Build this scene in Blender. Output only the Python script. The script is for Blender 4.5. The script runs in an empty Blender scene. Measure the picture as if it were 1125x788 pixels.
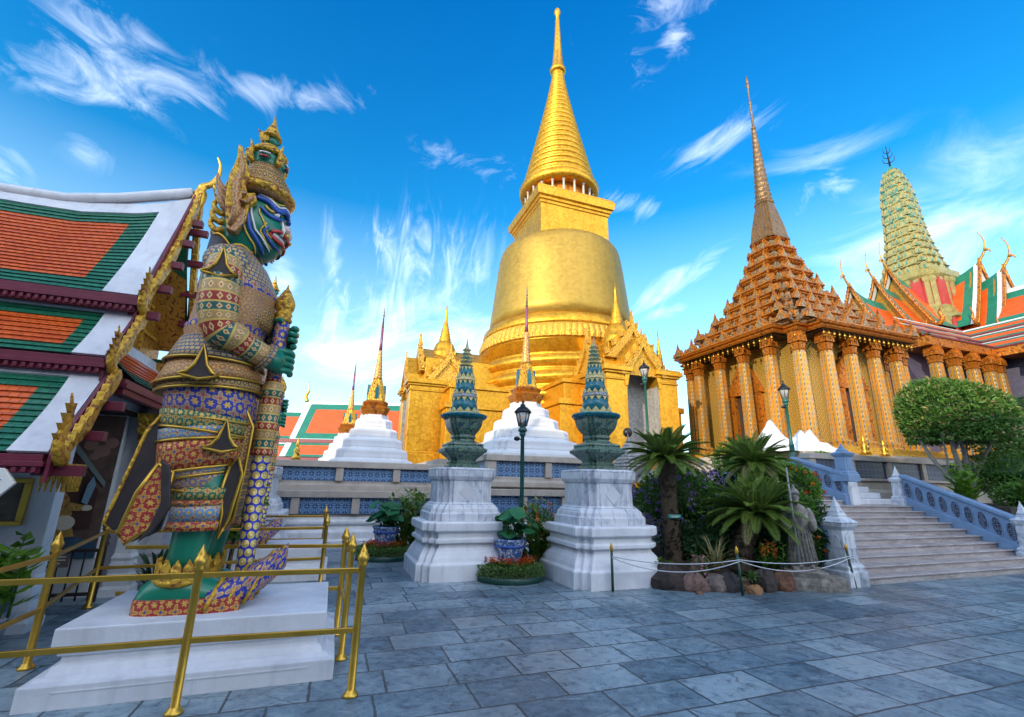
import bpy, math, random
from math import sin, cos, pi, radians, sqrt, atan2, exp
from mathutils import Vector, Matrix
random.seed(7)
C = bpy.context.scene.collection
S = bpy.context.scene
R = radians
# ------------------------------------------------------------------ camera
cd = bpy.data.cameras.new('camera'); cam = bpy.data.objects.new('camera', cd); C.objects.link(cam)
PIT, ROL = R(15.2), R(1.15)
_F = Vector((0, cos(PIT), sin(PIT))); _R0 = Vector((1, 0, 0)); _U0 = Vector((0, -sin(PIT), cos(PIT)))
_R = _R0*cos(ROL) + _U0*sin(ROL); _U = _U0*cos(ROL) - _R0*sin(ROL)
_m = Matrix((_R, _U, -_F)).transposed().to_4x4(); _m.translation = (0, 0, 1.6)
cam.matrix_world = _m
cd.sensor_width = 36; cd.lens = 512/1125*36; cd.clip_start = .05; cd.clip_end = 3000
S.camera = cam
# ------------------------------------------------------------------ light
SUN_AZ, SUN_EL = 216, 16
sl = bpy.data.lights.new('sun', 'SUN'); sl.energy = 2.5; sl.angle = R(.6); sl.color = (1, .82, .56)
so = bpy.data.objects.new('sun', sl); C.objects.link(so)
_sd = Vector((sin(R(SUN_AZ))*cos(R(SUN_EL)), cos(R(SUN_AZ))*cos(R(SUN_EL)), sin(R(SUN_EL))))
so.rotation_euler = (-_sd).to_track_quat('-Z', 'Y').to_euler(); so.location = (-10, -30, 30)
S.view_settings.view_transform = 'Standard'; S.view_settings.look = 'None'
S.view_settings.exposure = .96; S.view_settings.gamma = 1
S.view_settings.use_curve_mapping = False

# ------------------------------------------------------------------ node helper
class NT:
    def __init__(s, tree): s.t = tree; s.N = tree.nodes; s.L = tree.links
    def put(s, sock, v):
        if hasattr(v, 'is_output'): s.L.new(v, sock)
        elif isinstance(v, (tuple, list)) and len(v) == 3 and sock.type == 'RGBA': sock.default_value = (*v, 1)
        else: sock.default_value = v
    def n(s, typ, ins=None, **kw):
        nd = s.N.new('ShaderNode'+typ)
        for k, v in kw.items(): setattr(nd, k, v)
        for k, v in (ins or {}).items(): s.put(nd.inputs[k], v)
        return nd
    def m(s, op, a, b=0., c=0., clamp=False):
        return s.n('Math', {0: a, 1: b, 2: c}, operation=op, use_clamp=clamp).outputs[0]
    def vm(s, op, a, b=(0, 0, 0), sc=None):
        nd = s.n('VectorMath', {0: a, 1: b}, operation=op)
        if sc is not None: s.put(nd.inputs['Scale'], sc)
        return nd.outputs[1 if op in ('DOT_PRODUCT', 'LENGTH', 'DISTANCE') else 0]
    def mix(s, f, a, b, blend='MIX'):
        nd = s.n('Mix', data_type='RGBA', blend_type=blend)
        s.put(nd.inputs[0], f); s.put(nd.inputs[6], a); s.put(nd.inputs[7], b); return nd.outputs[2]
    def ramp(s, f, stops, interp='LINEAR'):
        nd = s.n('ValToRGB', {0: f}); cr = nd.color_ramp; cr.interpolation = interp
        while len(cr.elements) < len(stops): cr.elements.new(.5)
        for e, (p, c) in zip(cr.elements, stops):
            e.position = p; e.color = (c, c, c, 1) if not isinstance(c, (tuple, list)) else (*c, 1)
        return nd.outputs[0]
    def obj(s): return s.n('TexCoord').outputs['Object']
    def uv(s): return s.n('TexCoord').outputs['UV']
    def pos(s): return s.n('NewGeometry').outputs['Position']
    def island(s): return s.n('NewGeometry').outputs['Random Per Island']
    def map(s, v, loc=(0, 0, 0), rot=(0, 0, 0), sc=(1, 1, 1)):
        return s.n('Mapping', {0: v, 1: loc, 2: rot, 3: sc}).outputs[0]
    def noise(s, v, sc, det=4., rough=.55, dist=0.):
        return s.n('TexNoise', {'Vector': v, 'Scale': sc, 'Detail': det, 'Roughness': rough, 'Distortion': dist}).outputs[0]
    def voro(s, v, sc, feat='F1', out=0, rnd=1.):
        return s.n('TexVoronoi', {'Vector': v, 'Scale': sc, 'Randomness': rnd}, feature=feat).outputs[out]
    def xyz(s, v): return s.n('SeparateXYZ', {0: v}).outputs
    def comb(s, x, y, z=0.): return s.n('CombineXYZ', {0: x, 1: y, 2: z}).outputs[0]
    def bump(s, h, st=.5, d=.02, nrm=None):
        nd = s.n('Bump', {'Height': h, 'Strength': st, 'Distance': d})
        if nrm is not None: s.put(nd.inputs['Normal'], nrm)
        return nd.outputs[0]

def mat(name, col=None, rough=.6, metal=0., nrm=None, spec=.5, sub=None, coat=0., fn=None):
    m = bpy.data.materials.new(name); m.use_nodes = True
    t = NT(m.node_tree); b = t.N['Principled BSDF']
    if fn:
        r = fn(t) or {}
        col = r.get('col', col); rough = r.get('rough', rough); metal = r.get('metal', metal); nrm = r.get('nrm', nrm)
        if 'trans' in r: sub = r['trans']
    t.put(b.inputs['Base Color'], col); t.put(b.inputs['Roughness'], rough); t.put(b.inputs['Metallic'], metal)
    b.inputs['Specular IOR Level'].default_value = spec
    if coat: b.inputs['Coat Weight'].default_value = coat; b.inputs['Coat Roughness'].default_value = .15
    if nrm is not None: t.put(b.inputs['Normal'], nrm)
    if sub is not None:      # leaf translucency
        tr = t.n('BsdfTranslucent', {0: col}); mx = t.n('MixShader', {0: sub, 1: b.outputs[0], 2: tr.outputs[0]})
        t.L.new(mx.outputs[0], t.N['Material Output'].inputs[0])
    return m

# ------------------------------------------------------------------ sky
W = bpy.data.worlds.new('World'); S.world = W; W.use_nodes = True
t = NT(W.node_tree); bg = t.N['Background']
sky = t.n('TexSky', sky_type='NISHITA', sun_disc=False, sun_elevation=R(SUN_EL), sun_rotation=R(SUN_AZ), altitude=0, air_density=1.0, dust_density=.35, ozone_density=2.2)
d = t.vm('NORMALIZE', t.n('TexCoord').outputs['Generated'])
dx = t.xyz(d)
el = dx[2]
base = t.n('HueSaturation', {'Saturation': 1.3, 'Value': 1.0, 'Color': sky.outputs[0]}).outputs[0]
tint = t.ramp(el, [(0., (1.05, 1.26, 1.22)), (.18, (.72, 1.34, 1.34)), (.45, (.3, 1.42, 1.5)), (.8, (.06, 1.2, 1.6))])
base = t.mix(1., base, tint, 'MULTIPLY')
def dirv(u, v):
    q = _F + _R*((u-562.5)/512) + _U*((394-v)/512); return q.normalized()
def patch(u0, v0, u1, v1, w, dens, sc=(14, 3), seed=0., th=.45, soft=.28, dist=.6):
    """a streak of cirrus running between two sky directions, w = half width"""
    A, B = dirv(u0, v0), dirv(u1, v1); c = (A+B).normalized(); tx = (B-A); L = tx.length/2; tx.normalize()
    nx = c.cross(tx).normalized()
    q = t.vm('SUBTRACT', d, tuple(c))
    s_ = t.vm('DOT_PRODUCT', q, tuple(tx)); n_ = t.vm('DOT_PRODUCT', q, tuple(nx)); f_ = t.vm('DOT_PRODUCT', d, tuple(c))
    k = t.m('ADD', t.m('POWER', t.m('DIVIDE', s_, L*1.0), 2.), t.m('POWER', t.m('DIVIDE', n_, w), 2.))
    g = t.m('EXPONENT', t.m('MULTIPLY', k, -1.1))
    g = t.m('MULTIPLY', g, t.m('GREATER_THAN', f_, .3))
    v = t.comb(t.m('MULTIPLY', s_, sc[1]), t.m('MULTIPLY', n_, sc[0]), seed)
    ns = t.noise(v, 1., 5., .62, dist)
    x = t.m('MULTIPLY', t.m('SUBTRACT', t.m('ADD', ns, t.m('MULTIPLY', t.m('SUBTRACT', g, 1.), .42)), th-.12), 1/(soft*1.7), clamp=True)
    x = t.m('MULTIPLY', x, t.m('SMOOTHSTEP', g, .02, .5) if False else t.m('MULTIPLY', g, 2.2, clamp=True))
    return t.m('MULTIPLY', x, dens*.8)
def streaks(u0, v0, u1, v1, sc, seed, dist=.7, det=5.):
    """one wind-combed noise field, its grain running along the given sky direction"""
    A, B = dirv(u0, v0), dirv(u1, v1); c = (A+B).normalized(); tx = (B-A).normalized(); nx = c.cross(tx).normalized()
    v = t.comb(t.m('MULTIPLY', t.vm('DOT_PRODUCT', d, tuple(tx)), sc[1]), t.m('MULTIPLY', t.vm('DOT_PRODUCT', d, tuple(nx)), sc[0]), seed)
    return t.noise(v, 1., det, .64, dist)
def mask(u0, v0, u1, v1, w, p=1.1):
    A, B = dirv(u0, v0), dirv(u1, v1); c = (A+B).normalized(); tx = (B-A); L = tx.length/2; tx.normalize(); nx = c.cross(tx).normalized()
    q = t.vm('SUBTRACT', d, tuple(c)); s_ = t.vm('DOT_PRODUCT', q, tuple(tx/L)); n_ = t.vm('DOT_PRODUCT', q, tuple(nx/w))
    k = t.m('ADD', t.m('MULTIPLY', s_, s_), t.m('MULTIPLY', n_, n_))
    return t.m('EXPONENT', t.m('MULTIPLY', k, -p))
def cloud(ns, masks, th=.56, soft=.42, dens=.7, edge=.36):
    g = masks[0]
    for x in masks[1:]: g = t.m('MAXIMUM', g, x)
    g = t.m('MULTIPLY', g, t.m('GREATER_THAN', dx[1], 0.))
    x = t.m('MULTIPLY', t.m('SUBTRACT', t.m('ADD', ns, t.m('MULTIPLY', t.m('SUBTRACT', g, 1.), edge)), th-.26), .78/soft, clamp=True)
    x = t.m('MULTIPLY', x, t.m('MULTIPLY', g, 1.8, clamp=True)); return t.m('MULTIPLY', t.m('POWER', x, 1.25), dens*.85)
cl = []
cl.append(cloud(streaks(30, -20, 240, 140, (17, 10), 1.3, 1.1, 6.), [mask(-60, 58, 300, 108, .05), mask(25, -40, 215, 135, .06), t.m('MULTIPLY', mask(160, 92, 430, 112, .035), .8), t.m('MULTIPLY', mask(60, 135, 130, 190, .03), .6), t.m('MULTIPLY', mask(-40, 165, 40, 205, .05), .6)], .54, .5, .78))
cl.append(cloud(streaks(450, 200, 425, 420, (18, 6), 5.7, 3.2, 6.), [mask(362, 236, 372, 330, .02), mask(376, 300, 355, 400, .03), mask(412, 232, 438, 320, .03), mask(435, 300, 430, 380, .06), mask(448, 230, 450, 330, .022), t.m('MULTIPLY', mask(470, 225, 462, 330, .035), .8), t.m('MULTIPLY', mask(506, 240, 490, 340, .035), .85), t.m('MULTIPLY', mask(545, 235, 510, 340, .06), .6)], .52, .6, .8, .3))
cl.append(cloud(streaks(300, 400, 560, 360, (13, 6), 31., 1.2), [mask(320, 388, 470, 378, .07), mask(430, 385, 560, 365, .07), t.m('MULTIPLY', mask(300, 420, 540, 330, .13), .75), t.m('MULTIPLY', mask(290, 310, 330, 300, .05), .75)], .47, .5, .88))
cl.append(cloud(streaks(690, 345, 820, 258, (22, 7), 41., 1.5), [mask(690, 345, 815, 262, .03), mask(700, 352, 775, 330, .016), t.m('MULTIPLY', mask(735, 190, 860, 120, .035), .85), t.m('MULTIPLY', mask(560, 425, 700, 380, .08), .4), t.m('MULTIPLY', mask(640, 215, 745, 235, .03), .7)], .53, .5, .8))
cl.append(cloud(streaks(690, 30, 790, 0, (20, 13), 51., 1.4), [mask(690, 20, 800, -5, .035), mask(738, 10, 748, 65, .03), t.m('MULTIPLY', mask(640, 58, 735, 90, .04), .6), t.m('MULTIPLY', mask(440, 160, 585, 195, .035), .7), mask(885, 190, 950, 215, .025), t.m('MULTIPLY', mask(870, 240, 900, 190, .02), .8)], .58, .5, .7))
cl.append(cloud(streaks(880, 300, 1140, 235, (11, 4.5), 64., 1.), [mask(890, 290, 1180, 235, .075), mask(860, 340, 1140, 300, .09), t.m('MULTIPLY', mask(900, 320, 1180, 260, .14), .9), t.m('MULTIPLY', mask(1000, 200, 1180, 165, .07), .6), t.m('MULTIPLY', mask(820, 190, 1000, 150, .04), .5)], .46, .55, .85))
# unseen bright clouds added behind the camera to fill the shaded foreground
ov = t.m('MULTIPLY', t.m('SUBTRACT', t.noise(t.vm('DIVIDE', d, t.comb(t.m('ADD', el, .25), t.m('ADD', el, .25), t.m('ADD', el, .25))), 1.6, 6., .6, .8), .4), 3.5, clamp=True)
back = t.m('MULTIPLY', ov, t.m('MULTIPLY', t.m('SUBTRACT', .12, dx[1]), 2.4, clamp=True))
tot = cl[0]
for x in cl[1:]:
    tot = t.m('SUBTRACT', t.m('ADD', tot, x), t.m('MULTIPLY', tot, x))
hz = t.m('MULTIPLY', t.m('SUBTRACT', 1., t.m('MULTIPLY', el, 1.9, clamp=True)), .5)
base = t.mix(hz, base, (8.2, 9.7, 10.3))
colr = t.mix(tot, base, (10.0, 10.6, 11.2))
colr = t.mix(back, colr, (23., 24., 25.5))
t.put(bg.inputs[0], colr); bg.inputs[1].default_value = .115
W.cycles.sampling_method = 'MANUAL'; W.cycles.sample_map_resolution = 256
S.cycles.max_bounces = 6; S.cycles.diffuse_bounces = 3; S.cycles.glossy_bounces = 3; S.cycles.caustics_reflective = False; S.cycles.caustics_refractive = False

# ------------------------------------------------------------------ frame of the temple grid
ALPHA = R(20); E1 = (cos(ALPHA), sin(ALPHA)); E2 = (-sin(ALPHA), cos(ALPHA))
def P(a, b, z=0.): return Vector((a*E1[0]+b*E2[0], a*E1[1]+b*E2[1], z))

# ------------------------------------------------------------------ mesh helper
class MB:
    def __init__(s): s.v = []; s.f = []; s.mi = []; s.uv = []; s.sm = []; s.mx = None
    def add(s, vs, fs, mi=0, sm=False, uvs=None):
        o = len(s.v)
        s.v += [tuple(s.mx @ Vector(q)) for q in vs] if s.mx is not None else [tuple(q) for q in vs]
        for i, f in enumerate(fs):
            s.f.append([j+o for j in f]); s.mi.append(mi); s.sm.append(sm)
            s.uv.append(uvs[i] if uvs else None)
        return s
    def box(s, x0, x1, y0, y1, z0, z1, mi=0):
        v = [(x0, y0, z0), (x1, y0, z0), (x1, y1, z0), (x0, y1, z0), (x0, y0, z1), (x1, y0, z1), (x1, y1, z1), (x0, y1, z1)]
        return s.add(v, [(3, 2, 1, 0), (4, 5, 6, 7), (0, 1, 5, 4), (1, 2, 6, 5), (2, 3, 7, 6), (3, 0, 4, 7)], mi)
    def cbox(s, c, sz, mi=0):
        return s.box(c[0]-sz[0]/2, c[0]+sz[0]/2, c[1]-sz[1]/2, c[1]+sz[1]/2, c[2]-sz[2]/2, c[2]+sz[2]/2, mi)
    def rings(s, rs, mi=0, sm=True, closed=True, cap0=True, cap1=True, mis=None, uvk=1.):
        """loft through rings of equal vertex count; uv: u along ring in metres, v along the loft in metres"""
        n = len(rs[0]); vs = [q for r in rs for q in r]; fs = []; uvs = []; mm = []
        m = n if closed else n-1
        per = [0.]
        big = max(rs, key=lambda r: (Vector(r[0])-Vector(r[n//2])).length)
        for j in range(n): per.append(per[-1]+(Vector(big[(j+1) % n])-Vector(big[j])).length)
        L = [0.]
        for i in range(len(rs)-1):
            L.append(L[-1]+sum((Vector(rs[i+1][j])-Vector(rs[i][j])).length for j in (0, n//3, 2*n//3))/3)
        for i in range(len(rs)-1):
            for j in range(m):
                k = (j+1) % n
                fs.append((i*n+j, i*n+k, (i+1)*n+k, (i+1)*n+j))
                uvs.append(((per[j]*uvk, L[i]), (per[j+1]*uvk, L[i]), (per[j+1]*uvk, L[i+1]), (per[j]*uvk, L[i+1])))
                mm.append(mis[i] if mis else mi)
        o = len(s.v)
        s.v += [tuple(s.mx @ Vector(q)) for q in vs] if s.mx is not None else [tuple(q) for q in vs]
        for f, u, q in zip(fs, uvs, mm):
            s.f.append([j+o for j in f]); s.uv.append(u); s.mi.append(q); s.sm.append(sm)
        if closed and cap0: s.f.append([o+j for j in range(n-1, -1, -1)]); s.uv.append(None); s.mi.append(mis[0] if mis else mi); s.sm.append(False)
        if closed and cap1:
            b = o+(len(rs)-1)*n; s.f.append([b+j for j in range(n)]); s.uv.append(None); s.mi.append(mis[-1] if mis else mi); s.sm.append(False)
        return s
    def lathe(s, prof, n=24, mi=0, sm=True, c=(0, 0), mis=None, a0=0., sx=1., sy=1.):
        rs = [[(c[0]+max(r, 1e-4)*sx*cos(a0+2*pi*j/n), c[1]+max(r, 1e-4)*sy*sin(a0+2*pi*j/n), z) for j in range(n)] for r, z in prof]
        return s.rings(rs, mi, sm, mis=mis)
    def loft(s, plan, prof, mi=0, sm=False, c=(0, 0), mis=None):
        """plan(s)->polygon; prof [(s,z)]"""
        return s.rings([[(c[0]+x, c[1]+y, z) for x, y in plan(k)] for k, z in prof], mi, sm, mis=mis)
    def tube(s, path, rad, n=8, mi=0, sm=True, flat=1., caps=True, upv=None):
        ps = [Vector(q) for q in path]; rs = []
        if not hasattr(rad, '__len__'): rad = [rad]*len(ps)
        up = None
        for i, q in enumerate(ps):
            T = (ps[min(i+1, len(ps)-1)]-ps[max(i-1, 0)]).normalized()
            if up is None:
                up = Vector(upv) if upv else (Vector((0, 0, 1)) if abs(T.z) < .9 else Vector((1, 0, 0)))
            X = T.cross(up).normalized(); up = X.cross(T).normalized()
            rs.append([tuple(q+X*(cos(2*pi*j/n)*rad[i]*flat)+up*(sin(2*pi*j/n)*rad[i])) for j in range(n)])
        return s.rings(rs, mi, sm, cap0=caps, cap1=caps)
    def prism(s, poly, h0, h1, ax='z', mi=0):
        """polygon extruded; ax z: (x,y) in plan; ax y: (x,z); ax x: (y,z)"""
        g = {'z': lambda p, h: (p[0], p[1], h), 'y': lambda p, h: (p[0], h, p[1]), 'x': lambda p, h: (h, p[0], p[1])}[ax]
        n = len(poly); vs = [g(p, h0) for p in poly]+[g(p, h1) for p in poly]
        fs = [tuple(range(n-1, -1, -1)), tuple(range(n, 2*n))]+[(j, (j+1) % n, n+(j+1) % n, n+j) for j in range(n)]
        return s.add(vs, fs, mi)
    def ell(s, c, r, n=12, m=8, mi=0, M=None, nz=0.):
        vs = []; 
        for i in range(m+1):
            for j in range(n):
                th = pi*i/m; ph = 2*pi*j/n; k = 1+(random.uniform(-nz, nz) if nz else 0)
                q = Vector((r[0]*sin(th)*cos(ph)*k, r[1]*sin(th)*sin(ph)*k, r[2]*cos(th)*k))
                if M is not None: q = M @ q
                vs.append(tuple(q+Vector(c)))
        fs = [(i*n+j, (i+1)*n+j, (i+1)*n+(j+1) % n, i*n+(j+1) % n) for i in range(m) for j in range(n)]
        return s.add(vs, fs, mi, True)
    def build(s, name, mats, parent=None, bevel=0., loc=None, fixn=False):
        me = bpy.data.meshes.new(name); me.from_pydata(s.v, [], s.f)
        if not isinstance(mats, (list, tuple)): mats = [mats]
        for q in mats: me.materials.append(q)
        me.polygons.foreach_set('material_index', s.mi); me.polygons.foreach_set('use_smooth', s.sm)
        if any(u is not None for u in s.uv):
            ul = me.uv_layers.new(name='UVMap').data; k = 0
            for f, u in zip(s.f, s.uv):
                for j in range(len(f)):
                    if u is not None: ul[k].uv = u[j]
                    k += 1
        me.update()
        if fixn:
            import bmesh
            bm = bmesh.new(); bm.from_mesh(me); bmesh.ops.recalc_face_normals(bm, faces=bm.faces[:]); bm.to_mesh(me); bm.free()
        o = bpy.data.objects.new(name, me); C.objects.link(o)
        if parent is not None: o.parent = parent
        if loc is not None: o.location = loc
        if bevel:
            b = o.modifiers.new('bevel', 'BEVEL'); b.width = bevel; b.segments = 2; b.limit_method = 'ANGLE'; b.angle_limit = R(40)
        return o

def tag(o, label=None, cat=None, group=None, kind=None):
    if label: o['label'] = label
    if cat: o['category'] = cat
    if group: o['group'] = group
    if kind: o['kind'] = kind
    return o
def thing(name, label, cat, loc=(0, 0, 0), rot=ALPHA, group=None, scale=None):
    o = bpy.data.objects.new(name, None); C.objects.link(o); o.location = loc; o.rotation_euler = (0, 0, rot)
    o.empty_display_size = .2
    if scale: o.scale = (scale,)*3
    return tag(o, label, cat, group)
def dup(o, loc=None, rot=None, label=None, scale=None, parent=None):
    c = o.copy(); C.objects.link(c)
    if parent is not None: c.parent = parent
    else:
        if loc is not None: c.location = loc
        if rot is not None: c.rotation_euler = (0, 0, rot)
        if label: c['label'] = label
        if scale: c.scale = scale if hasattr(scale, '__len__') else (scale,)*3
    for ch in list(o.children): dup(ch, parent=c)
    return c
def sq(k): return [(k, -k), (k, k), (-k, k), (-k, -k)]
def redent(step, n=2):
    def f(k):
        st = min(step, k*.8/n) if k > 0 else 0
        pts = []
        q = [(k, k-n*st)]
        for i in range(1, n+1):
            q += [(k-i*st, k-(n-i+1)*st), (k-i*st, k-(n-i)*st)]
        # q runs from (k, ...) to (..., k)
        for r in range(4):
            for (x, y) in q:
                for _ in range(r): x, y = -y, x
                pts.append((x, y))
        return pts
    return f
def spline(pts, n=6):
    """Catmull-Rom through points"""
    ps = [Vector(p) for p in pts]; out = []
    for i in range(len(ps)-1):
        p0 = ps[max(i-1, 0)]; p1 = ps[i]; p2 = ps[i+1]; p3 = ps[min(i+2, len(ps)-1)]
        for k in range(n):
            u = k/n
            out.append(.5*((2*p1)+(p2-p0)*u+(2*p0-5*p1+4*p2-p3)*u*u+(3*p1-p0-3*p2+p3)*u*u*u))
    out.append(ps[-1]); return out
# ------------------------------------------------------------------ materials
M = {}
def mottled(c, amt=.12, sc=3., rough=.6, bump=.15, stain=.15, stc=(.35, .33, .3)):
    def fn(t):
        o = t.obj(); w = t.pos()
        n1 = t.noise(w, sc, 6., .6); n2 = t.noise(w, sc*14, 3., .6)
        col = t.mix(t.ramp(n1, [(.3, 0.), (.7, 1.)]), tuple(x*(1-amt) for x in c), tuple(min(1, x*(1+amt*.4)) for x in c))
        st = t.noise(t.map(w, sc=(6, 6, .7)), 1., 5., .65)
        col = t.mix(t.m('MULTIPLY', t.ramp(st, [(.5, 0.), (.75, 1.)]), stain), col, stc)
        h = t.m('ADD', t.m('MULTIPLY', n2, .6), n1)
        return dict(col=col, nrm=t.bump(h, bump, .02), rough=t.m('ADD', rough-.1, t.m('MULTIPLY', n1, .2)))
    return fn
M['white'] = mat('white_paint', fn=mottled((.7, .7, .73), .18, 2.2, .55, .2, .42, (.36, .36, .38)))
M['whitewash'] = mat('whitewash', fn=mottled((.62, .62, .65), .12, 1.5, .65, .15, .2, (.36, .36, .37)))
M['beige_stone'] = mat('beige_stone', fn=mottled((.42, .36, .31), .22, 3.5, .7, .25, .3, (.2, .18, .16)))
M['blue_plaster'] = mat('blue_plaster', fn=mottled((.17, .27, .43), .2, 4, .6, .2, .3, (.1, .15, .22)))
M['grey_stone'] = mat('grey_stone', fn=mottled((.36, .35, .34), .4, 7, .8, .6, .5, (.12, .12, .11)))
M['statue_stone'] = mat('weathered_stone', fn=mottled((.34, .3, .26), .6, 11, .9, 1., .75, (.08, .075, .07)))
M['dark'] = mat('dark_wood', fn=mottled((.035, .024, .022), .3, 8, .5, .2, .1, (.02, .02, .02)))
M['maroon'] = mat('maroon_paint', fn=mottled((.17, .018, .04), .2, 6, .45, .15, .1, (.06, .01, .02)))
M['black'] = mat('black_metal', (.015, .016, .017), .4, .3)
M['lampgreen'] = mat('green_enamel', fn=mottled((.012, .1, .085), .2, 12, .35, .1, .1, (.02, .03, .03)))
M['dkgreen'] = mat('dark_green_paint', fn=mottled((.01, .06, .045), .2, 12, .4, .1, .1, (.02, .03, .03)))
M['rock'] = mat('rock', fn=mottled((.22, .14, .1), .55, 6, .85, .9, .5, (.05, .045, .04)))
M['soil'] = mat('soil', fn=mottled((.05, .035, .025), .4, 10, .9, .9, .3, (.02, .02, .02)))
M['rope'] = mat('chain_steel', (.5, .52, .55), .45, .6)
M['glass'] = mat('lamp_glass', (.75, .8, .85), .08, 0.)
M['glass'].node_tree.nodes['Principled BSDF'].inputs['Transmission Weight'].default_value = .6
M['trunk'] = mat('bark', fn=mottled((.13, .1, .075), .5, 14, .9, .9, .4, (.04, .035, .03)))
M['paletrunk'] = mat('pale_bark', fn=mottled((.34, .3, .27), .3, 10, .85, .5, .4, (.12, .11, .1)))
M['tarp'] = mat('white_tarpaulin', fn=mottled((.72, .73, .76), .08, 3, .5, .2, .12))

def marble(t):
    w = t.pos(); o = t.obj()
    bl = t.n('TexBrick', {'Vector': t.map(t.obj(), rot=(R(90), 0, 0), sc=(1, 1, 1)), 'Scale': 1., 'Mortar Size': .006, 'Brick Width': .27, 'Row Height': .62, 'Color1': (.1, .1, .1), 'Color2': (.9, .9, .9), 'Mortar': (0, 0, 0)})
    bl.offset = .3
    per = bl.outputs[0]
    n = t.noise(t.map(w, sc=(3, 3, 1.2)), 1.6, 8., .68, 1.6); n2 = t.noise(w, 7., 5., .7, .8)
    k = t.m('ADD', t.m('MULTIPLY', n, .75), t.m('MULTIPLY', n2, .3))
    k = t.m('ADD', k, t.m('MULTIPLY', t.m('SUBTRACT', per, .5), .22))
    col = t.ramp(k, [(.32, (.16, .18, .23)), (.45, (.36, .385, .45)), (.58, (.58, .595, .64)), (.78, (.7, .68, .67))])
    return dict(col=col, rough=.42, nrm=t.bump(n2, .1, .02))
M['marble'] = mat('grey_marble', fn=marble)
def stepstone(t):
    w = t.pos(); o = t.obj()
    n = t.noise(t.map(w, sc=(.7, .7, 3)), 3., 8., .7, .8); n2 = t.noise(w, 22., 4., .7)
    col = t.ramp(t.m('ADD', t.m('MULTIPLY', n, .8), t.m('MULTIPLY', n2, .2)), [(.3, (.16, .13, .125)), (.5, (.36, .31, .3)), (.7, (.5, .46, .45))])
    return dict(col=col, rough=.6, nrm=t.bump(n2, .3, .01))
M['step'] = mat('step_stone', fn=stepstone)

def paving(t):
    p0 = t.pos(); warp = t.n('TexNoise', {'Vector': p0, 'Scale': .7, 'Detail': 2.}).outputs[1]
    p = t.vm('ADD', p0, t.vm('SCALE', t.vm('SUBTRACT', warp, (.5, .5, .5)), sc=.07))
    p = t.vm('ADD', p, t.vm('SCALE', t.vm('SUBTRACT', t.n('TexNoise', {'Vector': p0, 'Scale': 11., 'Detail': 3.}).outputs[1], (.5, .5, .5)), sc=.022))
    p = t.map(p, rot=(0, 0, -ALPHA))
    br = t.n('TexBrick', {'Vector': p, 'Scale': 1., 'Mortar Size': .011, 'Mortar Smooth': .3, 'Bias': 0., 'Brick Width': .74, 'Row Height': .48, 'Color1': (0, 0, 0), 'Color2': (1, 1, 1), 'Mortar': (.5, .5, .5)})
    br.offset = .37; br.offset_frequency = 2; br.squash = .78; br.squash_frequency = 3
    per = br.outputs[0]; mort = br.outputs[1]
    n1 = t.noise(p0, 1.1, 7., .62, .3); n2 = t.noise(p0, 9., 8., .72, .6); n3 = t.noise(p0, 60., 4., .6)
    k = t.m('ADD', t.m('MULTIPLY', per, .22), t.m('ADD', t.m('MULTIPLY', n1, .42), t.m('ADD', t.m('MULTIPLY', n2, .52), t.m('MULTIPLY', n3, .12))))
    col = t.ramp(k, [(.38, (.02, .038, .056)), (.5, (.072, .122, .162)), (.61, (.145, .22, .27)), (.78, (.3, .39, .43))])
    warmn = t.ramp(t.noise(p0, .55, 4., .6), [(.52, 0.), (.68, 1.)])
    col = t.mix(t.m('MULTIPLY', warmn, .35), col, (.22, .19, .16))
    cr = t.voro(t.vm('ADD', p0, t.vm('SCALE', t.n('TexNoise', {'Vector': p0, 'Scale': 3., 'Detail': 4.}).outputs[1], sc=.35)), .9, 'DISTANCE_TO_EDGE', 0)
    crk = t.m('MULTIPLY', t.ramp(cr, [(.0, 1.), (.012, 0.)]), t.ramp(t.noise(p0, .8, 2.), [(.5, 0.), (.56, 1.)]))
    wet = t.ramp(t.noise(p0, .33, 5., .65, .5), [(.46, 0.), (.56, 1.)])
    col = t.mix(t.m('MULTIPLY', wet, .45), col, (.03, .05, .068))
    pale = t.ramp(t.noise(t.map(p0, rot=(0, 0, .6), sc=(1, 2.2, 1)), 2.3, 7., .7, 1.), [(.56, 0.), (.66, 1.)])
    col = t.mix(t.m('MULTIPLY', pale, .5), col, (.34, .42, .46))
    col = t.mix(t.m('MULTIPLY', crk, .7), col, (.02, .025, .03))
    pit = t.ramp(n2, [(.36, 1.), (.44, 0.)])
    col = t.mix(t.m('MULTIPLY', pit, .6), col, (.05, .055, .065))
    col = t.mix(t.m('MULTIPLY', mort, .85), col, (.025, .028, .032))
    h = t.m('SUBTRACT', t.m('ADD', t.m('MULTIPLY', n2, .5), t.m('ADD', t.m('MULTIPLY', n3, .12), t.m('MULTIPLY', per, .35))), t.m('MULTIPLY', mort, 1.2))
    return dict(col=col, rough=t.ramp(k, [(.35, .6), (.7, .33)]), nrm=t.bump(h, .75, .018))
M['paving'] = mat('stone_paving', fn=paving)

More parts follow.
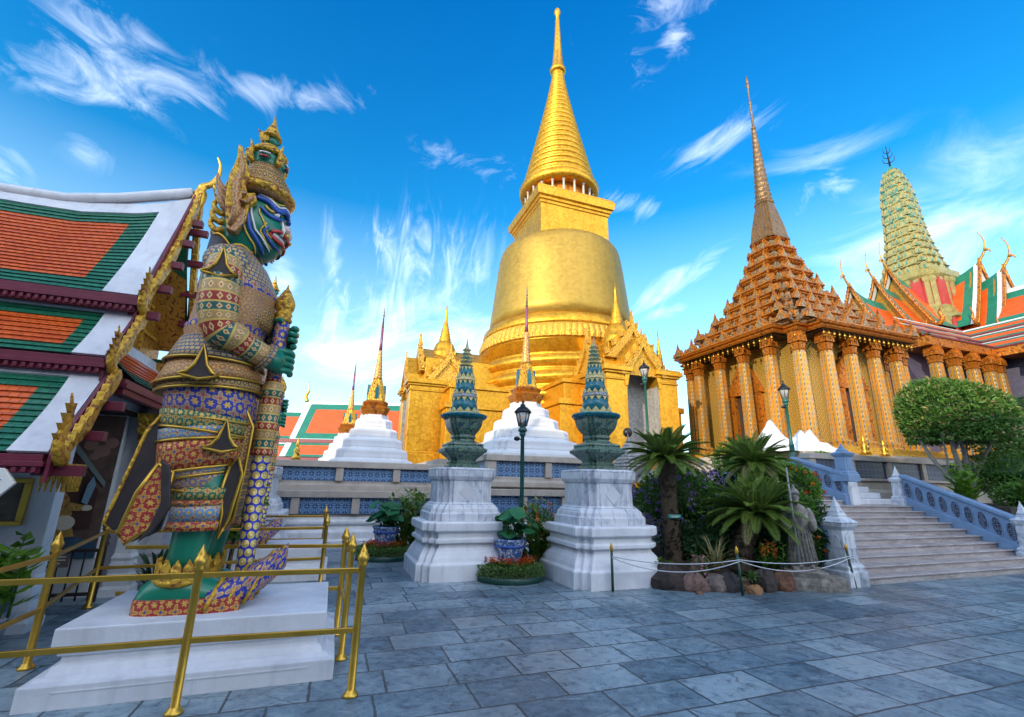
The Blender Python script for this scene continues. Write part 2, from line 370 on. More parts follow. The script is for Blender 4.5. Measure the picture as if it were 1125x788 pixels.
def goldf(c1, c2, sc=9., bump=.3, metal=.75, rough=.34, tile=None, dist=.02, spark=0.):
    def fn(t):
        w = t.obj(); n = t.noise(w, sc*.25, 5., .6); 
        if tile: v = t.voro(w, tile, 'F1', 1); hgt = t.voro(w, tile, 'DISTANCE_TO_EDGE', 0)
        else: v = None; hgt = t.noise(w, sc, 6., .6)
        f = t.ramp(n, [(.3, 0.), (.7, 1.)])
        if v is not None: f = t.m('ADD', t.m('MULTIPLY', f, .6), t.m('MULTIPLY', t.xyz(v)[0], .4))
        return dict(col=t.mix(f, c1, c2), metal=metal, rough=t.m('ADD', rough-.08, t.m('MULTIPLY', n, .22)), nrm=t.bump(hgt, bump, dist))
    return fn
def goldwall(t):
    w = t.obj(); n = t.noise(w, 1.3, 5., .6); v = t.voro(w, 9., 'F1', 1); st = t.noise(t.map(w, sc=(2.4, 2.4, .3)), 1.2, 6., .65); ed = t.voro(w, 9., 'DISTANCE_TO_EDGE', 0)
    f = t.m('ADD', t.m('MULTIPLY', t.xyz(v)[0], .3), t.m('ADD', t.m('MULTIPLY', st, .45), t.m('MULTIPLY', n, .35)))
    col = t.ramp(f, [(.3, (.46, .2, .01)), (.55, (.62, .31, .018)), (.8, (.74, .42, .04))])
    return dict(col=col, metal=.7, rough=t.m('ADD', .28, t.m('MULTIPLY', f, .2)), nrm=t.bump(t.m('ADD', t.m('MULTIPLY', ed, .8), n), .2, .03))
M['gold'] = mat('gold_leaf_tile', fn=goldwall)
M['goldbell'] = mat('gold_mosaic', fn=goldf((.3, .19, .035), (.42, .27, .055), 6, .14, .6, .45, tile=34))
def bellgold(t):
    w = t.obj(); x = t.xyz(w); an = t.m('MULTIPLY', t.m('ARCTAN2', x[1], x[0]), 4.2)
    br = t.n('TexBrick', {'Vector': t.comb(an, x[2]), 'Scale': 1., 'Mortar Size': .012, 'Brick Width': .2, 'Row Height': .16, 'Color1': (0, 0, 0), 'Color2': (1, 1, 1), 'Mortar': (.4, .4, .4)})
    st = t.noise(t.comb(t.m('MULTIPLY', an, 1.6), t.m('MULTIPLY', x[2], .16)), 1.2, 6., .65); bl = t.noise(w, .9, 5., .65)
    f = t.m('ADD', t.m('MULTIPLY', br.outputs[0], .3), t.m('ADD', t.m('MULTIPLY', st, .5), t.m('MULTIPLY', bl, .4)))
    col = t.ramp(f, [(.35, (.33, .2, .03)), (.6, (.41, .25, .038)), (.85, (.48, .3, .05))])
    return dict(col=col, metal=.6, rough=t.m('ADD', .34, t.m('MULTIPLY', f, .22)), nrm=t.bump(t.m('ADD', t.m('MULTIPLY', br.outputs[0], .35), bl), .1, .03))
M['goldbell'] = mat('gold_tile_mosaic', fn=bellgold)
def goldcarve(c1, c2, ground, sc, bump=.7):
    def fn(t):
        w = t.obj(); v = t.voro(w, sc, 'SMOOTH_F1', 0); n = t.noise(w, sc*.6, 6., .65, 1.2); n2 = t.noise(w, sc*.15, 3., .6)
        h = t.m('SUBTRACT', t.m('MULTIPLY', n, 1.), t.m('MULTIPLY', v, .7))
        f = t.ramp(h, [(.0, 0.), (.16, 1.)])
        col = t.mix(f, ground, t.mix(n2, c1, c2))
        return dict(col=col, metal=t.m('MULTIPLY', f, .6), rough=.36, nrm=t.bump(h, bump, .05))
    return fn
M['goldcarve'] = mat('carved_gold', fn=goldcarve((.68, .36, .03), (.8, .48, .06), (.3, .085, .015), 22))
M['mondopgold'] = mat('orange_gold_carving', fn=goldcarve((.44, .135, .012), (.58, .215, .024), (.1, .028, .009), 9, .7))
M['mondopgrey'] = mat('silver_glass_carving', fn=goldcarve((.26, .18, .1), (.36, .27, .15), (.15, .06, .02), 12, .7))
M['bronze'] = mat('dark_bronze_carving', fn=goldcarve((.2, .11, .045), (.27, .17, .08), (.09, .05, .03), 10, .6))
M['brass'] = mat('polished_brass', fn=goldf((.5, .28, .035), (.66, .4, .07), 14, .12, .9, .33))
M['soffit'] = mat('painted_soffit', fn=goldcarve((.5, .24, .03), (.6, .32, .05), (.13, .03, .012), 26, .3))

def hexs(t, v, sc):
    """hexagon lattice value 0 centre..: returns (distance to centre, edge mask) from uv in metres"""
    vo = t.n('TexVoronoi', {'Vector': v, 'Scale': sc, 'Randomness': 0.}, feature='F1')
    return vo.outputs[0]
def floral(c_bg, c_fl=(.74, .43, .09), c_dot=(.55, .06, .03), sc=9., edge=(.6, .36, .08), line=None, band=None):
    """glass-mosaic cloth: curling gold sprays and dotted flowers over a coloured ground, in uv metres"""
    def fn(t):
        uv = t.uv(); wp = t.n('TexNoise', {'Vector': uv, 'Scale': sc*.9, 'Detail': 3.}).outputs[1]
        uv = t.vm('ADD', uv, t.vm('SCALE', t.vm('SUBTRACT', wp, (.5, .5, .5)), sc=.42/sc)); x = t.xyz(uv)
        gx = t.m('SUBTRACT', t.m('FRACT', t.m('MULTIPLY', x[0], sc)), .5); gy = t.m('SUBTRACT', t.m('FRACT', t.m('MULTIPLY', x[1], sc)), .5)
        r = t.m('SQRT', t.m('ADD', t.m('POWER', gx, 2.), t.m('POWER', gy, 2.)))
        an = t.m('ARCTAN2', gy, gx)
        pet = t.m('ADD', .34, t.m('MULTIPLY', t.m('COSINE', t.m('MULTIPLY', an, 4.)), .13))
        fl = t.m('LESS_THAN', r, pet); ring = t.m('LESS_THAN', r, t.m('SUBTRACT', pet, .08)); dot = t.m('LESS_THAN', r, .09)
        # leaf sprigs in the corners of the cells
        hx = t.m('SUBTRACT', t.m('FRACT', t.m('ADD', t.m('MULTIPLY', x[0], sc), .5)), .5); hy = t.m('SUBTRACT', t.m('FRACT', t.m('ADD', t.m('MULTIPLY', x[1], sc), .5)), .5)
        r2 = t.m('SQRT', t.m('ADD', t.m('POWER', hx, 2.), t.m('POWER', hy, 2.)))
        p2 = t.m('ADD', .19, t.m('MULTIPLY', t.m('COSINE', t.m('MULTIPLY', t.m('ARCTAN2', hy, hx), 6.)), .06))
        fl2 = t.m('LESS_THAN', r2, p2)
        nz = t.noise(t.vm('SCALE', uv, sc=1.), 60., 3., .6)
        g = t.mix(nz, tuple(q*.55 for q in c_fl), tuple(min(1, q*1.35) for q in c_fl))
        col = t.mix(fl, c_bg, g); col = t.mix(ring, col, t.mix(.5, c_bg, c_fl)); col = t.mix(dot, col, c_dot); col = t.mix(fl2, col, g)
        h = t.m('ADD', t.m('MULTIPLY', fl, .5), t.m('MULTIPLY', t.m('ADD', fl2, nz), .4))
        return dict(col=t.mix(t.m('MULTIPLY', t.ramp(t.noise(uv, 5., 5.), [(.5, 0.), (.75, 1.)]), .35), col, (.12, .08, .05)), rough=t.m('ADD', .3, t.m('MULTIPLY', nz, .3)), metal=t.m('MULTIPLY', t.m('ADD', fl, fl2, clamp=True), .4), nrm=t.bump(h, .9, .02))
    return fn
YB = (.015, .035, .33); YG = (.008, .13, .075); YR = (.36, .025, .02); YL = (.09, .27, .5); YV = (.2, .16, .28)
M['cl_blue'] = mat('blue_floral_mosaic', fn=floral(YB, sc=7.5))
M['cl_green'] = mat('green_floral_mosaic', fn=floral(YG, sc=11))
M['cl_red'] = mat('red_floral_mosaic', fn=floral(YR, c_dot=(.03, .1, .3), sc=9))
M['cl_light'] = mat('light_blue_mosaic', fn=floral(YL, c_dot=(.4, .05, .03), sc=12))
M['cl_violet'] = mat('violet_floral_mosaic', fn=floral(YV, c_dot=(.5, .1, .08), sc=12))
M['cl_gold'] = mat('gold_pink_mosaic', fn=floral((.4, .15, .07), (.72, .41, .09), (.03, .12, .3), 13))
M['cl_mix'] = mat('gold_dark_mosaic', fn=floral((.14, .07, .05), (.76, .45, .09), (.4, .04, .03), 15))
M['cl_pink'] = mat('pink_plate_mosaic', fn=floral((.44, .2, .12), (.66, .38, .1), (.1, .12, .3), 12))
def scales(t):
    uv = t.uv(); x = t.xyz(uv)
    br = t.n('TexBrick', {'Vector': uv, 'Scale': 1., 'Mortar Size': .007, 'Mortar Smooth': .3, 'Brick Width': .052, 'Row Height': .042, 'Color1': (0, 0, 0), 'Color2': (1, 1, 1), 'Mortar': (.5, .5, .5)})
    nz = t.noise(uv, 55., 3., .7)
    col = t.mix(t.ramp(br.outputs[0], [(.0, 0.), (1., 1.)]), (.44, .22, .09), (.62, .38, .15))
    col = t.mix(t.ramp(nz, [(.5, 0.), (.56, 1.)]), col, (.62, .4, .12)); col = t.mix(t.ramp(nz, [(.3, 1.), (.38, 0.)]), col, (.04, .16, .2))
    col = t.mix(br.outputs[1], col, (.05, .1, .17))
    return dict(col=col, rough=.4, metal=.2, nrm=t.bump(t.m('SUBTRACT', nz, br.outputs[1]), .6, .012))
M['scales'] = mat('plated_mosaic', fn=scales)
def armband(t):
    uv = t.uv(); x = t.xyz(uv)
    row = t.m('MULTIPLY', x[1], 11.); k = t.m('FRACT', t.m('MULTIPLY', t.m('FLOOR', row), .34)); fr = t.m('FRACT', row)
    bgc = t.ramp(k, [(.0, YR), (.3, (.02, .12, .1)), (.64, (.45, .27, .1))], 'CONSTANT')
    gx = t.m('SUBTRACT', t.m('FRACT', t.m('MULTIPLY', x[0], 13.)), .5); gy = t.m('SUBTRACT', fr, .5)
    r = t.m('ADD', t.m('ABSOLUTE', gx), t.m('ABSOLUTE', gy))
    col = t.mix(t.m('LESS_THAN', r, .36), bgc, (.72, .5, .2)); col = t.mix(t.m('LESS_THAN', r, .16), col, (.5, .08, .05))
    ed = t.m('GREATER_THAN', t.m('ABSOLUTE', gy), .4); col = t.mix(ed, col, (.66, .42, .1))
    nz = t.noise(uv, 80., 2., .6)
    return dict(col=col, rough=.36, metal=.2, nrm=t.bump(t.m('ADD', t.m('ADD', ed, t.m('LESS_THAN', r, .36)), nz), .6, .01))
M['armband'] = mat('banded_mosaic', fn=armband)
def hexclub(t):
    uv = t.uv(); x = t.xyz(uv)
    # staggered lattice of round bosses
    sx, sy = 10.5, 12.2
    row = t.m('FLOOR', t.m('MULTIPLY', x[1], sy)); gy = t.m('SUBTRACT', t.m('FRACT', t.m('MULTIPLY', x[1], sy)), .5)
    gx = t.m('SUBTRACT', t.m('FRACT', t.m('ADD', t.m('MULTIPLY', x[0], sx), t.m('MULTIPLY', row, .5))), .5)
    r = t.m('SQRT', t.m('ADD', t.m('POWER', gx, 2.), t.m('POWER', gy, 2.)))
    col = t.mix(t.m('LESS_THAN', r, .43), YB, (.62, .42, .1)); col = t.mix(t.m('LESS_THAN', r, .28), col, (.42, .36, .12)); col = t.mix(t.m('LESS_THAN', r, .15), col, (.72, .52, .16))
    return dict(col=col, rough=.35, metal=.25, nrm=t.bump(t.m('SUBTRACT', .5, r), .7, .02))
M['hexclub'] = mat('club_mosaic', fn=hexclub)
M['skin'] = mat('green_glaze', fn=lambda t: dict(col=t.mix(t.noise(t.obj(), 4., 4.), (.004, .13, .075), (.012, .21, .12)), rough=.28))
M['teal'] = mat('teal_paint', (.01, .19, .16), .3)
for k_, c_ in dict(wht=(.78, .76, .7), blu=(.03, .09, .38), red=(.5, .03, .025), yel=(.75, .46, .05), pnk=(.66, .45, .42), blk=(.02, .02, .02)).items():
    M['p_'+k_] = mat('glossy_'+{'wht': 'white', 'blu': 'blue', 'red': 'red', 'yel': 'yellow', 'pnk': 'pale_pink', 'blk': 'black'}[k_]+'_enamel', c_, .3)

def tiles(c1, c2, dark, bw=.085, rh=.075, spec=.4):
    def fn(t):
        uv = t.uv()
        br = t.n('TexBrick', {'Vector': uv, 'Scale': 1., 'Mortar Size': .005, 'Mortar Smooth': .2, 'Brick Width': bw, 'Row Height': rh, 'Color1': (0, 0, 0), 'Color2': (1, 1, 1), 'Mortar': (.5, .5, .5)})
        n = t.noise(t.pos(), 2.2, 5., .6)
        f = t.m('ADD', t.m('MULTIPLY', br.outputs[0], .6), t.m('MULTIPLY', n, .4))
        col = t.mix(f, c1, c2); col = t.mix(t.m('MULTIPLY', br.outputs[1], .7), col, dark)
        return dict(col=col, rough=.38, nrm=t.bump(t.m('SUBTRACT', f, t.m('MULTIPLY', br.outputs[1], 1.)), .5, .012))
    return fn
M['t_orange'] = mat('orange_roof_tile', fn=tiles((.6, .075, .008), (.86, .15, .015), (.16, .025, .008)))
M['t_green'] = mat('green_roof_tile', fn=tiles((.006, .11, .055), (.02, .21, .11), (.004, .03, .02)))
M['t_orange_far'] = mat('far_orange_roof_tile', fn=tiles((.55, .075, .01), (.68, .11, .015), (.34, .045, .01), .3, .22))
M['t_green_far'] = mat('far_green_roof_tile', fn=tiles((.01, .14, .09), (.02, .2, .13), (.01, .08, .05), .3, .22))

def lattice(c_frame, c_hole, sc=5.5):
    """pierced glazed panels: pattern of small openwork tiles"""
    def fn(t):
        uv = t.uv(); x = t.xyz(uv)
        gx = t.m('ABSOLUTE', t.m('SUBTRACT', t.m('FRACT', t.m('MULTIPLY', x[0], sc)), .5)); gy = t.m('ABSOLUTE', t.m('SUBTRACT', t.m('FRACT', t.m('MULTIPLY', x[1], sc)), .5))
        r = t.m('SQRT', t.m('ADD', t.m('POWER', gx, 2.), t.m('POWER', gy, 2.)))
        st = t.m('MAXIMUM', t.m('MULTIPLY', gx, gy), 0.)
        a = t.m('GREATER_THAN', t.m('ABSOLUTE', t.m('SUBTRACT', r, .3)), .075)
        b = t.m('GREATER_THAN', t.m('MINIMUM', gx, gy), .06); c = t.m('LESS_THAN', t.m('MAXIMUM', gx, gy), .45)
        hole = t.m('MULTIPLY', t.m('MULTIPLY', a, b), c)
        n = t.noise(t.pos(), 5., 3.)
        col = t.mix(hole, t.mix(n, tuple(q*.75 for q in c_frame), tuple(min(1, q*1.2) for q in c_frame)), c_hole)
        return dict(col=col, rough=.4, nrm=t.bump(t.m('SUBTRACT', 1., hole), .9, .02))
    return fn
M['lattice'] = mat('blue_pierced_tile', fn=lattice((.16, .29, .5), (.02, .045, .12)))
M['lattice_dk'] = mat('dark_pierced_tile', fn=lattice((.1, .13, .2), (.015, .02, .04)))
def cella(t):
    uv = t.uv(); x = t.xyz(uv); sc = 4.2
    u = t.m('ADD', x[0], x[1]); v = t.m('SUBTRACT', x[0], x[1])
    gx = t.m('ABSOLUTE', t.m('SUBTRACT', t.m('FRACT', t.m('MULTIPLY', u, sc)), .5)); gy = t.m('ABSOLUTE', t.m('SUBTRACT', t.m('FRACT', t.m('MULTIPLY', v, sc)), .5))
    k = t.m('MAXIMUM', gx, gy)
    col = t.mix(t.m('GREATER_THAN', k, .36), (.22, .18, .08), (.6, .33, .04)); col = t.mix(t.m('LESS_THAN', k, .17), col, (.68, .45, .09))
    return dict(col=col, metal=.45, rough=.36, nrm=t.bump(t.m('ABSOLUTE', t.m('SUBTRACT', k, .28)), .8, .05))
M['cella'] = mat('gold_diamond_mosaic', fn=cella)
def colmos(t):
    uv = t.uv(); x = t.xyz(uv); 
    s = t.m('FRACT', t.m('MULTIPLY', x[0], 3.6)); z = t.m('FRACT', t.m('MULTIPLY', x[1], 5.))
    strip = t.m('MULTIPLY', t.m('GREATER_THAN', s, .35), t.m('LESS_THAN', s, .65))
    d_ = t.m('LESS_THAN', t.m('ADD', t.m('MULTIPLY', t.m('ABSOLUTE', t.m('SUBTRACT', s, .5)), 3.), t.m('ABSOLUTE', t.m('SUBTRACT', z, .5))), .45)
    n = t.noise(t.pos(), 12., 3.)
    col = t.mix(strip, t.mix(n, (.6, .26, .02), (.75, .37, .04)), (.36, .34, .24)); col = t.mix(d_, col, (.12, .16, .2))
    return dict(col=col, metal=.5, rough=.34, nrm=t.bump(t.m('ADD', strip, n), .3, .02))
M['colmos'] = mat('gold_column_mosaic', fn=colmos)
def prangm(t):
    o = t.obj(); x = t.xyz(o); n = t.noise(o, 2.2, 5., .65); v = t.voro(o, 3.2, 'F1', 0)
    f = t.ramp(t.m('SUBTRACT', n, t.m('MULTIPLY', v, .25)), [(.3, 0.), (.42, 1.)])
    col = t.mix(f, (.06, .22, .17), t.mix(n, (.3, .27, .09), (.44, .38, .17)))
    col = t.mix(t.ramp(v, [(.1, 1.), (.16, 0.)]), col, (.5, .14, .06))
    return dict(col=col, rough=.45, nrm=t.bump(n, .5, .1))
M['prang'] = mat('yellow_green_ceramic', fn=prangm)
M['prangteal'] = mat('teal_ceramic', fn=mottled((.04, .26, .24), .35, 3, .4, .3, .2, (.4, .3, .08)))
M['prangred'] = mat('red_panel', fn=mottled((.42, .05, .05), .2, 3, .5, .2, .1))
M['prangyel'] = mat('yellow_ceramic', fn=mottled((.36, .31, .12), .35, 3, .45, .5, .55, (.07, .2, .13)))

def ceram(c1, c2, c3, sc=26):
    def fn(t):
        o = t.obj(); v = t.voro(o, sc, 'F1', 0); n = t.noise(o, sc*.7, 4., .6, .8)
        col = t.mix(t.ramp(n, [(.42, 0.), (.48, 1.)]), c1, c2); col = t.mix(t.ramp(v, [(.16, 1.), (.22, 0.)]), col, c3)
        return dict(col=col, rough=.3, nrm=t.bump(n, .5, .012))
    return fn
M['urn'] = mat('green_ceramic_relief', fn=ceram((.012, .05, .06), (.1, .17, .13), (.42, .36, .15), 17))
M['tealtile'] = mat('dark_teal_scale_tile', fn=lambda t: (lambda br: dict(col=t.mix(br.outputs[0], (.006, .11, .15), (.02, .19, .22)), rough=.25, nrm=t.bump(br.outputs[0], .5, .01)))(t.n('TexBrick', {'Vector': t.uv(), 'Scale': 1., 'Mortar Size': .004, 'Brick Width': .05, 'Row Height': .045, 'Color1': (0, 0, 0), 'Color2': (1, 1, 1), 'Mortar': (0, 0, 0)})))
M['petal'] = mat('cream_gold_ceramic', fn=mottled((.6, .5, .22), .25, 9, .35, .2, .2, (.4, .3, .1)))
M['spirebands'] = mat('red_gold_spire_mosaic', fn=lambda t: (lambda n: dict(col=t.mix(t.ramp(n, [(.46, 0.), (.52, 1.)]), t.mix(t.noise(t.obj(), 3., 2.), (.4, .1, .05), (.3, .14, .1)), (.72, .42, .08)), rough=.35, metal=.3, nrm=t.bump(n, .5, .01)))(t.noise(t.obj(), 30., 4., .6)))
M['spireblue'] = mat('blue_glass_band', (.05, .16, .3), .3)
def porcelain(t):
    uv = t.uv(); n = t.noise(uv, 9., 5., .6, 1.5); n2 = t.voro(uv, 14., 'DISTANCE_TO_EDGE', 0)
    f = t.m('ADD', t.ramp(n, [(.48, 0.), (.53, 1.)]), t.ramp(n2, [(.03, 1.), (.06, 0.)]), clamp=True)
    return dict(col=t.mix(f, (.5, .58, .68), (.05, .13, .34)), rough=.22)
M['porcelain'] = mat('blue_white_porcelain', fn=porcelain)
def leafm(c1, c2, c3=None, tr=.3, rough=.5, p3=.85):
    def fn(t):
        i = t.island(); n = t.noise(t.pos(), 2.6, 4., .6)
        col = t.mix(t.m('ADD', t.m('MULTIPLY', i, .6), t.m('MULTIPLY', n, .4)), c1, c2)
        if c3: col = t.mix(t.m('GREATER_THAN', t.m('FRACT', t.m('MULTIPLY', i, 7.13)), p3), col, c3)
        return dict(col=col, trans=tr, rough=rough)
    return fn
M['l_tree'] = mat('topiary_leaf', fn=leafm((.035, .11, .015), (.12, .25, .03), (.42, .3, .14), p3=.92))
M['l_hedge'] = mat('hedge_leaf', fn=leafm((.035, .12, .015), (.12, .25, .03)))
M['l_bright'] = mat('bright_leaf', fn=leafm((.07, .2, .012), (.2, .36, .03)))
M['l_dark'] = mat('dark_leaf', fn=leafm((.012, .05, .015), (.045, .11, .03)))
M['l_cycad'] = mat('cycad_leaf', fn=leafm((.08, .16, .02), (.22, .31, .04), tr=.3))
M['l_cycadbase'] = mat('cycad_thatch', fn=mottled((.09, .06, .035), .5, 20, .9, .9, .2, (.04, .03, .02)))
M['l_ginger'] = mat('ginger_leaf', fn=leafm((.05, .15, .02), (.15, .28, .03), (.28, .26, .06), p3=.8))
M['l_lotus'] = mat('lotus_leaf', fn=leafm((.02, .14, .06), (.05, .24, .09), tr=.35))
M['l_box'] = mat('box_hedge_leaf', fn=leafm((.06, .15, .03), (.2, .3, .09)))
M['f_orange'] = mat('orange_petal', fn=leafm((.7, .1, .01), (.85, .22, .01), (.5, .03, .01), tr=.3, p3=.7))
M['f_purple'] = mat('purple_petal', fn=leafm((.22, .1, .45), (.4, .25, .6), tr=.3))
M['f_pink'] = mat('pink_petal', fn=leafm((.6, .1, .3), (.7, .25, .4), tr=.3))
M['straw'] = mat('straw_leaf', fn=leafm((.2, .17, .06), (.42, .36, .15), tr=.3))
# ================================================================== SETTING
def obar(mb, p, q, th, z0, z1, z0b=None, z1b=None, mi=0, uvs=True):
    """upright slab from plan point p to q, thickness th; bottom/top heights at both ends"""
    z0b = z0 if z0b is None else z0b; z1b = z1 if z1b is None else z1b
    p = Vector((p[0], p[1], 0)); q = Vector((q[0], q[1], 0)); T = (q-p); L = T.length; T.normalize(); N = Vector((T.y, -T.x, 0))*(th/2)
    v = []
    for s in (N, -N):
        v += [p+s+Vector((0, 0, z0)), q+s+Vector((0, 0, z0b)), q+s+Vector((0, 0, z1b)), p+s+Vector((0, 0, z1))]
    f = [(0, 1, 2, 3), (5, 4, 7, 6), (3, 2, 6, 7), (1, 0, 4, 5), (1, 5, 6, 2), (4, 0, 3, 7)]
    u = [[(0, 0), (L, 0), (L, z1b-z0b), (0, z1-z0)], [(L, 0), (0, 0), (0, z1-z0), (L, z1b-z0b)]]+[[(0, 0), (.01, 0), (.01, .01), (0, .01)]]*4
    mb.add([tuple(x) for x in v], f, mi, False, u if uvs else None)
    return mb
g = MB(); g.add([(-400, -300, 0), (400, -300, 0), (400, 600, 0), (-400, 600, 0)], [(0, 1, 2, 3)])
tag(g.build('ground', M['paving']), kind='structure')

def offset_poly(pts, d):
    out = []; n = len(pts)
    for i in range(n):
        a, b, c = Vector(pts[i-1]), Vector(pts[i]), Vector(pts[(i+1) % n])
        t1 = (b-a).normalized(); t2 = (c-b).normalized(); n1 = Vector((t1.y, -t1.x)); n2 = Vector((t2.y, -t2.x))
        k = (n1+n2); k = k/max(.3, k.dot(n1)); out.append((b[0]+k[0]*d, b[1]+k[1]*d))
    return out
def plinth_prof(mb, pts, prof, mi=0, cap=True):
    rs = [[(x, y, z) for x, y in offset_poly(pts, d)] for d, z in prof]
    mb.rings(rs, mi, False, cap0=False, cap1=cap)
def balustrade(root, path, z0, z1, bay, lat='lattice', th=.16, post=.2):
    cp = MB(); 
    for i in range(len(path)-1):
        p, q = Vector(path[i]), Vector(path[i+1]); L = (q-p).length; n = max(1, round(L/bay)); T = (q-p)/L
        for k in range(n+1):
            if k == 0 and i > 0: continue
            c = p+T*(L*k/n); m = MB(); e = post*.62 if k in (0, n) else post*.5
            obar(m, c-T*e, c+T*e, th+.1, z0, z1, uvs=False); m.build('post', M['beige_stone'], root, .008)
        for k in range(n):
            a = p+T*(L*k/n+post*.5+.006); b = p+T*(L*(k+1)/n-post*.5-.006); m = MB()
            obar(m, a, b, th*.55, z0+.002, z1-.002); m.build('lattice_panel', M[lat], root)
        e = th*.5+.09
        obar(cp, p-T*(e if i == 0 else e-.001*0), q+T*e, th+.18+.004*i, z1, z1+.17-.003*i, uvs=False)
    cp.build('coping', M['beige_stone'], root, .015)

# ---- terrace of the golden stupa
te = thing('stupa_terrace', 'two-stepped terrace of blue pierced panels and beige posts round the golden stupa', 'terrace')
lo = [(-14, 13.5), (3.55, 13.5), (3.55, 11.95), (8.3, 11.95), (8.3, 12.6), (10.5, 12.6), (10.5, 60), (-14, 60)]
m = MB(); plinth_prof(m, lo, [(.3, -.05), (.3, .16), (.22, .2), (.22, .36), (.12, .42), (.08, .5), (.16, .56), (.16, .62), (.1, .66), (.1, .72)]); m.build('white_base', M['white'], te, .01)
m = MB(); plinth_prof(m, lo, [(.06, .715), (.06, .8), (-.25, .8), (-.25, 1.3)]); m.build('floor_slab', M['beige_stone'], te)
balustrade(te, [(-13.9, 13.42), (3.5, 13.42)], .8, 1.2, 1.45)
up = [(-14, 14.35), (3.3, 14.35), (3.3, 15.5), (9.5, 15.5), (9.5, 60), (-14, 60)]
m = MB(); plinth_prof(m, up, [(.12, 1.29), (.12, 1.5), (.06, 1.55), (.06, 1.62), (-.2, 1.62), (-.2, 2.02)]); m.build('upper_slab', M['beige_stone'], te)
balustrade(te, [(-13.9, 14.32), (3.25, 14.32)], 1.62, 1.98, 1.6)
# jutting bastion under the middle white pyramid
balustrade(te, [(3.48, 13.6), (3.48, 11.88), (8.3, 11.88)], .8, 1.33, 1.35)
ba = [(3.95, 12.45), (7.4, 12.45), (7.4, 15.9), (3.95, 15.9)]
m = MB(); plinth_prof(m, ba, [(.05, .9), (.05, 1.52), (.16, 1.55), (.16, 1.68), (.05, 1.74), (.05, 1.82), (-.3, 1.82), (-.3, 2.2)]); m.build('bastion', M['beige_stone'], te, .01)
balustrade(te, [(3.98, 15.6), (3.98, 12.48), (7.37, 12.48), (7.37, 15.6)], 1.82, 2.24, 1.7)
m = MB(); plinth_prof(m, [(4.05, 12.55), (7.3, 12.55), (7.3, 15.8), (4.05, 15.8)], [(0, 2.1), (0, 2.36)]); m.build('bastion_floor', M['beige_stone'], te)
m = MB(); m.box(-14, 3.15, 14.45, 60, 1.95, 2.1); m.box(9.3, 36, 19, 60, 1.0, 2.6); m.box(3.2, 9.25, 15.6, 60, 1.95, 2.4); m.build('terrace_floor', M['beige_stone'], te)

# ---- terrace of the golden pavilion, right
tp = thing('pavilion_terrace', 'terrace of dark blue pierced panels under the golden pavilion, at the head of the stairs', 'terrace')
m = MB(); plinth_prof(m, [(13.2, 10.45), (60, 10.45), (60, 60), (13.2, 60)], [(.2, -.05), (.2, 1.6), (.12, 1.7), (.12, 1.9), (.2, 1.95), (.2, 2.02), (-.3, 2.02), (-.3, 2.55)]); m.build('terrace_base', M['beige_stone'], tp)
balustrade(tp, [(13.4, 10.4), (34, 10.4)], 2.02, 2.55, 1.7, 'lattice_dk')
m = MB(); m.box(14.6, 60, 11.4, 60, 2.4, 2.9); m.build('terrace_floor', M['beige_stone'], tp)

# ---- stairs
st = thing('stone_stairs', 'wide flight of pale worn stone steps rising from the paving to the golden pavilion terrace', 'stairs')
RI, TR = .126, .278; A0, A1 = 8.95, 15.05; B0 = 6.3
for k in range(10):
    z = RI*(k+1); b = B0+TR*k; r_ = A1 if k > 2 else A1+1.6-.3*k
    m = MB(); m.box(A0, r_, b+.03, b+TR+.31, z-RI-.02, z-.035); m.build('riser', M['step'], st)
    m = MB(); m.box(A0, r_+.02, b, b+TR+.3 if k < 9 else 10.3, z-.035, z); m.build('tread', M['step'], st, .012)
for k in range(7):
    z = 1.26+.118*(k+1); b = 9.15+.33*k
    m = MB(); m.box(A0-1, 12.9, b+.03, b+.35, z-.14, z-.035); m.build('riser', M['step'], st)
    m = MB(); m.box(A0-1, 12.92, b, b+.36 if k < 6 else 13.1, z-.035, z); m.build('tread', M['step'], st, .012)
ws = thing('white_steps', 'short white-painted steps between two stone newel posts at the top of the stairs', 'steps')
m = MB()
for k in range(4): m.box(13.32, 15.0, 9.25+.3*k, 10.25, 1.262+.165*k*0+ (.165*k if k else 0), 1.26+.165*(k+1))
m.build('treads', M['white'], ws, .02)
m = MB(); m.prism([(9.0, 1.262), (10.25, 1.262), (10.25, 2.02), (9.85, 2.02), (9.25, 1.75), (9.0, 1.75)], 13.02, 13.3, 'x'); m.build('cheek_wall', M['white'], ws, .015)

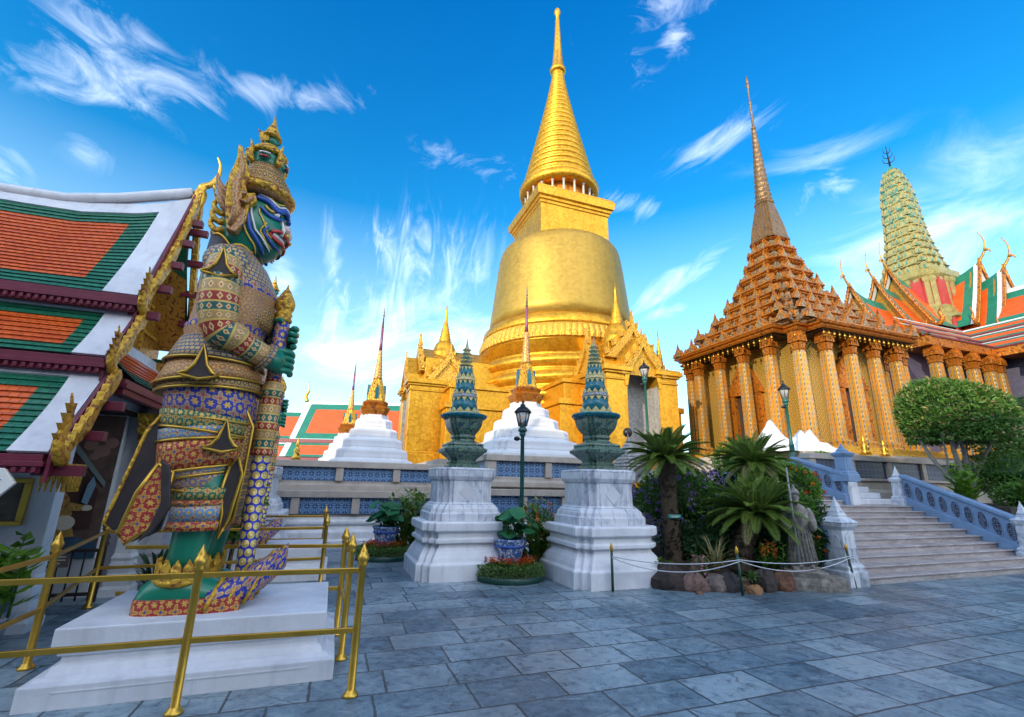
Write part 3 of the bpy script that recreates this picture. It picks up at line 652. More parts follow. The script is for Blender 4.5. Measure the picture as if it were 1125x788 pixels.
def stair_rail(name, label, a, b0, z0, b1, z1, h, nmed, ext=0.):
    r = thing(name, label, 'balustrade', group='blue stair balustrades')
    m = MB(); obar(m, (a, b0), (a, b1), .16, z0-.3, z0+h, z1-.3, z1+h, uvs=False); m.build('wall_panel', M['blue_plaster'], r, .008)
    m = MB(); obar(m, (a, b0-.02), (a, b1), .28, z0+h, z0+h+.1, z1+h, z1+h+.1, uvs=False); obar(m, (a, b0-.02), (a, b1), .26, z0-.3, z0+.14, z1-.3, z1+.14, uvs=False); m.build('rail', M['blue_plaster'], r, .02)
    sl_ = (z1-z0)/(b1-b0)
    for k in range(nmed):
        b = b0+(b1-b0)*(k+.5)/nmed; zc = z0+sl_*(b-b0)+h*.56; m = MB()
        rx, rz = min(.1, (b1-b0)/nmed*.34), h*.31
        ring = lambda kk, x: [(x, b+rx*kk*cos(2*pi*j/20), zc+sl_*rx*kk*cos(2*pi*j/20)*.8+rz*kk*sin(2*pi*j/20)) for j in range(20)]
        m.rings([ring(1.2, a-.08), ring(1.18, a-.1), ring(1., a-.1), ring(.96, a-.083)], 0, False, cap0=False, cap1=False)
        rr = ring(.97, a-.086); o = [(a-.086, b, zc)]
        m.add(rr+o, [(j, (j+1) % 20, 20) for j in range(20)], 1, False, [[(rr[j][1], rr[j][2]), (rr[(j+1) % 20][1], rr[(j+1) % 20][2]), (b, zc)] for j in range(20)])
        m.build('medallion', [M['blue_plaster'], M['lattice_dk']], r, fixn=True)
    return r
stair_rail('stair_balustrade', 'long blue balustrade with oval medallions along the right side of the lower stairs', 15.2, 6.72, .33, 9.0, 1.36, .66, 9)
stair_rail('stair_balustrade', 'shorter blue balustrade with oval medallions behind the lamp post, higher up the stairs', 13.0, 9.1, 1.4, 10.6, 1.9, .6, 5)
stair_rail('stair_balustrade', 'blue balustrade mostly hidden by the bushes on the left side of the stairs', 8.72, 6.55, .2, 9.0, 1.3, .62, 8)

def newel(a, b, z, h, w, label, matn='marble', tall=.34):
    r = thing('newel_post', label, 'newel post', P(a, b, z), group='newel posts of the stairs')
    m = MB(); m.loft(sq, [(w*1.35, -.03), (w*1.35, h*.2), (w*1.2, h*.23), (w*1.25, h*.28), (w, h*.33)]); m.build('base', M[matn], r, .012)
    m = MB(); m.loft(sq, [(w*.92, h*.325), (w*.86, h*.8), (w*.95, h*.82), (w*1.12, h*.86), (w*1.18, h*.9)]); 
    for s in (-1, 1):
        m.prism([(-w*.6, h*.38), (w*.6, h*.38), (w*.55, h*.7), (0, h*.77), (-w*.55, h*.7)], s*w*.88, s*w*.955, 'x'); m.prism([(-w*.6, h*.38), (w*.6, h*.38), (w*.55, h*.7), (0, h*.77), (-w*.55, h*.7)], s*w*.88, s*w*.955, 'y')
    m.build('shaft', M[matn], r, .01)
    m = MB(); m.loft(sq, [(w*1.18, h*.9), (w*1.25, h*.92), (w*.95, h*.96), (w*.6, h), (w*.62, h*1.02), (w*.3, h*1.02+tall*.4), (w*.32, h*1.02+tall*.45), (w*.1, h*1.02+tall*.8), (.004, h*1.02+tall)]); m.build('pointed_cap', M[matn], r, .006)
    return r
newel(8.78, 6.42, 0, 1.16, .18, 'largest carved stone newel post, pointed, at the foot of the stairs beside the stone guardian')
newel(15.14, 9.12, 1.26, .78, .13, 'slim pointed newel post at the top end of the long right-hand balustrade', 'marble', .3)
newel(13.1, 9.15, 1.9, .78, .17, 'broad bluish newel post with blunt cap between the upper balustrade and the white steps', 'blue_plaster', .2)
newel(15.2, 6.62, .12, 1.0, .15, 'pointed newel post at the right edge of the picture, foot of the long balustrade')
m = MB(); m.prism([(15.4, 6.9), (34, 6.9), (34, 10.2), (15.4, 10.2)], -.05, 1.32); 
tag(m.build('planting_bed_ground', M['soil']), kind='structure').rotation_euler = (0, 0, ALPHA)
# earth of the garden left of the stairs
m = MB(); n = 18
rs = []
for k, (s, z) in enumerate(((1., -.02), (.93, .16), (.75, .3), (.4, .42), (.05, .45))):
    rs.append([(7.0+1.9*s*cos(2*pi*j/n)*(1+.06*sin(3*j)), 8.6+1.75*s*sin(2*pi*j/n), z) for j in range(n)])
m.rings(rs, 0, True); tag(m.build('garden_soil', M['soil']), kind='structure').rotation_euler = (0, 0, ALPHA)

# ================================================================== LEFT GATE HALL
hl = thing('gate_hall', 'white hall at left with tiered orange and green tile roofs and gilded gable', 'temple building', P(-2.9, 7.85))
def slope(root, name, x0, x1, top, bot, sag, bands, rows, endcol=True, uvo=0., rise=0., lip=.016):
    """tiled roof slope facing -y. top=(y,z) bot=(y,z); bands = (white_top, white_side, green) widths; shingle rows are real steps"""
    y0, z0 = top; y1, z1 = bot; L = sqrt((y1-y0)**2+(z1-z0)**2); wt, wsd, gr = bands
    nx = 14; m = MB()
    N = Vector((0, -(z0-z1), -(y0-y1)*-1)); N = Vector((0, z1-z0, y0-y1)).normalized()
    if N.z < 0: N = -N
    def pt(x, t, lift=0.):
        s_ = -sag*sin(pi*t); up_ = 0.
        if rise: up_ = rise*max(0., (x-(x1-1.6))/1.6)**2*(1-t)
        return (x, y0+(y1-y0)*t+N.y*(s_+lift), z0+(z1-z0)*t+N.z*(s_+lift)+up_)
    xs = [x0, x0+.01, x1-wsd-gr-.001]+[x1-wsd-gr]+[x1-wsd, x1]
    segs = [x0]+[x0+(x1-wsd-gr-x0)*i/nx for i in range(1, nx+1)]+[x1-wsd, x1-wsd*.5, x1]
    for r in range(rows):
        t0, t1 = r/rows, (r+1)/rows; s0 = t0*L
        for i in range(len(segs)-1):
            xa, xb = segs[i], segs[i+1]; xm = (xa+xb)/2; tm = (t0+t1)/2*L
            if tm < wt or xm > x1-wsd: mi = 2
            elif tm < wt+gr or tm > L-gr*.9 or xm > x1-wsd-gr: mi = 1
            else: mi = 0
            lf = lip if mi < 2 else .0
            v = [pt(xa, t0, .004), pt(xb, t0, .004), pt(xb, t1, lf+.004), pt(xa, t1, lf+.004), pt(xa, t1, .0), pt(xb, t1, .0)]
            if mi == 2: v = [pt(xa, t0, .03), pt(xb, t0, .03), pt(xb, t1, .03), pt(xa, t1, .03), pt(xa, t1, 0), pt(xb, t1, 0)]
            m.add(v, [(3, 2, 1, 0), (4, 5, 2, 3)], mi, False, [[(xa, L-t1*L), (xb, L-t1*L), (xb, L-t0*L), (xa, L-t0*L)]]+[[(0, 0)]*4])
    # underside
    for k in range(8):
        [m.add([pt(xa_, k/8, -.09), pt(xb_, k/8, -.09), pt(xb_, (k+1)/8, -.09), pt(xa_, (k+1)/8, -.09)], [(0, 1, 2, 3)], 3) for xa_, xb_ in ((x0, x1-1.7), (x1-1.7, x1-1.2), (x1-1.2, x1-.8), (x1-.8, x1-.4), (x1-.4, x1))]
    m.add([pt(x1, 0, .03), pt(x1, 1, .03), pt(x1, 1, -.06), pt(x1, 0, -.06)], [(0, 1, 2, 3)], 2)
    return m.build(name, [M['t_orange'], M['t_green'], M['white'], M['maroon']], root)
def bargepoly(p0, p1, w, teeth, th, sagk=.0):
    a = Vector(p0); b = Vector(p1); T = (b-a); L = T.length; T.normalize(); N = Vector((-T.y, T.x))
    if N.y < 0: N = -N
    top = []; bot = []; n = teeth*4
    for i in range(n+1):
        u = i/n; q = a+T*(L*u)-N*(sagk*sin(pi*u)); ph = (i % 4)/4
        top.append(q+N*(w*.5+th*(1-ph if ph else 0))); bot.append(q-N*(w*.5+.25*w*sin(u*pi*4)))
    return [tuple(x) for x in top]+[tuple(x) for x in reversed(bot)]
def flame(mb, base, h, lean, th=.05, mi=0, ax='x', x=0.):
    """upward flame finial in the (y,z) plane"""
    y, z = base; L = lean
    mb.prism([(y-.1*h, z), (y-.16*h, z+.25*h), (y-.02*h+L*.1, z+.42*h), (y-.1*h+L*.3, z+.55*h), (y+.02*h+L*.5, z+.75*h), (y+L, z+h), (y+.12*h+L*.5, z+.62*h), (y+.1*h+L*.2, z+.4*h), (y+.16*h, z+.2*h), (y+.1*h, z)], x-th/2, x+th/2, ax, mi)
X1 = .34
slope(hl, 'roof_tier', -9, X1, (0, 5.45), (-1.1, 3.79), .06, (.2, .36, .28), 26, rise=.42)
slope(hl, 'roof_tier', -9, X1, (-.98, 3.62), (-1.52, 2.9), .03, (.12, .3, .16), 11)
slope(hl, 'roof_tier', -9, X1+.04, (-1.42, 2.78), (-2.2, 1.8), .05, (.13, .3, .2), 15)
# back slopes
m = MB()
for (y0, z0, y1, z1) in ((0, 5.45, 1.1, 3.79), (1.05, 3.62, 1.55, 2.9), (1.5, 2.78, 2.2, 1.8)):
    m.add([(-9, y0, z0-.2), (X1, y0, z0-.15), (X1, y1, z1), (-9, y1, z1)], [(3, 2, 1, 0)], 0, False, [[(0, 0), (9, 0), (9, 2), (0, 2)]])
m.build('back_roof', M['t_green'], hl)
m = MB()
for (y0, z0, y1, z1) in ((0.02, 5.83, 1.08, 3.72), (1.0, 3.5, 1.5, 2.84), (1.45, 2.7, 2.15, 1.76)):
    for s in (1, -1):
        for k in range(6):
            ya, yb = y0+(y1-y0)*k/6, y0+(y1-y0)*(k+1)/6; za, zb = z0+(z1-z0)*k/6-.1-.2*sin(pi*k/6), z0+(z1-z0)*(k+1)/6-.1-.2*sin(pi*(k+1)/6)
            m.add([(-.3, s*ya, za-.3*(y0 < .1)*(1-k/6)), (X1-.01, s*ya, za), (X1-.01, s*yb, zb), (-.3, s*yb, zb-.3*(y0 < .1)*(1-(k+1)/6))], [(0, 1, 2, 3)], 0)
m.build('gable_soffit', M['soffit'], hl)
m = MB(); m.tube([(-9, 0, 5.43), (-3, 0, 5.44), (-1.2, 0, 5.5), (-.6, 0, 5.65), (-.1, 0, 5.83), (X1-.03, 0, 5.98)], .085, 8); m.build('roof_ridge', M['white'], hl)
m = MB()
for (y, z, h) in ((-1.12, 3.58, .2), (-1.54, 2.7, .18), (-2.2, 1.62, .17)):
    m.box(-9, X1+.02, y-.03, y+.05, z, z+h); m.box(-9, X1+.05, y-.07, y+.06, z+h*.35, z+h*.62)
    x = -9
    while x < X1: m.box(x, x+.035, y-.065, y-.025, z+h*.05, z+h*.3); x += .07
m.build('eave_fascia', M['maroon'], hl, .004)
m = MB()
for s in (-1, 1):
    for (y0, z0, y1, z1, x, tt) in ((0, 5.98, -1.12, 3.66, X1+.04, 11), (-1.0, 3.62, -1.56, 2.8, X1+.05, 5), (-1.46, 2.75, -2.24, 1.72, X1+.1, 8)):
        poly = bargepoly((y0, z0), (y1, z1), .1, tt+3, .05, .1 if tt == 11 else .03)
        m.prism([(p[0] if s < 0 else -p[0], p[1]) for p in poly], x, x+.07, 'x')
m.build('bargeboard', M['goldcarve'], hl, .006, fixn=True)
m = MB()
for s in (-1, 1):
    for (y0, z0, y1, z1, x) in ((.0, 5.98, -1.12, 3.62, X1+.025), (-1.0, 3.62, -1.56, 2.78, X1+.025), (-1.46, 2.72, -2.24, 1.7, X1+.075)):
        obar(m, (x, y0 if s < 0 else -y0), (x, y1 if s < 0 else -y1), .03, z0-.16, z0+.09, z1-.16, z1+.09, uvs=False)
m.build('barge_backing', M['maroon'], hl)
def hanghong(x, y, z, s, h):
    m = MB(); p = [(0, 0, 0), (0, s*.1, .02), (0, s*.2, .12), (0, s*.17, .26), (0, s*.1, .36), (0, s*.13, .48), (0, s*.2, .62)]
    k = h/.62
    m.tube([(x, y+q[1]*k, z+q[2]*k) for q in spline(p, 4)], [.07*k, .08*k, .085*k, .09*k]+[.085*k-.0036*k*i for i in range(21)], 8, flat=.6)
    for i in range(4):
        m.prism([(y+s*(.18-.02*i)*k, z+(.1+.1*i)*k), (y+s*(.32-.03*i)*k, z+(.22+.1*i)*k), (y+s*(.15-.02*i)*k, z+(.24+.1*i)*k)], x-.02, x+.02, 'x')
    m.build('naga_finial', M['goldcarve'], hl, fixn=True)
for s in (-1, 1):
    hanghong(X1+.08, s*1.0, 3.62, s, .56); hanghong(X1+.09, s*1.45, 2.76, s, .5); hanghong(X1+.14, s*2.12, 1.76, s, .6)
m = MB(); cp = spline([(X1+.05, 0, 5.72), (X1+.06, 0, 5.98), (X1+.08, 0, 6.12), (X1+.16, 0, 6.18), (X1+.22, 0, 6.27), (X1+.26, 0, 6.42), (X1+.25, 0, 6.58), (X1+.19, 0, 6.72)], 5)
m.tube(cp, [.06+.045*sin(i/8*pi) if i < 9 else .068-.0022*(i-9) for i in range(len(cp))], 8, flat=.7)
m.tube([(X1+.19, 0, 6.23), (X1+.23, 0, 6.16), (X1+.25, 0, 6.07)], [.04, .03, .006], 6, flat=.6)
m.build('horn_finial', M['brass'], hl)
for s in (-1, 1):
    for k in range(5):
        u = .14+.19*k; y = s*1.12*u; z = 5.98-2.36*u-.2
        m = MB(); m.box(X1-.08, X1+.24, y-.045, y+.045, z-.12, z-.02); m.build('purlin_end', M['maroon'], hl, .006)
    for k in range(3):
        u = .15+.35*k; y = s*(1.46+.75*u); z = 2.62-1.0*u-.12; m = MB(); m.box(X1-.08, X1+.3, y-.05, y+.05, z-.05, z+.05); m.build('purlin_end', M['maroon'], hl, .006)
# pediment under the upper gable: patterned panels
m = MB(); m.box(-.115, -.0, -.92, 2.3, 2.55, 3.4); m.build('lintel_wall', M['white'], hl)
for s in (1.94,): m = MB(); m.prism([(.0, 2.7), (.47, 2.72), (.0, 3.28)], s-.02, s+.02, 'y'); m.build('roof_cheek', M['white'], hl)
m = MB(); m.prism([(-.95, 3.2), (1.2, 3.2), (1.2, 3.6), (.6, 4.4), (.27, 4.98), (0, 5.5), (-.2, 4.95), (-.5, 4.3), (-.95, 3.7)], -.12, -.06, 'x'); m.build('pediment', M['soffit'], hl)
m = MB()
for k in range(4): hw_ = (.9, .86, .52, .36)[k]; m.box(-.06, -.02, -hw_, hw_, 3.3+.42*k, 3.345+.42*k)
for y in (-.35, .35): m.box(-.058, -.025, y-.02, y+.02, 3.2, 4.5)
m.build('pediment_moulding', M['goldcarve'], hl)
# skirt roof over the porch, facing +x
sk = MB(); rows = 9
for r in range(rows):
    t0, t1 = r/rows, (r+1)/rows
    f = lambda t, y, l: (.0+.47*t+l*.7, y, 3.3-.56*t+l*.7-.05*sin(pi*t))
    ys = [-1.0, -.85, 1.5, 1.95]
    for i in range(3):
        mi = 1 if (i != 1 or t0 > .6) else 0
        if r == 0: mi = 2
        sk.add([f(t0, ys[i], .004), f(t0, ys[i+1], .004), f(t1, ys[i+1], .018), f(t1, ys[i], .018), f(t1, ys[i], 0), f(t1, ys[i+1], 0)], [(0, 3, 2, 1), (3, 4, 5, 2)], mi, False, [[(ys[i], -t0*.75), (ys[i], -t1*.75), (ys[i+1], -t1*.75), (ys[i+1], -t0*.75)], [(0, 0)]*4])
sk.build('porch_roof', [M['t_orange'], M['t_green'], M['white']], hl)
m = MB(); m.box(.42, .5, -1.3, 1.98, 2.53, 2.71); m.box(.44, .53, -1.32, 2., 2.6, 2.66); m.box(-.02, .42, -1.2, 1.95, 2.66, 2.7); m.build('porch_fascia', M['maroon'], hl, .005)
# walls
m = MB(); m.box(-9, -.2, -.92, -.74, 0, 2.72); m.build('front_wall', M['white'], hl)
m = MB(); m.box(-9, -.12, .76, .9, 0, 2.72); m.box(-2.6, -2.5, -.74, .76, 0, 2.72); m.build('passage_wall', M['white'], hl)
m = MB(); m.box(-9, -.02, -.9, .9, 2.5, 2.56); m.build('ceiling', M['dark'], hl)
m = MB(); m.box(-.14, .03, .92, 5.2, 0, 2.72); m.build('gallery_wall', M['white'], hl)
m = MB(); m.add([(.45, .95, 2.6), (.45, 5.3, 2.6), (-1.2, 5.3, 4.1), (-1.2, .95, 4.1)], [(0, 1, 2, 3)], 0, False, [[(0, 0), (4.3, 0), (4.3, 2.2), (0, 2.2)]]); m.build('gallery_roof', M['t_orange'], hl)
def pilaster(x, y, lean=0):
    m = MB(); w = .105
    m.loft(sq, [(w*1.7, 0), (w*1.7, .1), (w*1.45, .14), (w*1.5, .22), (w*1.2, .3), (w*1.35, .36), (w*1.1, .46), (w*1.25, .5), (w, .56), (w*.92, 2.0), (w*1.1, 2.03), (w*.95, 2.06)], c=(x, y)); o = m.build('pilaster', M['white'], hl, .008)
    m = MB(); m.loft(sq, [(w*.98, 2.06), (w*1.15, 2.12), (w*1.05, 2.2), (w*1.45, 2.3), (w*1.3, 2.34), (w*1.6, 2.45), (w*1.7, 2.54)], c=(x, y))
    for k in range(4):
        for s in (-1, 1):
            m.prism([(y-.1+.05*k, 2.3), (y-.05+.05*k, 2.3), (y-.075+.05*k, 2.14)], x+s*.12, x+s*.14, 'x'); m.prism([(x-.1+.05*k, 2.3), (x-.05+.05*k, 2.3), (x-.075+.05*k, 2.14)], y+s*.12, y+s*.14, 'y')
    m.build('capital', M['goldcarve'], o)
pilaster(-.13, -.82); pilaster(.2, .84); pilaster(.12, 2.4)
# gilt bracket at the low eave
m = MB(); m.box(.28, .46, -1.98, -1.62, 1.62, 1.72)
for k in range(5): m.prism([(-1.98+.07*k, 1.63), (-1.92+.07*k, 1.63), (-1.95+.07*k, 1.45)], .43, .46, 'x'); m.prism([(.26+.045*k, 1.63), (.3+.045*k, 1.63), (.28+.045*k, 1.45)], -1.985, -1.96, 'y')
m.build('eave_bracket', M['goldcarve'], hl)
m = MB(); m.box(-9, -.14, -1.0, -.92, 0, .52); m.build('wall_dado', M['lattice_dk'], hl)
# mural on the far side of the passage
def mural():
    m = MB(); y = .755; x0, x1, z0, z1 = -1.35, -.13, .5, 2.48
    m.box(x0, x1, y-.012, y, z0, z1, 0)
    e = [y-.013]
    def fl(poly, mi): e[0] -= .0022; m.prism([(x0+(x1-x0)*p[0], z0+(z1-z0)*p[1]) for p in poly], e[0], e[0]+.0016, 'y', mi)
    def el(cx, cz, rx, rz, mi, n=14): fl([(cx+rx*cos(2*pi*j/n), cz+rz*sin(2*pi*j/n)) for j in range(n)], mi)
    fl([(0, 0), (1, 0), (1, .1), (.7, .16), (.4, .13), (0, .18)], 4)                # water
    for (cx, cz, r) in ((.72, .78, .07), (.84, .74, .08), (.78, .7, .05), (.92, .8, .07), (.3, .82, .06), (.18, .78, .05), (.62, .84, .05)): el(cx, cz, r, r*.55, 5)
    fl([(.1, .5), (.1, .55), (.5, .86), (.95, .52), (.95, .48), (.5, .8)], 6)       # painted gable
    fl([(.14, .46), (.5, .78), (.9, .46), (.9, .2), (.14, .2)], 7)
    # seated guardian in gold dress
    el(.52, .36, .15, .1, 1); el(.52, .3, .19, .06, 1); fl([(.3, .13), (.36, .3), (.52, .32), (.48, .13)], 1); fl([(.56, .13), (.54, .3), (.68, .3), (.78, .15)], 1)
    el(.38, .24, .1, .05, 2); el(.66, .24, .1, .05, 2); fl([(.36, .38), (.22, .28), (.26, .25), (.42, .34)], 1); fl([(.66, .38), (.82, .36), (.82, .32), (.64, .32)], 1)
    el(.24, .26, .05, .02, 2); el(.84, .34, .05, .02, 2); el(.52, .5, .085, .045, 2); el(.485, .505, .018, .008, 3); el(.555, .505, .018, .008, 3); el(.52, .475, .03, .008, 8)
    fl([(.43, .525), (.61, .525), (.56, .57), (.54, .63), (.52, .72), (.5, .63), (.48, .57)], 1); fl([(.18, .2), (.2, .2), (.24, .58), (.215, .62), (.2, .58)], 1)
    el(.52, .4, .07, .02, 6); el(.44, .35, .02, .012, 8); el(.6, .35, .02, .012, 8); fl([(.78, .38), (.84, .36), (.88, .5), (.84, .56), (.8, .5)], 9); el(.52, .34, .03, .016, 9)
    mats = [mat('mural_ground', fn=mottled((.13, .075, .06), .5, 7, .7, .1, .4, (.28, .17, .11))), mat('mural_gold', fn=goldcarve((.7, .4, .09), (.8, .5, .15), (.32, .14, .05), 40, .1)),
            mat('mural_skin', (.62, .54, .44), .7), mat('mural_ink', (.05, .03, .03), .7), mat('mural_water', fn=mottled((.04, .1, .17), .4, 9, .7, .1, .2, (.1, .2, .25))), mat('mural_rock', (.3, .16, .13), .7),
            mat('mural_border', (.2, .24, .24), .7), mat('mural_shade', (.06, .025, .02), .7), mat('mural_red', (.4, .05, .04), .7), mat('mural_blue', (.2, .32, .42), .7)]
    o = m.build('wall_painting', mats, hl); o['label'] = 'painting of a seated guardian in gold dress under a painted gable'
mural()
# things in and on the hall
gt = thing('iron_gate', 'low dark iron railing with a small notice in front of the wall painting', 'railing', P(-3.35, 8.3))
m = MB()
for k in range(9): x = -.62+.135*k; m.tube([(x, 0, .02), (x, 0, .62)], .011, 6)
m.build('baluster', M['black'], gt)
m = MB(); m.box(-.66, .52, -.02, .02, .62, .66); m.box(-.66, .52, -.02, .02, .08, .12); m.build('rail', M['dark'], gt)
for x in (-.66, .52):
    m = MB(); m.lathe([(.035, 0), (.035, .7), (.05, .72), (.03, .76), (.045, .8), (.02, .86), (.002, .94)], 10, c=(x, 0)); m.build('post', M['dark'], gt)
m = MB(); m.box(-.3, .18, -.035, -.022, .44, .6); m.build('notice', [mat('notice_board', (.16, .12, .11), .5)], gt)
m = MB()
for k in range(3): m.box(-.26, .14-.05*(k == 2), -.0385, -.036, .565-.04*k, .577-.04*k)
m.build('notice_lines', M['p_wht'], gt)
fr = thing('framed_picture', 'brown picture in a gilt frame on the white hall wall at far left', 'picture', P(-3.5, 6.92, 1.32))
m = MB(); m.box(-.34, .3, -.03, -.01, -.2, .2); m.build('picture', [mat('brown_picture', fn=mottled((.16, .1, .06), .5, 9, .5, .1, .4, (.3, .24, .16)))], fr)
m = MB(); m.box(-.4, .36, -.05, 0, .2, .25); m.box(-.4, .36, -.05, 0, -.25, -.2); m.box(-.4, -.34, -.05, 0, -.2, .2); m.box(.3, .36, -.05, 0, -.2, .2); m.build('frame', M['brass'], fr, .006)
sg = thing('hexagonal_plaque', 'white hexagonal plaque with a blue emblem under the eave at the far left', 'sign', P(-2.87, 5.6, 1.53))
m = MB(); m.prism([(-.2, 0), (-.1, -.13), (.1, -.13), (.2, 0), (.1, .13), (-.1, .13)], -.02, .02, 'y'); m.build('plate', M['p_wht'], sg, .006)
m = MB(); m.tube([(0, 0, .13), (0, 0, .2)], .006, 5); m.build('hanger', M['black'], sg)
m = MB()
for k in range(5): 
    a = pi/2+k*2*pi/5; m.prism([(.02*cos(a+.9), .02*sin(a+.9)), (.085*cos(a+.3), .07*sin(a+.3)), (.11*cos(a), .1*sin(a)), (.07*cos(a-.3), .06*sin(a-.3)), (.02*cos(a-.9), .02*sin(a-.9))], -.025, -.021, 'y')
m.build('emblem', M['p_blu'], sg)
# ================================================================== GOLDEN STUPA
gs = thing('golden_stupa', 'huge golden bell-shaped stupa with a ringed needle spire, tallest thing in the middle', 'stupa', P(12.4, 25.3))
def torus_prof(z0, z1, r, b, n=7):
    return [(r+b*sin(pi*i/n), z0+(z1-z0)*i/n) for i in range(n+1)]
NS = 96
m = MB(); m.lathe([(6.1, 1.5), (6.1, 3.2), (5.7, 3.25), (5.6, 3.9), (5.55, 3.92)]+torus_prof(3.95, 4.65, 5.35, .28)+[(5.25, 4.7), (5.22, 5.5), (5.35, 5.52), (5.35, 5.62)], NS); m.build('base_drum', M['gold'], gs)
for k, (z0, z1, r, b) in enumerate(((5.66, 6.5, 5.12, .32), (6.56, 7.45, 5.0, .32), (7.5, 8.35, 4.88, .28))):
    m = MB(); m.lathe([(r+.08, z0-.04), (r+.06, z0)]+torus_prof(z0+.02, z1-.06, r, b, 9)+[(r+.05, z1-.04), (r+.02, z1)], NS); m.build('ring_moulding', M['gold'], gs)
m = MB(); m.lathe([(4.86, 8.3), (4.82, 9.1), (4.9, 9.12)], NS); m.build('plain_band', M['gold'], gs)
m = MB(); rs = []
for z, r, a in ((9.1, 4.82, .0), (9.2, 4.98, .05), (9.45, 5.0, .06), (9.85, 4.86, .07), (10.02, 4.8, .0)):
    rs.append([((r+a*abs(sin(j*pi/4*1)))*cos(2*pi*j/384), (r+a*abs(sin(j*pi/4)))*sin(2*pi*j/384), z) for j in range(384)])
m.rings(rs, 0, False); m.build('lotus_band', M['goldcarve'], gs)
m = MB(); m.lathe([(4.84, 10.0), (4.86, 10.12), (4.8, 10.4), (4.62, 10.62), (4.5, 10.7)], NS); m.build('bell_lip', M['gold'], gs)
m = MB(); m.lathe([(4.5, 10.68), (4.4, 11.5), (4.27, 12.6), (4.15, 13.7), (4.03, 14.8), (3.93, 15.5), (3.85, 15.85), (3.72, 16.1), (3.5, 16.3), (3.1, 16.45), (2.4, 16.55), (1.5, 16.6)], NS); m.build('bell', M['goldbell'], gs)
m = MB(); m.loft(sq, [(2.35, 16.2), (2.35, 18.35), (2.42, 18.4), (2.42, 18.55), (2.52, 18.6), (2.52, 18.75), (2.66, 18.82), (2.72, 19.3), (2.62, 19.36), (2.62, 19.5)]); m.build('square_harmika', M['gold'], gs, .02)
m = MB(); m.lathe([(1.9, 19.45), (1.9, 20.75)], 48); m.build('drum', mat('orange_gold', fn=goldf((.62, .2, .02), (.75, .28, .03), 6, .1, .3, .5)), gs)
colm = mat('cream_plaster', fn=mottled((.5, .43, .36), .15, 3, .6, .1, .2))
for k in range(20):
    a = 2*pi*k/20; m = MB(); m.lathe([(.11, 19.5), (.11, 19.6), (.075, 19.66), (.07, 20.5), (.11, 20.56), (.11, 20.66)], 10, c=(2.28*cos(a), 2.28*sin(a))); m.build('colonnette', colm, gs)
m = MB(); m.lathe([(2.3, 20.62), (2.66, 20.66), (2.72, 21.1), (2.62, 21.2), (2.5, 21.24)], 72); m.build('spire_cornice', M['gold'], gs)
pr = []; z = 21.2; n = 23
for k in range(n):
    u = k/n; u1 = (k+1)/n; r = .38+2.03*(1-u)**1.42; h = .54-.2*u
    pr += [(r-.13+.06*u, z), (r+.06-.03*u, z+h*.2), (r+.1-.05*u, z+h*.42), (r+.06-.04*u, z+h*.66), (r-.15+.06*u, z+h*.93)]; z += h
m = MB(); m.lathe(pr, 64); m.build('spire_rings', M['gold'], gs)
zt = z
m = MB(); m.lathe([(.4, zt-.1), (.56, zt), (.6, zt+.2), (.5, zt+.28), (.5, zt+.4), (.44, zt+.5), (.3, 33.6), (.16, 36.4), (.12, 36.9), (.2, 37.0), (.26, 37.25), (.2, 37.5), (.06, 37.62), (.01, 37.8)], 32); m.build('spire_tip', M['gold'], gs)
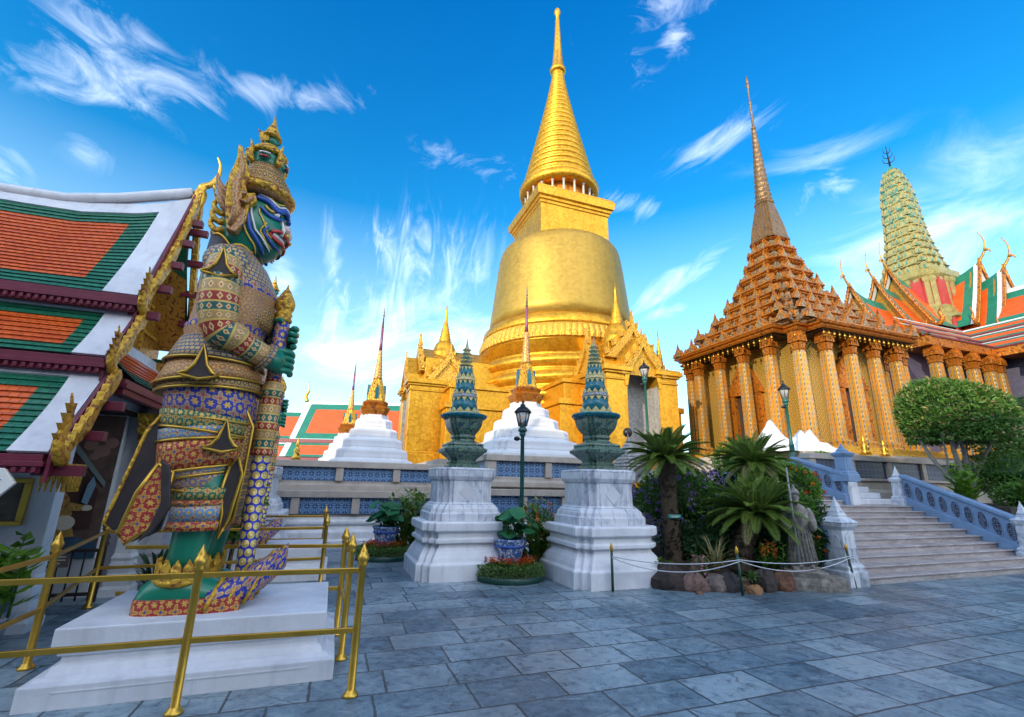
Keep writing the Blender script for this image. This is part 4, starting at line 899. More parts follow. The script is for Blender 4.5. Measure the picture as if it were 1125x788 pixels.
def portal(rot, front, deep):
    pr_ = bpy.data.objects.new('portal', None); C.objects.link(pr_); pr_.parent = gs; pr_.rotation_euler = (0, 0, rot)
    def B(mb, name, mt, bev=0., **k): return mb.build(name, M[mt], pr_, bev, **k)
    f = -front; hw = 1.85
    m = MB()
    def blk(x0, x1, y0, y1, zt):
        for d, z0, z1 in ((.16, 1.6, 3.0), (.1, 3.0, 3.12), (0, 3.12, zt-.62), (.05, zt-.62, zt-.54), (0, zt-.54, zt-.34), (.1, zt-.34, zt-.24), (.2, zt-.24, zt-.04), (.13, zt-.04, zt+.04)):
            m.box(x0-d, x1+d, y0-d, y1+d if y1 < -4.5 else y1, z0, z1)
    blk(-hw, -.82, f, deep, 6.75); blk(.82, hw, f, deep, 6.75)
    m.box(-.82, .82, f+1.1, deep, 1.6, 6.7)
    for s in (-1, 1):
        m.box(s*2.75-.55 if s > 0 else -3.3, 3.3 if s > 0 else -2.2, f+1.6, deep, 1.6, 5.15); m.box(2.1 if s > 0 else -3.42, 3.42 if s > 0 else -2.1, f+1.5, deep, 5.15, 5.42)
        m.box(1.8 if s > 0 else -3.0, 3.0 if s > 0 else -1.8, f+1.8, deep, 5.42, 6.2); m.box(1.8 if s > 0 else -3.1, 3.1 if s > 0 else -1.8, f+1.72, deep, 6.2, 6.4)
    B(m, 'portal_wall', 'gold', .02)
    # pointed opening: arch head between the piers
    m = MB(); ar = [(-.82, 5.9), (-.7, 6.45), (-.42, 6.95), (0, 7.55), (.42, 6.95), (.7, 6.45), (.82, 5.9)]
    m.prism(ar[:4]+[(0, 8.3), (-.95, 7.2), (-.95, 5.9)], f-.05, f+1.1, 'y'); m.prism(ar[3:]+[(.95, 5.9), (.95, 7.2), (0, 8.3)], f-.05, f+1.1, 'y'); B(m, 'arch_head', 'gold', fixn=True)
    m = MB(); m.box(-.815, .815, f+1.0, f+1.09, 2.2, 7.6); 
    for s in (-1, 1): m.box(s*.815-.0 if s < 0 else .79, -.79 if s < 0 else .815, f+.03, f+1.0, 2.2, 6.0)
    B(m, 'niche_lining', 'grey_stone')
    m = MB()
    def ogee(w, z0, z1, y0, y1, ax='y', th=.28):
        o = [(-w, z0), (-w*.8, z0+.18*(z1-z0)), (-w*.5, z0+.45*(z1-z0)), (-w*.22, z0+.68*(z1-z0)), (0, z1)]
        i = [(x*(1-th), z0+(z-z0)*(1-th)-.02) for x, z in o]
        for s in (1, -1):
            a = [(s*x, z) for x, z in o]; b = [(s*x, z) for x, z in i]
            m.prism(a+b[::-1], y0, y1, ax)
        for k in range(1, 5):
            for s in (1, -1):
                x, z = o[k-1]; x2, z2 = o[k]; xm, zm = (x+x2)/2, (z+z2)/2
                m.prism([(s*(xm-.1), zm-.03), (s*(xm-.16), zm+.3), (s*(xm+.08), zm+.08)], y0+.03, y1-.03, ax)
        m.prism([(-.07, z1-.1), (0, z1+.55), (.07, z1-.1)], y0+.05, y1-.05, ax)
        m.prism([(x*.98, z) for x, z in [(-w*.7, z0), (-w*.35, z0+.4*(z1-z0)), (0, z0+.68*(z1-z0)), (w*.35, z0+.4*(z1-z0)), (w*.7, z0)]], y0+.12, y1, ax)
    ogee(1.25, 6.4, 8.1, f-.16, f+.02, 'y', .2)
    ogee(1.5, 7.3, 9.2, f+.5, f+.75)
    for s in (-1, 1):
        h0 = MB(); 
        ogee(1.25, 6.8, 8.6, s*1.85-.12, s*1.85+.12, 'x') if False else None
    B(m, 'gable', 'goldcarve', fixn=True)
    cy = f+1.9 if front < 9 else f+2.0
    for s in (-1, 1):
        m = MB(); sv = m.mx; m.mx = Matrix.Translation((s*1.72, cy, 0)) @ Matrix.Rotation(R(90)*s, 4, 'Z'); ogee(1.2, 6.78, 8.5, -.1, .12); m.mx = None; B(m, 'side_gable', 'goldcarve', fixn=True)
        m = MB(); m.mx = Matrix.Translation((s*2.6, cy+.2, 0)); (s > 0 and front < 9) and m.lathe([(.55, 6.3), (.55, 6.7), (.42, 6.8), (.4, 7.15), (.3, 7.3), (.22, 7.45)]+[(.2-.011*k+.02*(k % 2), 7.5+.1*k) for k in range(13)]+[(.05, 8.9), (.01, 9.6)], 16); m.mx = None; m.v and B(m, 'corner_spire', 'gold')
    m = MB(); m.box(-1.5, 1.5, f+.75, deep, 6.7, 7.5); m.box(-1.2, 1.2, f+.8, deep, 7.5, 8.1); m.prism([(-1.2, 8.1), (1.2, 8.1), (0, 8.9)], f+.7, deep, 'y'); B(m, 'portal_roof', 'gold', .02)
    m = MB(); m.loft(redent(.12, 2), [(1.0, 7.9), (1.0, 8.25), (.92, 8.3)], c=(0, cy)); m.lathe([(.9, 8.2), (.86, 8.35), (.8, 8.4), (.84, 8.5), (.72, 8.6), (.76, 8.68), (.66, 8.76), (.6, 9.0), (.5, 9.25), (.36, 9.4), (.3, 9.45), (.34, 9.5)]+[(.32-.016*k+.03*(k % 2), 9.52+.075*k) for k in range(15)]+[(.09, 10.7), (.05, 11.2), (.06, 11.25), (.01, 11.7)], 24, c=(0, cy)); B(m, 'portal_spire', 'gold')
portal(0, 8.3, -4.2); portal(R(-90), 9.3, -4.2)

# ================================================================== WHITE SPIRES
def white_chedi(name, label, ab_, z0, half, zt, hs, ztip, n=5):
    r = thing(name, label, 'spire', P(*ab_, z0), group='white stepped pyramids with gilded spires')
    m = MB(); pr_ = []; H = zt-z0
    for k in range(n):
        f = lambda q: hs+(half-hs)*(1-q)**1.1
        s = f(k/n); s1 = f((k+1)/n); z = H*k/n; h = H/n; e = s-s1
        pr_ += [(s, z), (s, z+h*.34), (s-.16*e, z+h*.38), (s-.2*e, z+h*.46), (s-.75*e, z+h*.56), (s-.95*e, z+h*.7), (s1+.08*e, z+h*.8), (s1+.02*e, z+h*.995)]
    m.loft(redent(half*.09, 2), pr_); m.build('stepped_base', M['whitewash'], r, .008)
    L = ztip-zt; q = hs
    m = MB(); m.loft(redent(q*.16, 2), [(q*.85, H-.02), (q*1.0, H+.03*L), (q*1.08, H+.06*L), (q*.85, H+.08*L), (q*.95, H+.105*L), (q*.72, H+.125*L)]); m.build('gilded_collar', M['mondopgold'], r)
    m = MB(); m.loft(redent(q*.14, 2), [(q*.72, H+.12*L), (q*.58, H+.2*L), (q*.4, H+.3*L), (q*.36, H+.32*L)]); 
    m.build('spire_body', M['goldcarve'], r)
    m = MB()
    for k in range(4):
        a = k*pi/2; m.mx = Matrix.Rotation(a, 4, 'Z'); m.prism([(-q*.14, H+.14*L), (q*.14, H+.14*L), (q*.12, H+.22*L), (0, H+.27*L), (-q*.12, H+.22*L)], -q*.7, -q*.3, 'y')
    m.mx = None; m.build('niche', M['tealtile'], r)
    m = MB(); pr2 = []
    for k in range(10): u = k/10; rr = q*(.36-.22*u); pr2 += [(rr*.85, H+(.32+.27*u)*L), (rr, H+(.33+.27*u)*L), (rr*.95, H+(.34+.27*u)*L)]
    m.lathe(pr2, 14); m.build('spire_rings', M['spirebands'], r)
    m = MB(); m.lathe([(q*.14, H+.59*L), (q*.11, H+.66*L), (q*.1, H+.8*L)], 10, mi=0); m.lathe([(q*.09, H+.8*L), (q*.05, H+.9*L), (q*.085, H+.905*L), (.003, H+L)], 10, mi=1); m.build('spire_needle', [mat('rose_glass_band', fn=mottled((.3, .08, .16), .6, 30, .35, .2, .5, (.1, .25, .4))), M['mondopgrey']], r)
    return r
white_chedi('spired_pyramid', 'white stepped pyramid with a red and gold spire directly in front of the golden stupa', (5.66, 14.15), 2.36, 1.62, 4.2, .47, 8.45)
white_chedi('spired_pyramid', 'white stepped pyramid with tall thin spire at left, before the orange roof', (1.0, 15.7), 2.08, 1.2, 3.68, .42, 7.45)
white_chedi('spired_pyramid', 'farthest and smallest white pyramid with gold spire, half hidden left of the nearer one', (.4, 23.6), 2.1, 1.35, 3.8, .45, 7.4)

# ================================================================== URN STUPAS
def urn_stupa(ab_, label):
    r = thing('ceramic_stupa', label, 'stupa', P(*ab_), group='green ceramic stupas on marble pedestals')
    m = MB(); m.loft(redent(.1, 2), [(.9, -.03), (.9, .26), (.86, .3), (.84, .36), (.8, .44), (.74, .52), (.73, .58), (.8, .6), (.8, .66), (.75, .68), (.75, .76), (.82, .8), (.82, .93), (.78, .95)]); m.build('white_base', M['white'], r, .012)
    m = MB(); m.loft(redent(.095, 2), [(.68, .945), (.68, 1.08), (.65, 1.1), (.64, 1.16), (.57, 1.25), (.53, 1.27), (.525, 1.66), (.55, 1.68), (.58, 1.74), (.585, 1.88), (.56, 1.9), (.45, 1.91)]); m.build('marble_pedestal', M['marble'], r, .008)
    m = MB()
    for k in range(4):
        m = MB(); m.mx = Matrix.Rotation(k*pi/2, 4, 'Z')
        m.prism([(-.15, 1.46), (0, 1.3), (.15, 1.46), (0, 1.62)], -.536, -.51, 'y'); m.build('diamond_inlay', M['whitewash'], r)
    m = MB(); pl = redent(.06, 2)
    m.loft(pl, [(.37, 1.9), (.37, 1.96), (.31, 1.98), (.33, 2.02), (.29, 2.05), (.31, 2.08), (.4, 2.15), (.46, 2.2), (.5, 2.21), (.51, 2.27), (.46, 2.29), (.42, 2.33), (.44, 2.35), (.43, 2.38), (.34, 2.4), (.27, 2.44), (.24, 2.48)]); m.build('urn_foot', M['urn'], r, .006).scale = (.84, .84, 1)
    m = MB(); m.loft(pl, [(.24, 2.47), (.27, 2.5), (.27, 2.53), (.25, 2.55), (.29, 2.6), (.35, 2.68), (.385, 2.78), (.4, 2.86), (.42, 2.89)]); m.build('urn_bowl', M['urn'], r, .006).scale = (.86, .86, 1)
    m = MB(); 
    rs = [[((q+.03*abs(sin(j*pi/4)))*cos(2*pi*j/80), (q+.03*abs(sin(j*pi/4)))*sin(2*pi*j/80), z) for j in range(80)] for q, z in ((.4, 2.86), (.5, 2.9), (.53, 2.94), (.5, 2.97), (.3, 2.95))]
    m.rings(rs, 0, False); m.build('urn_rim', M['tealtile'], r).scale = (.86, .86, 1)
    zs = [2.95, 3.32, 3.68, 3.98]; rr = lambda z: .295*(1-(z-2.95)/1.85)**1.05
    m = MB()
    for i in range(3): m.lathe([(rr(zs[i])*.99, zs[i]+.06), (rr(zs[i+1])*1.0, zs[i+1])], 16)
    m.build('spire', M['tealtile'], r)
    m = MB()
    for i in range(3):
        z = zs[i]; q = rr(z)
        m.lathe([(q*.95, z-.02), (q+.03, z), (q+.03, z+.025), (q+.01, z+.035), (q+.02, z+.06), (q*.99, z+.07)], 16, mi=1 if i % 2 else 0)
        for j in range(12):
            a = 2*pi*j/12; m.mx = Matrix.Rotation(a, 4, 'Z'); m.prism([(-q*.24, z+.07), (q*.24, z+.07), (0, z+.15)], -q-.012, -q*.9, 'y'); m.mx = None
        q = rr(zs[i+1]); 
        for j in range(12):
            a = 2*pi*(j+.5)/12; m.mx = Matrix.Rotation(a, 4, 'Z'); m.prism([(-q*.24, zs[i+1]-.01), (q*.24, zs[i+1]-.01), (0, zs[i+1]-.09)], -q-.022, -q*.9, 'y'); m.mx = None
    m.build('petal_band', [M['petal'], M['cl_light']], r)
    m = MB(); pr_ = []
    for k in range(5): z = 3.98+.085*k; q = rr(z); pr_ += [(q*.7, z), (q+.025, z+.03), (q*.8, z+.07)]
    m.lathe(pr_+[(.035, 4.42), (.02, 4.5), (.002, 4.62)], 12); m.build('finial', M['prang'], r)
    return r
u1 = urn_stupa((4.7, 8.02), 'green tiled stupa with urn on white base and marble pedestal, beside the sago palm')
u2 = dup(u1, loc=P(2.36, 9.3), label='green tiled stupa with urn on marble pedestal, left of the middle street lamp')
u3 = dup(u1, loc=P(-1.75, 12.3), label='green tiled stupa with urn almost wholly hidden behind the giant guardian statues')

# ================================================================== GOLDEN PAVILION (mondop)
MA, MBc = 20.66, 16.5
mo = thing('golden_pavilion', 'gilded pavilion with mosaic columns and a many-tiered orange-gold roof rising to a thin needle spire', 'pavilion', P(MA, MBc))
m = MB(); m.loft(redent(.5, 2), [(5.0, 2.5), (5.0, 2.95), (4.7, 3.0), (4.7, 3.2), (4.3, 3.22)]); m.build('platform', M['goldcarve'], mo, .02)
m = MB(); hc = 2.75; 
for k in range(4):
    m.mx = Matrix.Rotation(k*pi/2, 4, 'Z')
    m.add([(-hc, -hc, 3.2), (hc, -hc, 3.2), (hc, -hc, 8.0), (-hc, -hc, 8.0)], [(0, 1, 2, 3)], 0, False, [[(-hc, 0), (hc, 0), (hc, 4.8), (-hc, 4.8)]])
m.mx = None; m.build('inner_wall', M['cella'], mo)
for k in range(4):
    m = MB(); m.mx = Matrix.Rotation(k*pi/2, 4, 'Z'); y = -hc
    m.box(-.85, -.55, y-.3, y-.002, 3.2, 6.0); m.box(.55, .85, y-.3, y-.002, 3.2, 6.0); m.box(-.95, .95, y-.34, y-.003, 3.2, 3.6); m.box(-.95, .95, y-.34, y-.004, 5.9, 6.1)
    for i in range(5): m.prism([(-.9+.15*i, 6.1+.3*i), (.9-.15*i, 6.1+.3*i), (.75-.15*i, 6.4+.3*i), (-.75+.15*i, 6.4+.3*i)], y-.3+.03*i, y-.005, 'y')
    d_ = m.build('doorway', M['mondopgold'], mo)
    m = MB(); m.mx = Matrix.Rotation(k*pi/2, 4, 'Z'); m.box(-.549, .549, y-.1, y-.006, 3.6, 5.9); m.build('door_leaf', M['dark'], d_)
colp = [(-3.6+1.44*k, -3.6) for k in range(6)]
c0 = None
for r_ in range(4):
    for k in range(5):
        x, y = colp[k]
        if k == 0: x, y = -3.2, -3.2
        for _ in range(r_): x, y = -y, x
        if c0 is None:
            m = MB(); m.loft(redent(.07, 1), [(.36, 3.2), (.36, 3.32), (.3, 3.36), (.33, 3.5), (.22, 3.6), (.2, 7.1), (.19, 7.2)]); c0 = m.build('column', M['colmos'], mo)
            m = MB(); m.loft(redent(.07, 1), [(.2, 7.2), (.23, 7.24), (.2, 7.3), (.23, 7.5), (.2, 7.55), (.25, 7.8), (.24, 7.84), (.28, 8.0)])
            for q in range(4):
                m.mx = Matrix.Rotation(q*pi/2, 4, 'Z')
                for i in range(4): m.prism([(-.24+.12*i, 7.56), (-.12+.12*i, 7.56), (-.18+.12*i, 7.92)], -.27, -.22, 'y')
            m.mx = None; cap0 = m.build('capital', M['mondopgold'], c0); c0.location = (x, y, 0)
        else:
            cc = c0.copy(); C.objects.link(cc); cc.location = (x, y, 0); k2 = cap0.copy(); C.objects.link(k2); k2.parent = cc
m = MB(); m.loft(redent(.62, 2), [(3.95, 7.98), (4.0, 8.12)]); m.build('ceiling', M['dark'], mo)
m = MB(); m.loft(redent(.62, 2), [(4.0, 8.04), (4.12, 8.0), (4.2, 8.08), (4.1, 8.14), (4.1, 8.18), (4.2, 8.2), (4.24, 8.27), (4.05, 8.34)]); m.build('eave', M['mondopgold'], mo, .01)
m = MB()
for r_ in range(4):
    m.mx = Matrix.Rotation(r_*pi/2, 4, 'Z')
    for k in range(23): x = -3.3+.3*k; m.lathe([(.012, 8.0), (.012, 7.9), (.045, 7.86), (.06, 7.78), (.01, 7.77), (.03, 7.7), (.002, 7.66)][::-1], 6, c=(x, -4.02+(.6 if abs(x) > 2.95 else 0)))
m.mx = None; m.build('eave_bells', M['brass'], mo)['kind'] = 'stuff'
def spike(mb, x, y, z, h, mi=1, w=.07):
    mb.loft(sq, [(w, z), (w*1.5, z+h*.2), (w*.6, z+h*.4), (w*.9, z+h*.55), (.004, z+h)], mi, c=(x, y))
tiers = [(8.32, 4.0), (9.15, 3.2), (9.9, 2.55), (10.66, 2.06), (11.42, 1.68), (12.18, 1.37), (12.94, 1.11), (13.7, .9), (14.5, .72)]
for i in range(8):
    (z, s), (z1, s1) = tiers[i], tiers[i+1]; h = z1-z; st_ = s*.16
    m = MB(); pl = redent(st_, 2)
    m.loft(pl, [(s-.14, z-.03), (s+.02, z+.02), (s+.08, z+.06), (s+.06, z+.13), (s-.06, z+.15), (s-.06, z+.2)], 0)
    m.loft(pl, [(s-.12, z+.14), (s-(s-s1)*.6, z+h*.4), (s1+.0, z+h*.5), (s1-.06, z+h*.56), (s1-.06, z+h*.82)], 1)
    m.loft(pl, [(s1-.1, z+h*.76), (s1+.02, z+h*.8), (s1+.1, z+h*.88), (s1-.0, z+h*.92), (s1+.0, z+h)], 0)
    ng = max(2, 7-i)
    for r_ in range(4):
        m.mx = Matrix.Rotation(r_*pi/2, 4, 'Z')
        for k in range(ng):
            x = (k-(ng-1)/2)*(2*(s-.25)/ng); w = (s-.2)/ng*.58; y = -s+.02
            g_ = h*.62
            m.prism([(x-w, z+.12), (x-w*.9, z+.12+g_*.25), (x-w*.35, z+.12+g_*.62), (x, z+.12+g_), (x+w*.35, z+.12+g_*.62), (x+w*.9, z+.12+g_*.25), (x+w, z+.12)], y, y+.14, 'y', 0)
            m.prism([(x-w*.62, z+.12), (x-w*.3, z+.12+g_*.45), (x, z+.12+g_*.7), (x+w*.3, z+.12+g_*.45), (x+w*.62, z+.12)], y-.03, y+.1, 'y', 1)
            m.prism([(x-w*.8, z+.1), (x, z+.1+g_*.9), (x+w*.8, z+.1)], y+.1, y+(s-s1)*.45, 'y', 1)
            spike(m, x, y+.07, z+.1+g_, .26-.015*i, 0, .035)
            if k < ng-1: spike(m, x+(s-.25)/ng, y+.1, z+.1, .36-.015*i, 1, .06)
            for e in (-1, 1): spike(m, x+e*w*1.12, y+.06, z+.12, .24-.01*i, 0, .03)
            m.box(x-w*.3, x+w*.3, -s1-.05, -s1+.1, z+h*.42, z+h*.78, 0)
        for e in (-1, 1): spike(m, e*(s-st_*1.2), -s+st_*.9, z+.1, .52-.03*i, 1, .06); spike(m, e*(s-st_*2.1), -s+.1, z+.1, .36-.02*i, 0, .05)
    m.mx = None; m.build('roof_tier', [M['mondopgold'], M['mondopgrey']], mo, fixn=True)
m = MB(); m.loft(redent(.09, 2), [(.78, 14.45), (.72, 14.6), (.66, 15.2), (.5, 16.2), (.4, 16.75), (.44, 16.8), (.42, 16.95)]); m.build('spire_base', M['bronze'], mo)
m = MB(); pr_ = []
for k in range(15): u = k/15; rr_ = .42*(1-u)+.1*u; z = 16.95+4.9*u; pr_ += [(rr_*.86, z), (rr_*1.08, z+.07), (rr_*1.0, z+.15), (rr_*.88, z+.28)]
m.lathe(pr_, 16); m.build('spire_rings', M['bronze'], mo)
m = MB(); m.lathe([(.1, 21.8), (.14, 21.9), (.07, 22.0), (.05, 23.6), (.09, 23.65), (.05, 23.75), (.03, 24.7), (.1, 24.85), (.08, 25.0), (.05, 25.1), (.09, 25.2), (.005, 25.7)], 10); m.build('spire_needle', M['bronze'], mo)

# ================================================================== ROYAL PANTHEON + PRANG (right)
PA, PB = 36.9, 18.0
ra = thing('cross_roofed_temple', 'temple with orange, green and white layered cross roofs and curling gable horns at far right', 'temple building', P(PA, PB))
def arm(rot, tiers_, hw, drop):
    """roof wing running out along local +x"""
    g = bpy.data.objects.new('roof_wing', None); C.objects.link(g); g.parent = ra; g.rotation_euler = (0, 0, rot)
    for i, (x1, zr) in enumerate(tiers_):
        x0 = 0
        m = MB()
        for s in (-1, 1):
            prev = None; nseg = 8
            secs = [(0, 0)]+[(hw*u, -drop*(u**.86)) for u in (.12, .3, .5, .7, .86, 1.)]
            xs = [x0]+[x1-3.4, x1-2.2, x1-1.3, x1-.8, x1-.3, x1]
            rise = lambda x, u: .7*max(0, (x-(x1-2.2))/2.2)**2*(1-u)
            for a in range(len(secs)-1):
                for b in range(len(xs)-1):
                    xm = (xs[b]+xs[b+1])/2; u0, u1_ = secs[a][0]/hw, secs[a+1][0]/hw
                    mi = 2 if xm > x1-.28 else (1 if (a in (0, 5) or xm > x1-.75) else 0)
                    q = [(xs[b], s*secs[a][0], zr+secs[a][1]+rise(xs[b], u0)), (xs[b+1], s*secs[a][0], zr+secs[a][1]+rise(xs[b+1], u0)), (xs[b+1], s*secs[a+1][0], zr+secs[a+1][1]+rise(xs[b+1], u1_)), (xs[b], s*secs[a+1][0], zr+secs[a+1][1]+rise(xs[b], u1_))]
                    uvq = [(p[0], p[2]) for p in q]
                    m.add(q, [(0, 1, 2, 3) if s < 0 else (3, 2, 1, 0)], mi, False, [uvq if s < 0 else uvq[::-1]])
        m.build('roof_tier', [M['t_orange_far'], M['t_green_far'], M['white']], g)
        m = MB()
        for s in (-1, 1):
            pts = [(s*hw*u, zr-drop*u**.86+.7*(1-u)) for u in (0, .12, .3, .5, .7, .86, 1.)]
            m.tube([(x1+.05, p[0], p[1]-.05) for p in pts], .085, 6, flat=.7)
            for p, q in zip(pts[:-1], pts[1:]):
                for k in range(3):
                    u = (k+.3)/3; y = p[0]+(q[0]-p[0])*u; z = p[1]+(q[1]-p[1])*u
                    m.prism([(y-.07, z), (y+s*.03, z+.28), (y+.08, z)], x1-.0, x1+.1, 'x')
            e = pts[-1]; m.tube([(x1+.05, e[0]-s*.1, e[1]-.1), (x1+.05, e[0]+s*.25, e[1]-.05), (x1+.05, e[0]+s*.42, e[1]+.25), (x1+.05, e[0]+s*.3, e[1]+.6), (x1+.05, e[0]+s*.42, e[1]+.95)], [.13, .15, .13, .09, .02], 6, flat=.6)
        m.build('bargeboard', M['mondopgold'], g, fixn=True)
        m = MB(); cp_ = spline([(x1-.1, 0, zr+.45), (x1+.15, 0, zr+.85), (x1+.35, 0, zr+1.15), (x1+.5, 0, zr+1.6), (x1+.48, 0, zr+2.1), (x1+.3, 0, zr+2.6)], 4)
        m.tube(cp_, [.1-.004*k for k in range(len(cp_))], 7, flat=.7); m.tube([(x1+.4, 0, zr+1.3), (x1+.62, 0, zr+1.25), (x1+.7, 0, zr+1.05)], [.1, .07, .02], 6); m.build('horn_finial', M['soffit'], g)
        m = MB(); m.prism([(-hw*.93, zr-drop+.1), (hw*.93, zr-drop+.1), (hw*.5, zr-drop*.55+.1), (0, zr+.4), (-hw*.5, zr-drop*.55+.1)], x1-.5, x1-.4, 'x'); m.build('pediment', M['soffit'], g)
    return g
arm(pi, [(3.9, 15.2), (5.5, 14.2), (8.0, 13.3)], 1.9, 3.7)
arm(-pi/2, [(2.9, 15.2), (3.9, 14.3)], 1.9, 3.7)
def skirt(z0, z1, o0, o1, ext_a, ext_b):
    """lean-to roof band round the re-entrant corner that faces the camera: -x wing front and -y wing left side"""
    m = MB()
    def strip(p0, p1, mi, uv): m.add([p0[0], p0[1], p1[1], p1[0]], [(0, 1, 2, 3)], mi, False, [uv])
    N_ = 5
    for i in range(N_):
        t0, t1 = i/N_, (i+1)/N_; mi = (2, 1, 0, 0, 1)[i]
        za, zb = z0+(z1-z0)*t0+.0, z0+(z1-z0)*t1; oa, ob = o0+(o1-o0)*t0, o0+(o1-o0)*t1
        m.add([(-ext_a, -oa, za), (-oa, -oa, za), (-ob, -ob, zb), (-ext_a, -ob, zb)], [(0, 3, 2, 1)], mi, False, [[(0, za), (0, zb), (9, zb), (9, za)]])
        m.add([(-oa, -oa, za), (-oa, -ext_b, za), (-ob, -ext_b, zb), (-ob, -ob, zb)], [(0, 3, 2, 1)], mi, False, [[(0, za), (0, zb), (9, zb), (9, za)]])
    m.add([(-ext_a, -o1, z1), (-o1, -o1, z1), (-o1, -o1, z1-.08), (-ext_a, -o1, z1-.08)], [(0, 1, 2, 3)], 3); m.add([(-o1, -o1, z1), (-o1, -ext_b, z1), (-o1, -ext_b, z1-.08), (-o1, -o1, z1-.08)], [(0, 1, 2, 3)], 3)
    return m.build('skirt_roof', [M['t_orange_far'], M['t_green_far'], M['white'], M['maroon']], ra)
skirt(11.1, 10.55, 2.3, 2.95, 8.6, 16); skirt(10.5, 9.9, 2.85, 3.65, 9.2, 16); skirt(9.85, 9.2, 3.5, 4.6, 10, 16)
# long lower wing towards the camera on the right
m = MB()
for (y0, z0, y1, z1, mi) in ((0, 13.6, .22, 13.3, 2), (.22, 13.3, .6, 12.8, 1), (.6, 12.8, 2.0, 11.4, 0), (2.0, 11.4, 2.4, 11.0, 1)):
    m.add([(-y0, -3.9, z0), (-y0, -16, z0), (-y1, -16, z1), (-y1, -3.9, z1)], [(0, 3, 2, 1)], mi, False, [[(0, z0), (0, z1), (12, z1), (12, z0)]])
    m.add([(y0, -3.9, z0), (y0, -16, z0), (y1, -16, z1), (y1, -3.9, z1)], [(0, 1, 2, 3)], mi, False, [[(0, z0), (12, z0), (12, z1), (0, z1)]])
m.build('long_roof', [M['t_orange_far'], M['t_green_far'], M['white']], ra)
m = MB(); m.box(-10, -3.0, -3.2, 3, 2.8, 9.2); m.box(-3.2, 3, -16, 3, 2.8, 9.3); m.build('wall', mat('violet_tile_wall', fn=mottled((.09, .09, .16), .3, 6, .5, .2, .2, (.2, .16, .08))), ra)
for k, (x, y) in enumerate([(-9.6+1.5*k, -4.3) for k in range(4)]+[(-4.3, -4.3)]+[(-4.3, -5.9-1.6*k) for k in range(6)]):
    cc = c0.copy(); C.objects.link(cc); cc.parent = ra; cc.location = (x, y, -.1); cc.scale = (1.15, 1.15, 1.1); k2 = cap0.copy(); C.objects.link(k2); k2.parent = cc
m = MB(); m.box(-10.2, -3.25, -4.55, -3.25, 8.68, 9.14); m.box(-4.55, -3.25, -16, -3.26, 8.68, 9.13); m.build('entablature', M['mondopgold'], ra)
m = MB(); m.box(-11, -3.3, -5, -3.2, 2.7, 3.0); m.box(-5, -3.3, -16, -3.3, 2.7, 2.99); m.build('platform', M['beige_stone'], ra)
pg = thing('corncob_tower', 'yellow and green ceramic corncob tower with a trident finial rising over the cross roofs', 'tower', P(PA-.45, PB+.35))
pl = redent(.3, 3); PR = lambda k: redent(k*.13, 3)(k)
def plt(mb, prof, mi=0): mb.loft(PR, prof, mi)
m = MB(); plt(m, [(2.5, 9.5), (2.5, 10.7), (2.4, 10.75)], 0); m.build('base', M['prangyel'], pg)
m = MB(); plt(m, [(2.3, 10.6), (2.25, 12.4), (1.9, 12.5), (1.82, 15.3)]); m.build('red_body', M['prangred'], pg)
m = MB()
for r_ in range(4):
    m.mx = Matrix.Rotation(r_*pi/2, 4, 'Z')
    for k in range(7):
        x = -1.35+.45*k; y = -1.88+.1*abs(k-3)
        m.loft(sq, [(.13, 13.2), (.1, 13.4), (.1, 14.9), (.15, 15.05), (.16, 15.3)], 0, c=(x, y))
        m.loft(sq, [(.15, 10.7), (.12, 10.9), (.12, 12.0), (.17, 12.15), (.18, 12.3)], 0, c=(x*1.2, y-.4))
m.mx = None; m.build('pilasters', M['prangyel'], pg)['kind'] = 'stuff'
m = MB(); plt(m, [(2.2, 12.2), (2.45, 12.3), (2.45, 12.5), (2.2, 12.6), (2.25, 12.8), (2.0, 12.95), (2.05, 13.15), (1.85, 13.3)]); plt(m, [(1.8, 15.2), (2.0, 15.4), (2.05, 15.6), (1.85, 15.7), (1.9, 15.9), (1.65, 16.0)]); m.build('cornice', M['prangyel'], pg)
zz = [16.0+(q-16.0)*.97 for q in (16.0, 16.65, 17.3, 17.95, 18.55, 19.2, 19.9, 20.6, 21.3, 22.0, 22.7, 23.4, 24.0, 24.55)]
sz = [1.62, 1.46, 1.33, 1.22, 1.13, 1.05, 1.0, .96, .93, .89, .83, .74, .62, .47, .28]
for i in range(14):
    z = zz[i]; z1 = zz[i+1] if i < 13 else 24.7; s, s1 = sz[i], sz[i+1]; h = z1-z
    m = MB(); plt(m, [(s*.93, z-.02), (s*.9, z+h*.62), (s*1.0, z+h*.72), (s1*1.05, z+h*.86), (s1*.95, z+h)], 0)
    for r_ in range(4):
        m.mx = Matrix.Rotation(r_*pi/2, 4, 'Z'); n_ = 7
        for k in range(n_):
            x = (k-3)*s*.27; y = -s*(1.0-.075*abs(k-3)); w = s*.115
            m.prism([(x-w, z), (x-w*1.05, z+h*.3), (x, z+h*.78), (x+w*1.05, z+h*.3), (x+w, z)], y-.03, y+.1, 'y', 0 if i < 6 else 1)
            m.prism([(x-w*.5, z+.03), (x, z+h*.48), (x+w*.5, z+.03)], y-.045, y+.1, 'y', 2)
    m.mx = None; m.build('tier', [M['prangyel'] if i < 6 else M['prang'], M['prangyel'], M['prangteal']], pg, fixn=True)
m = MB(); plt(m, [(.28, 24.65), (.22, 24.85), (.15, 25.0), (.08, 25.1)]); m.build('crown', M['prangteal'], pg)
m = MB(); m.mx = Matrix.Translation((0, 0, -.4)); m.tube([(0, 0, 25.4), (0, 0, 27.3)], [.07, .02], 8)
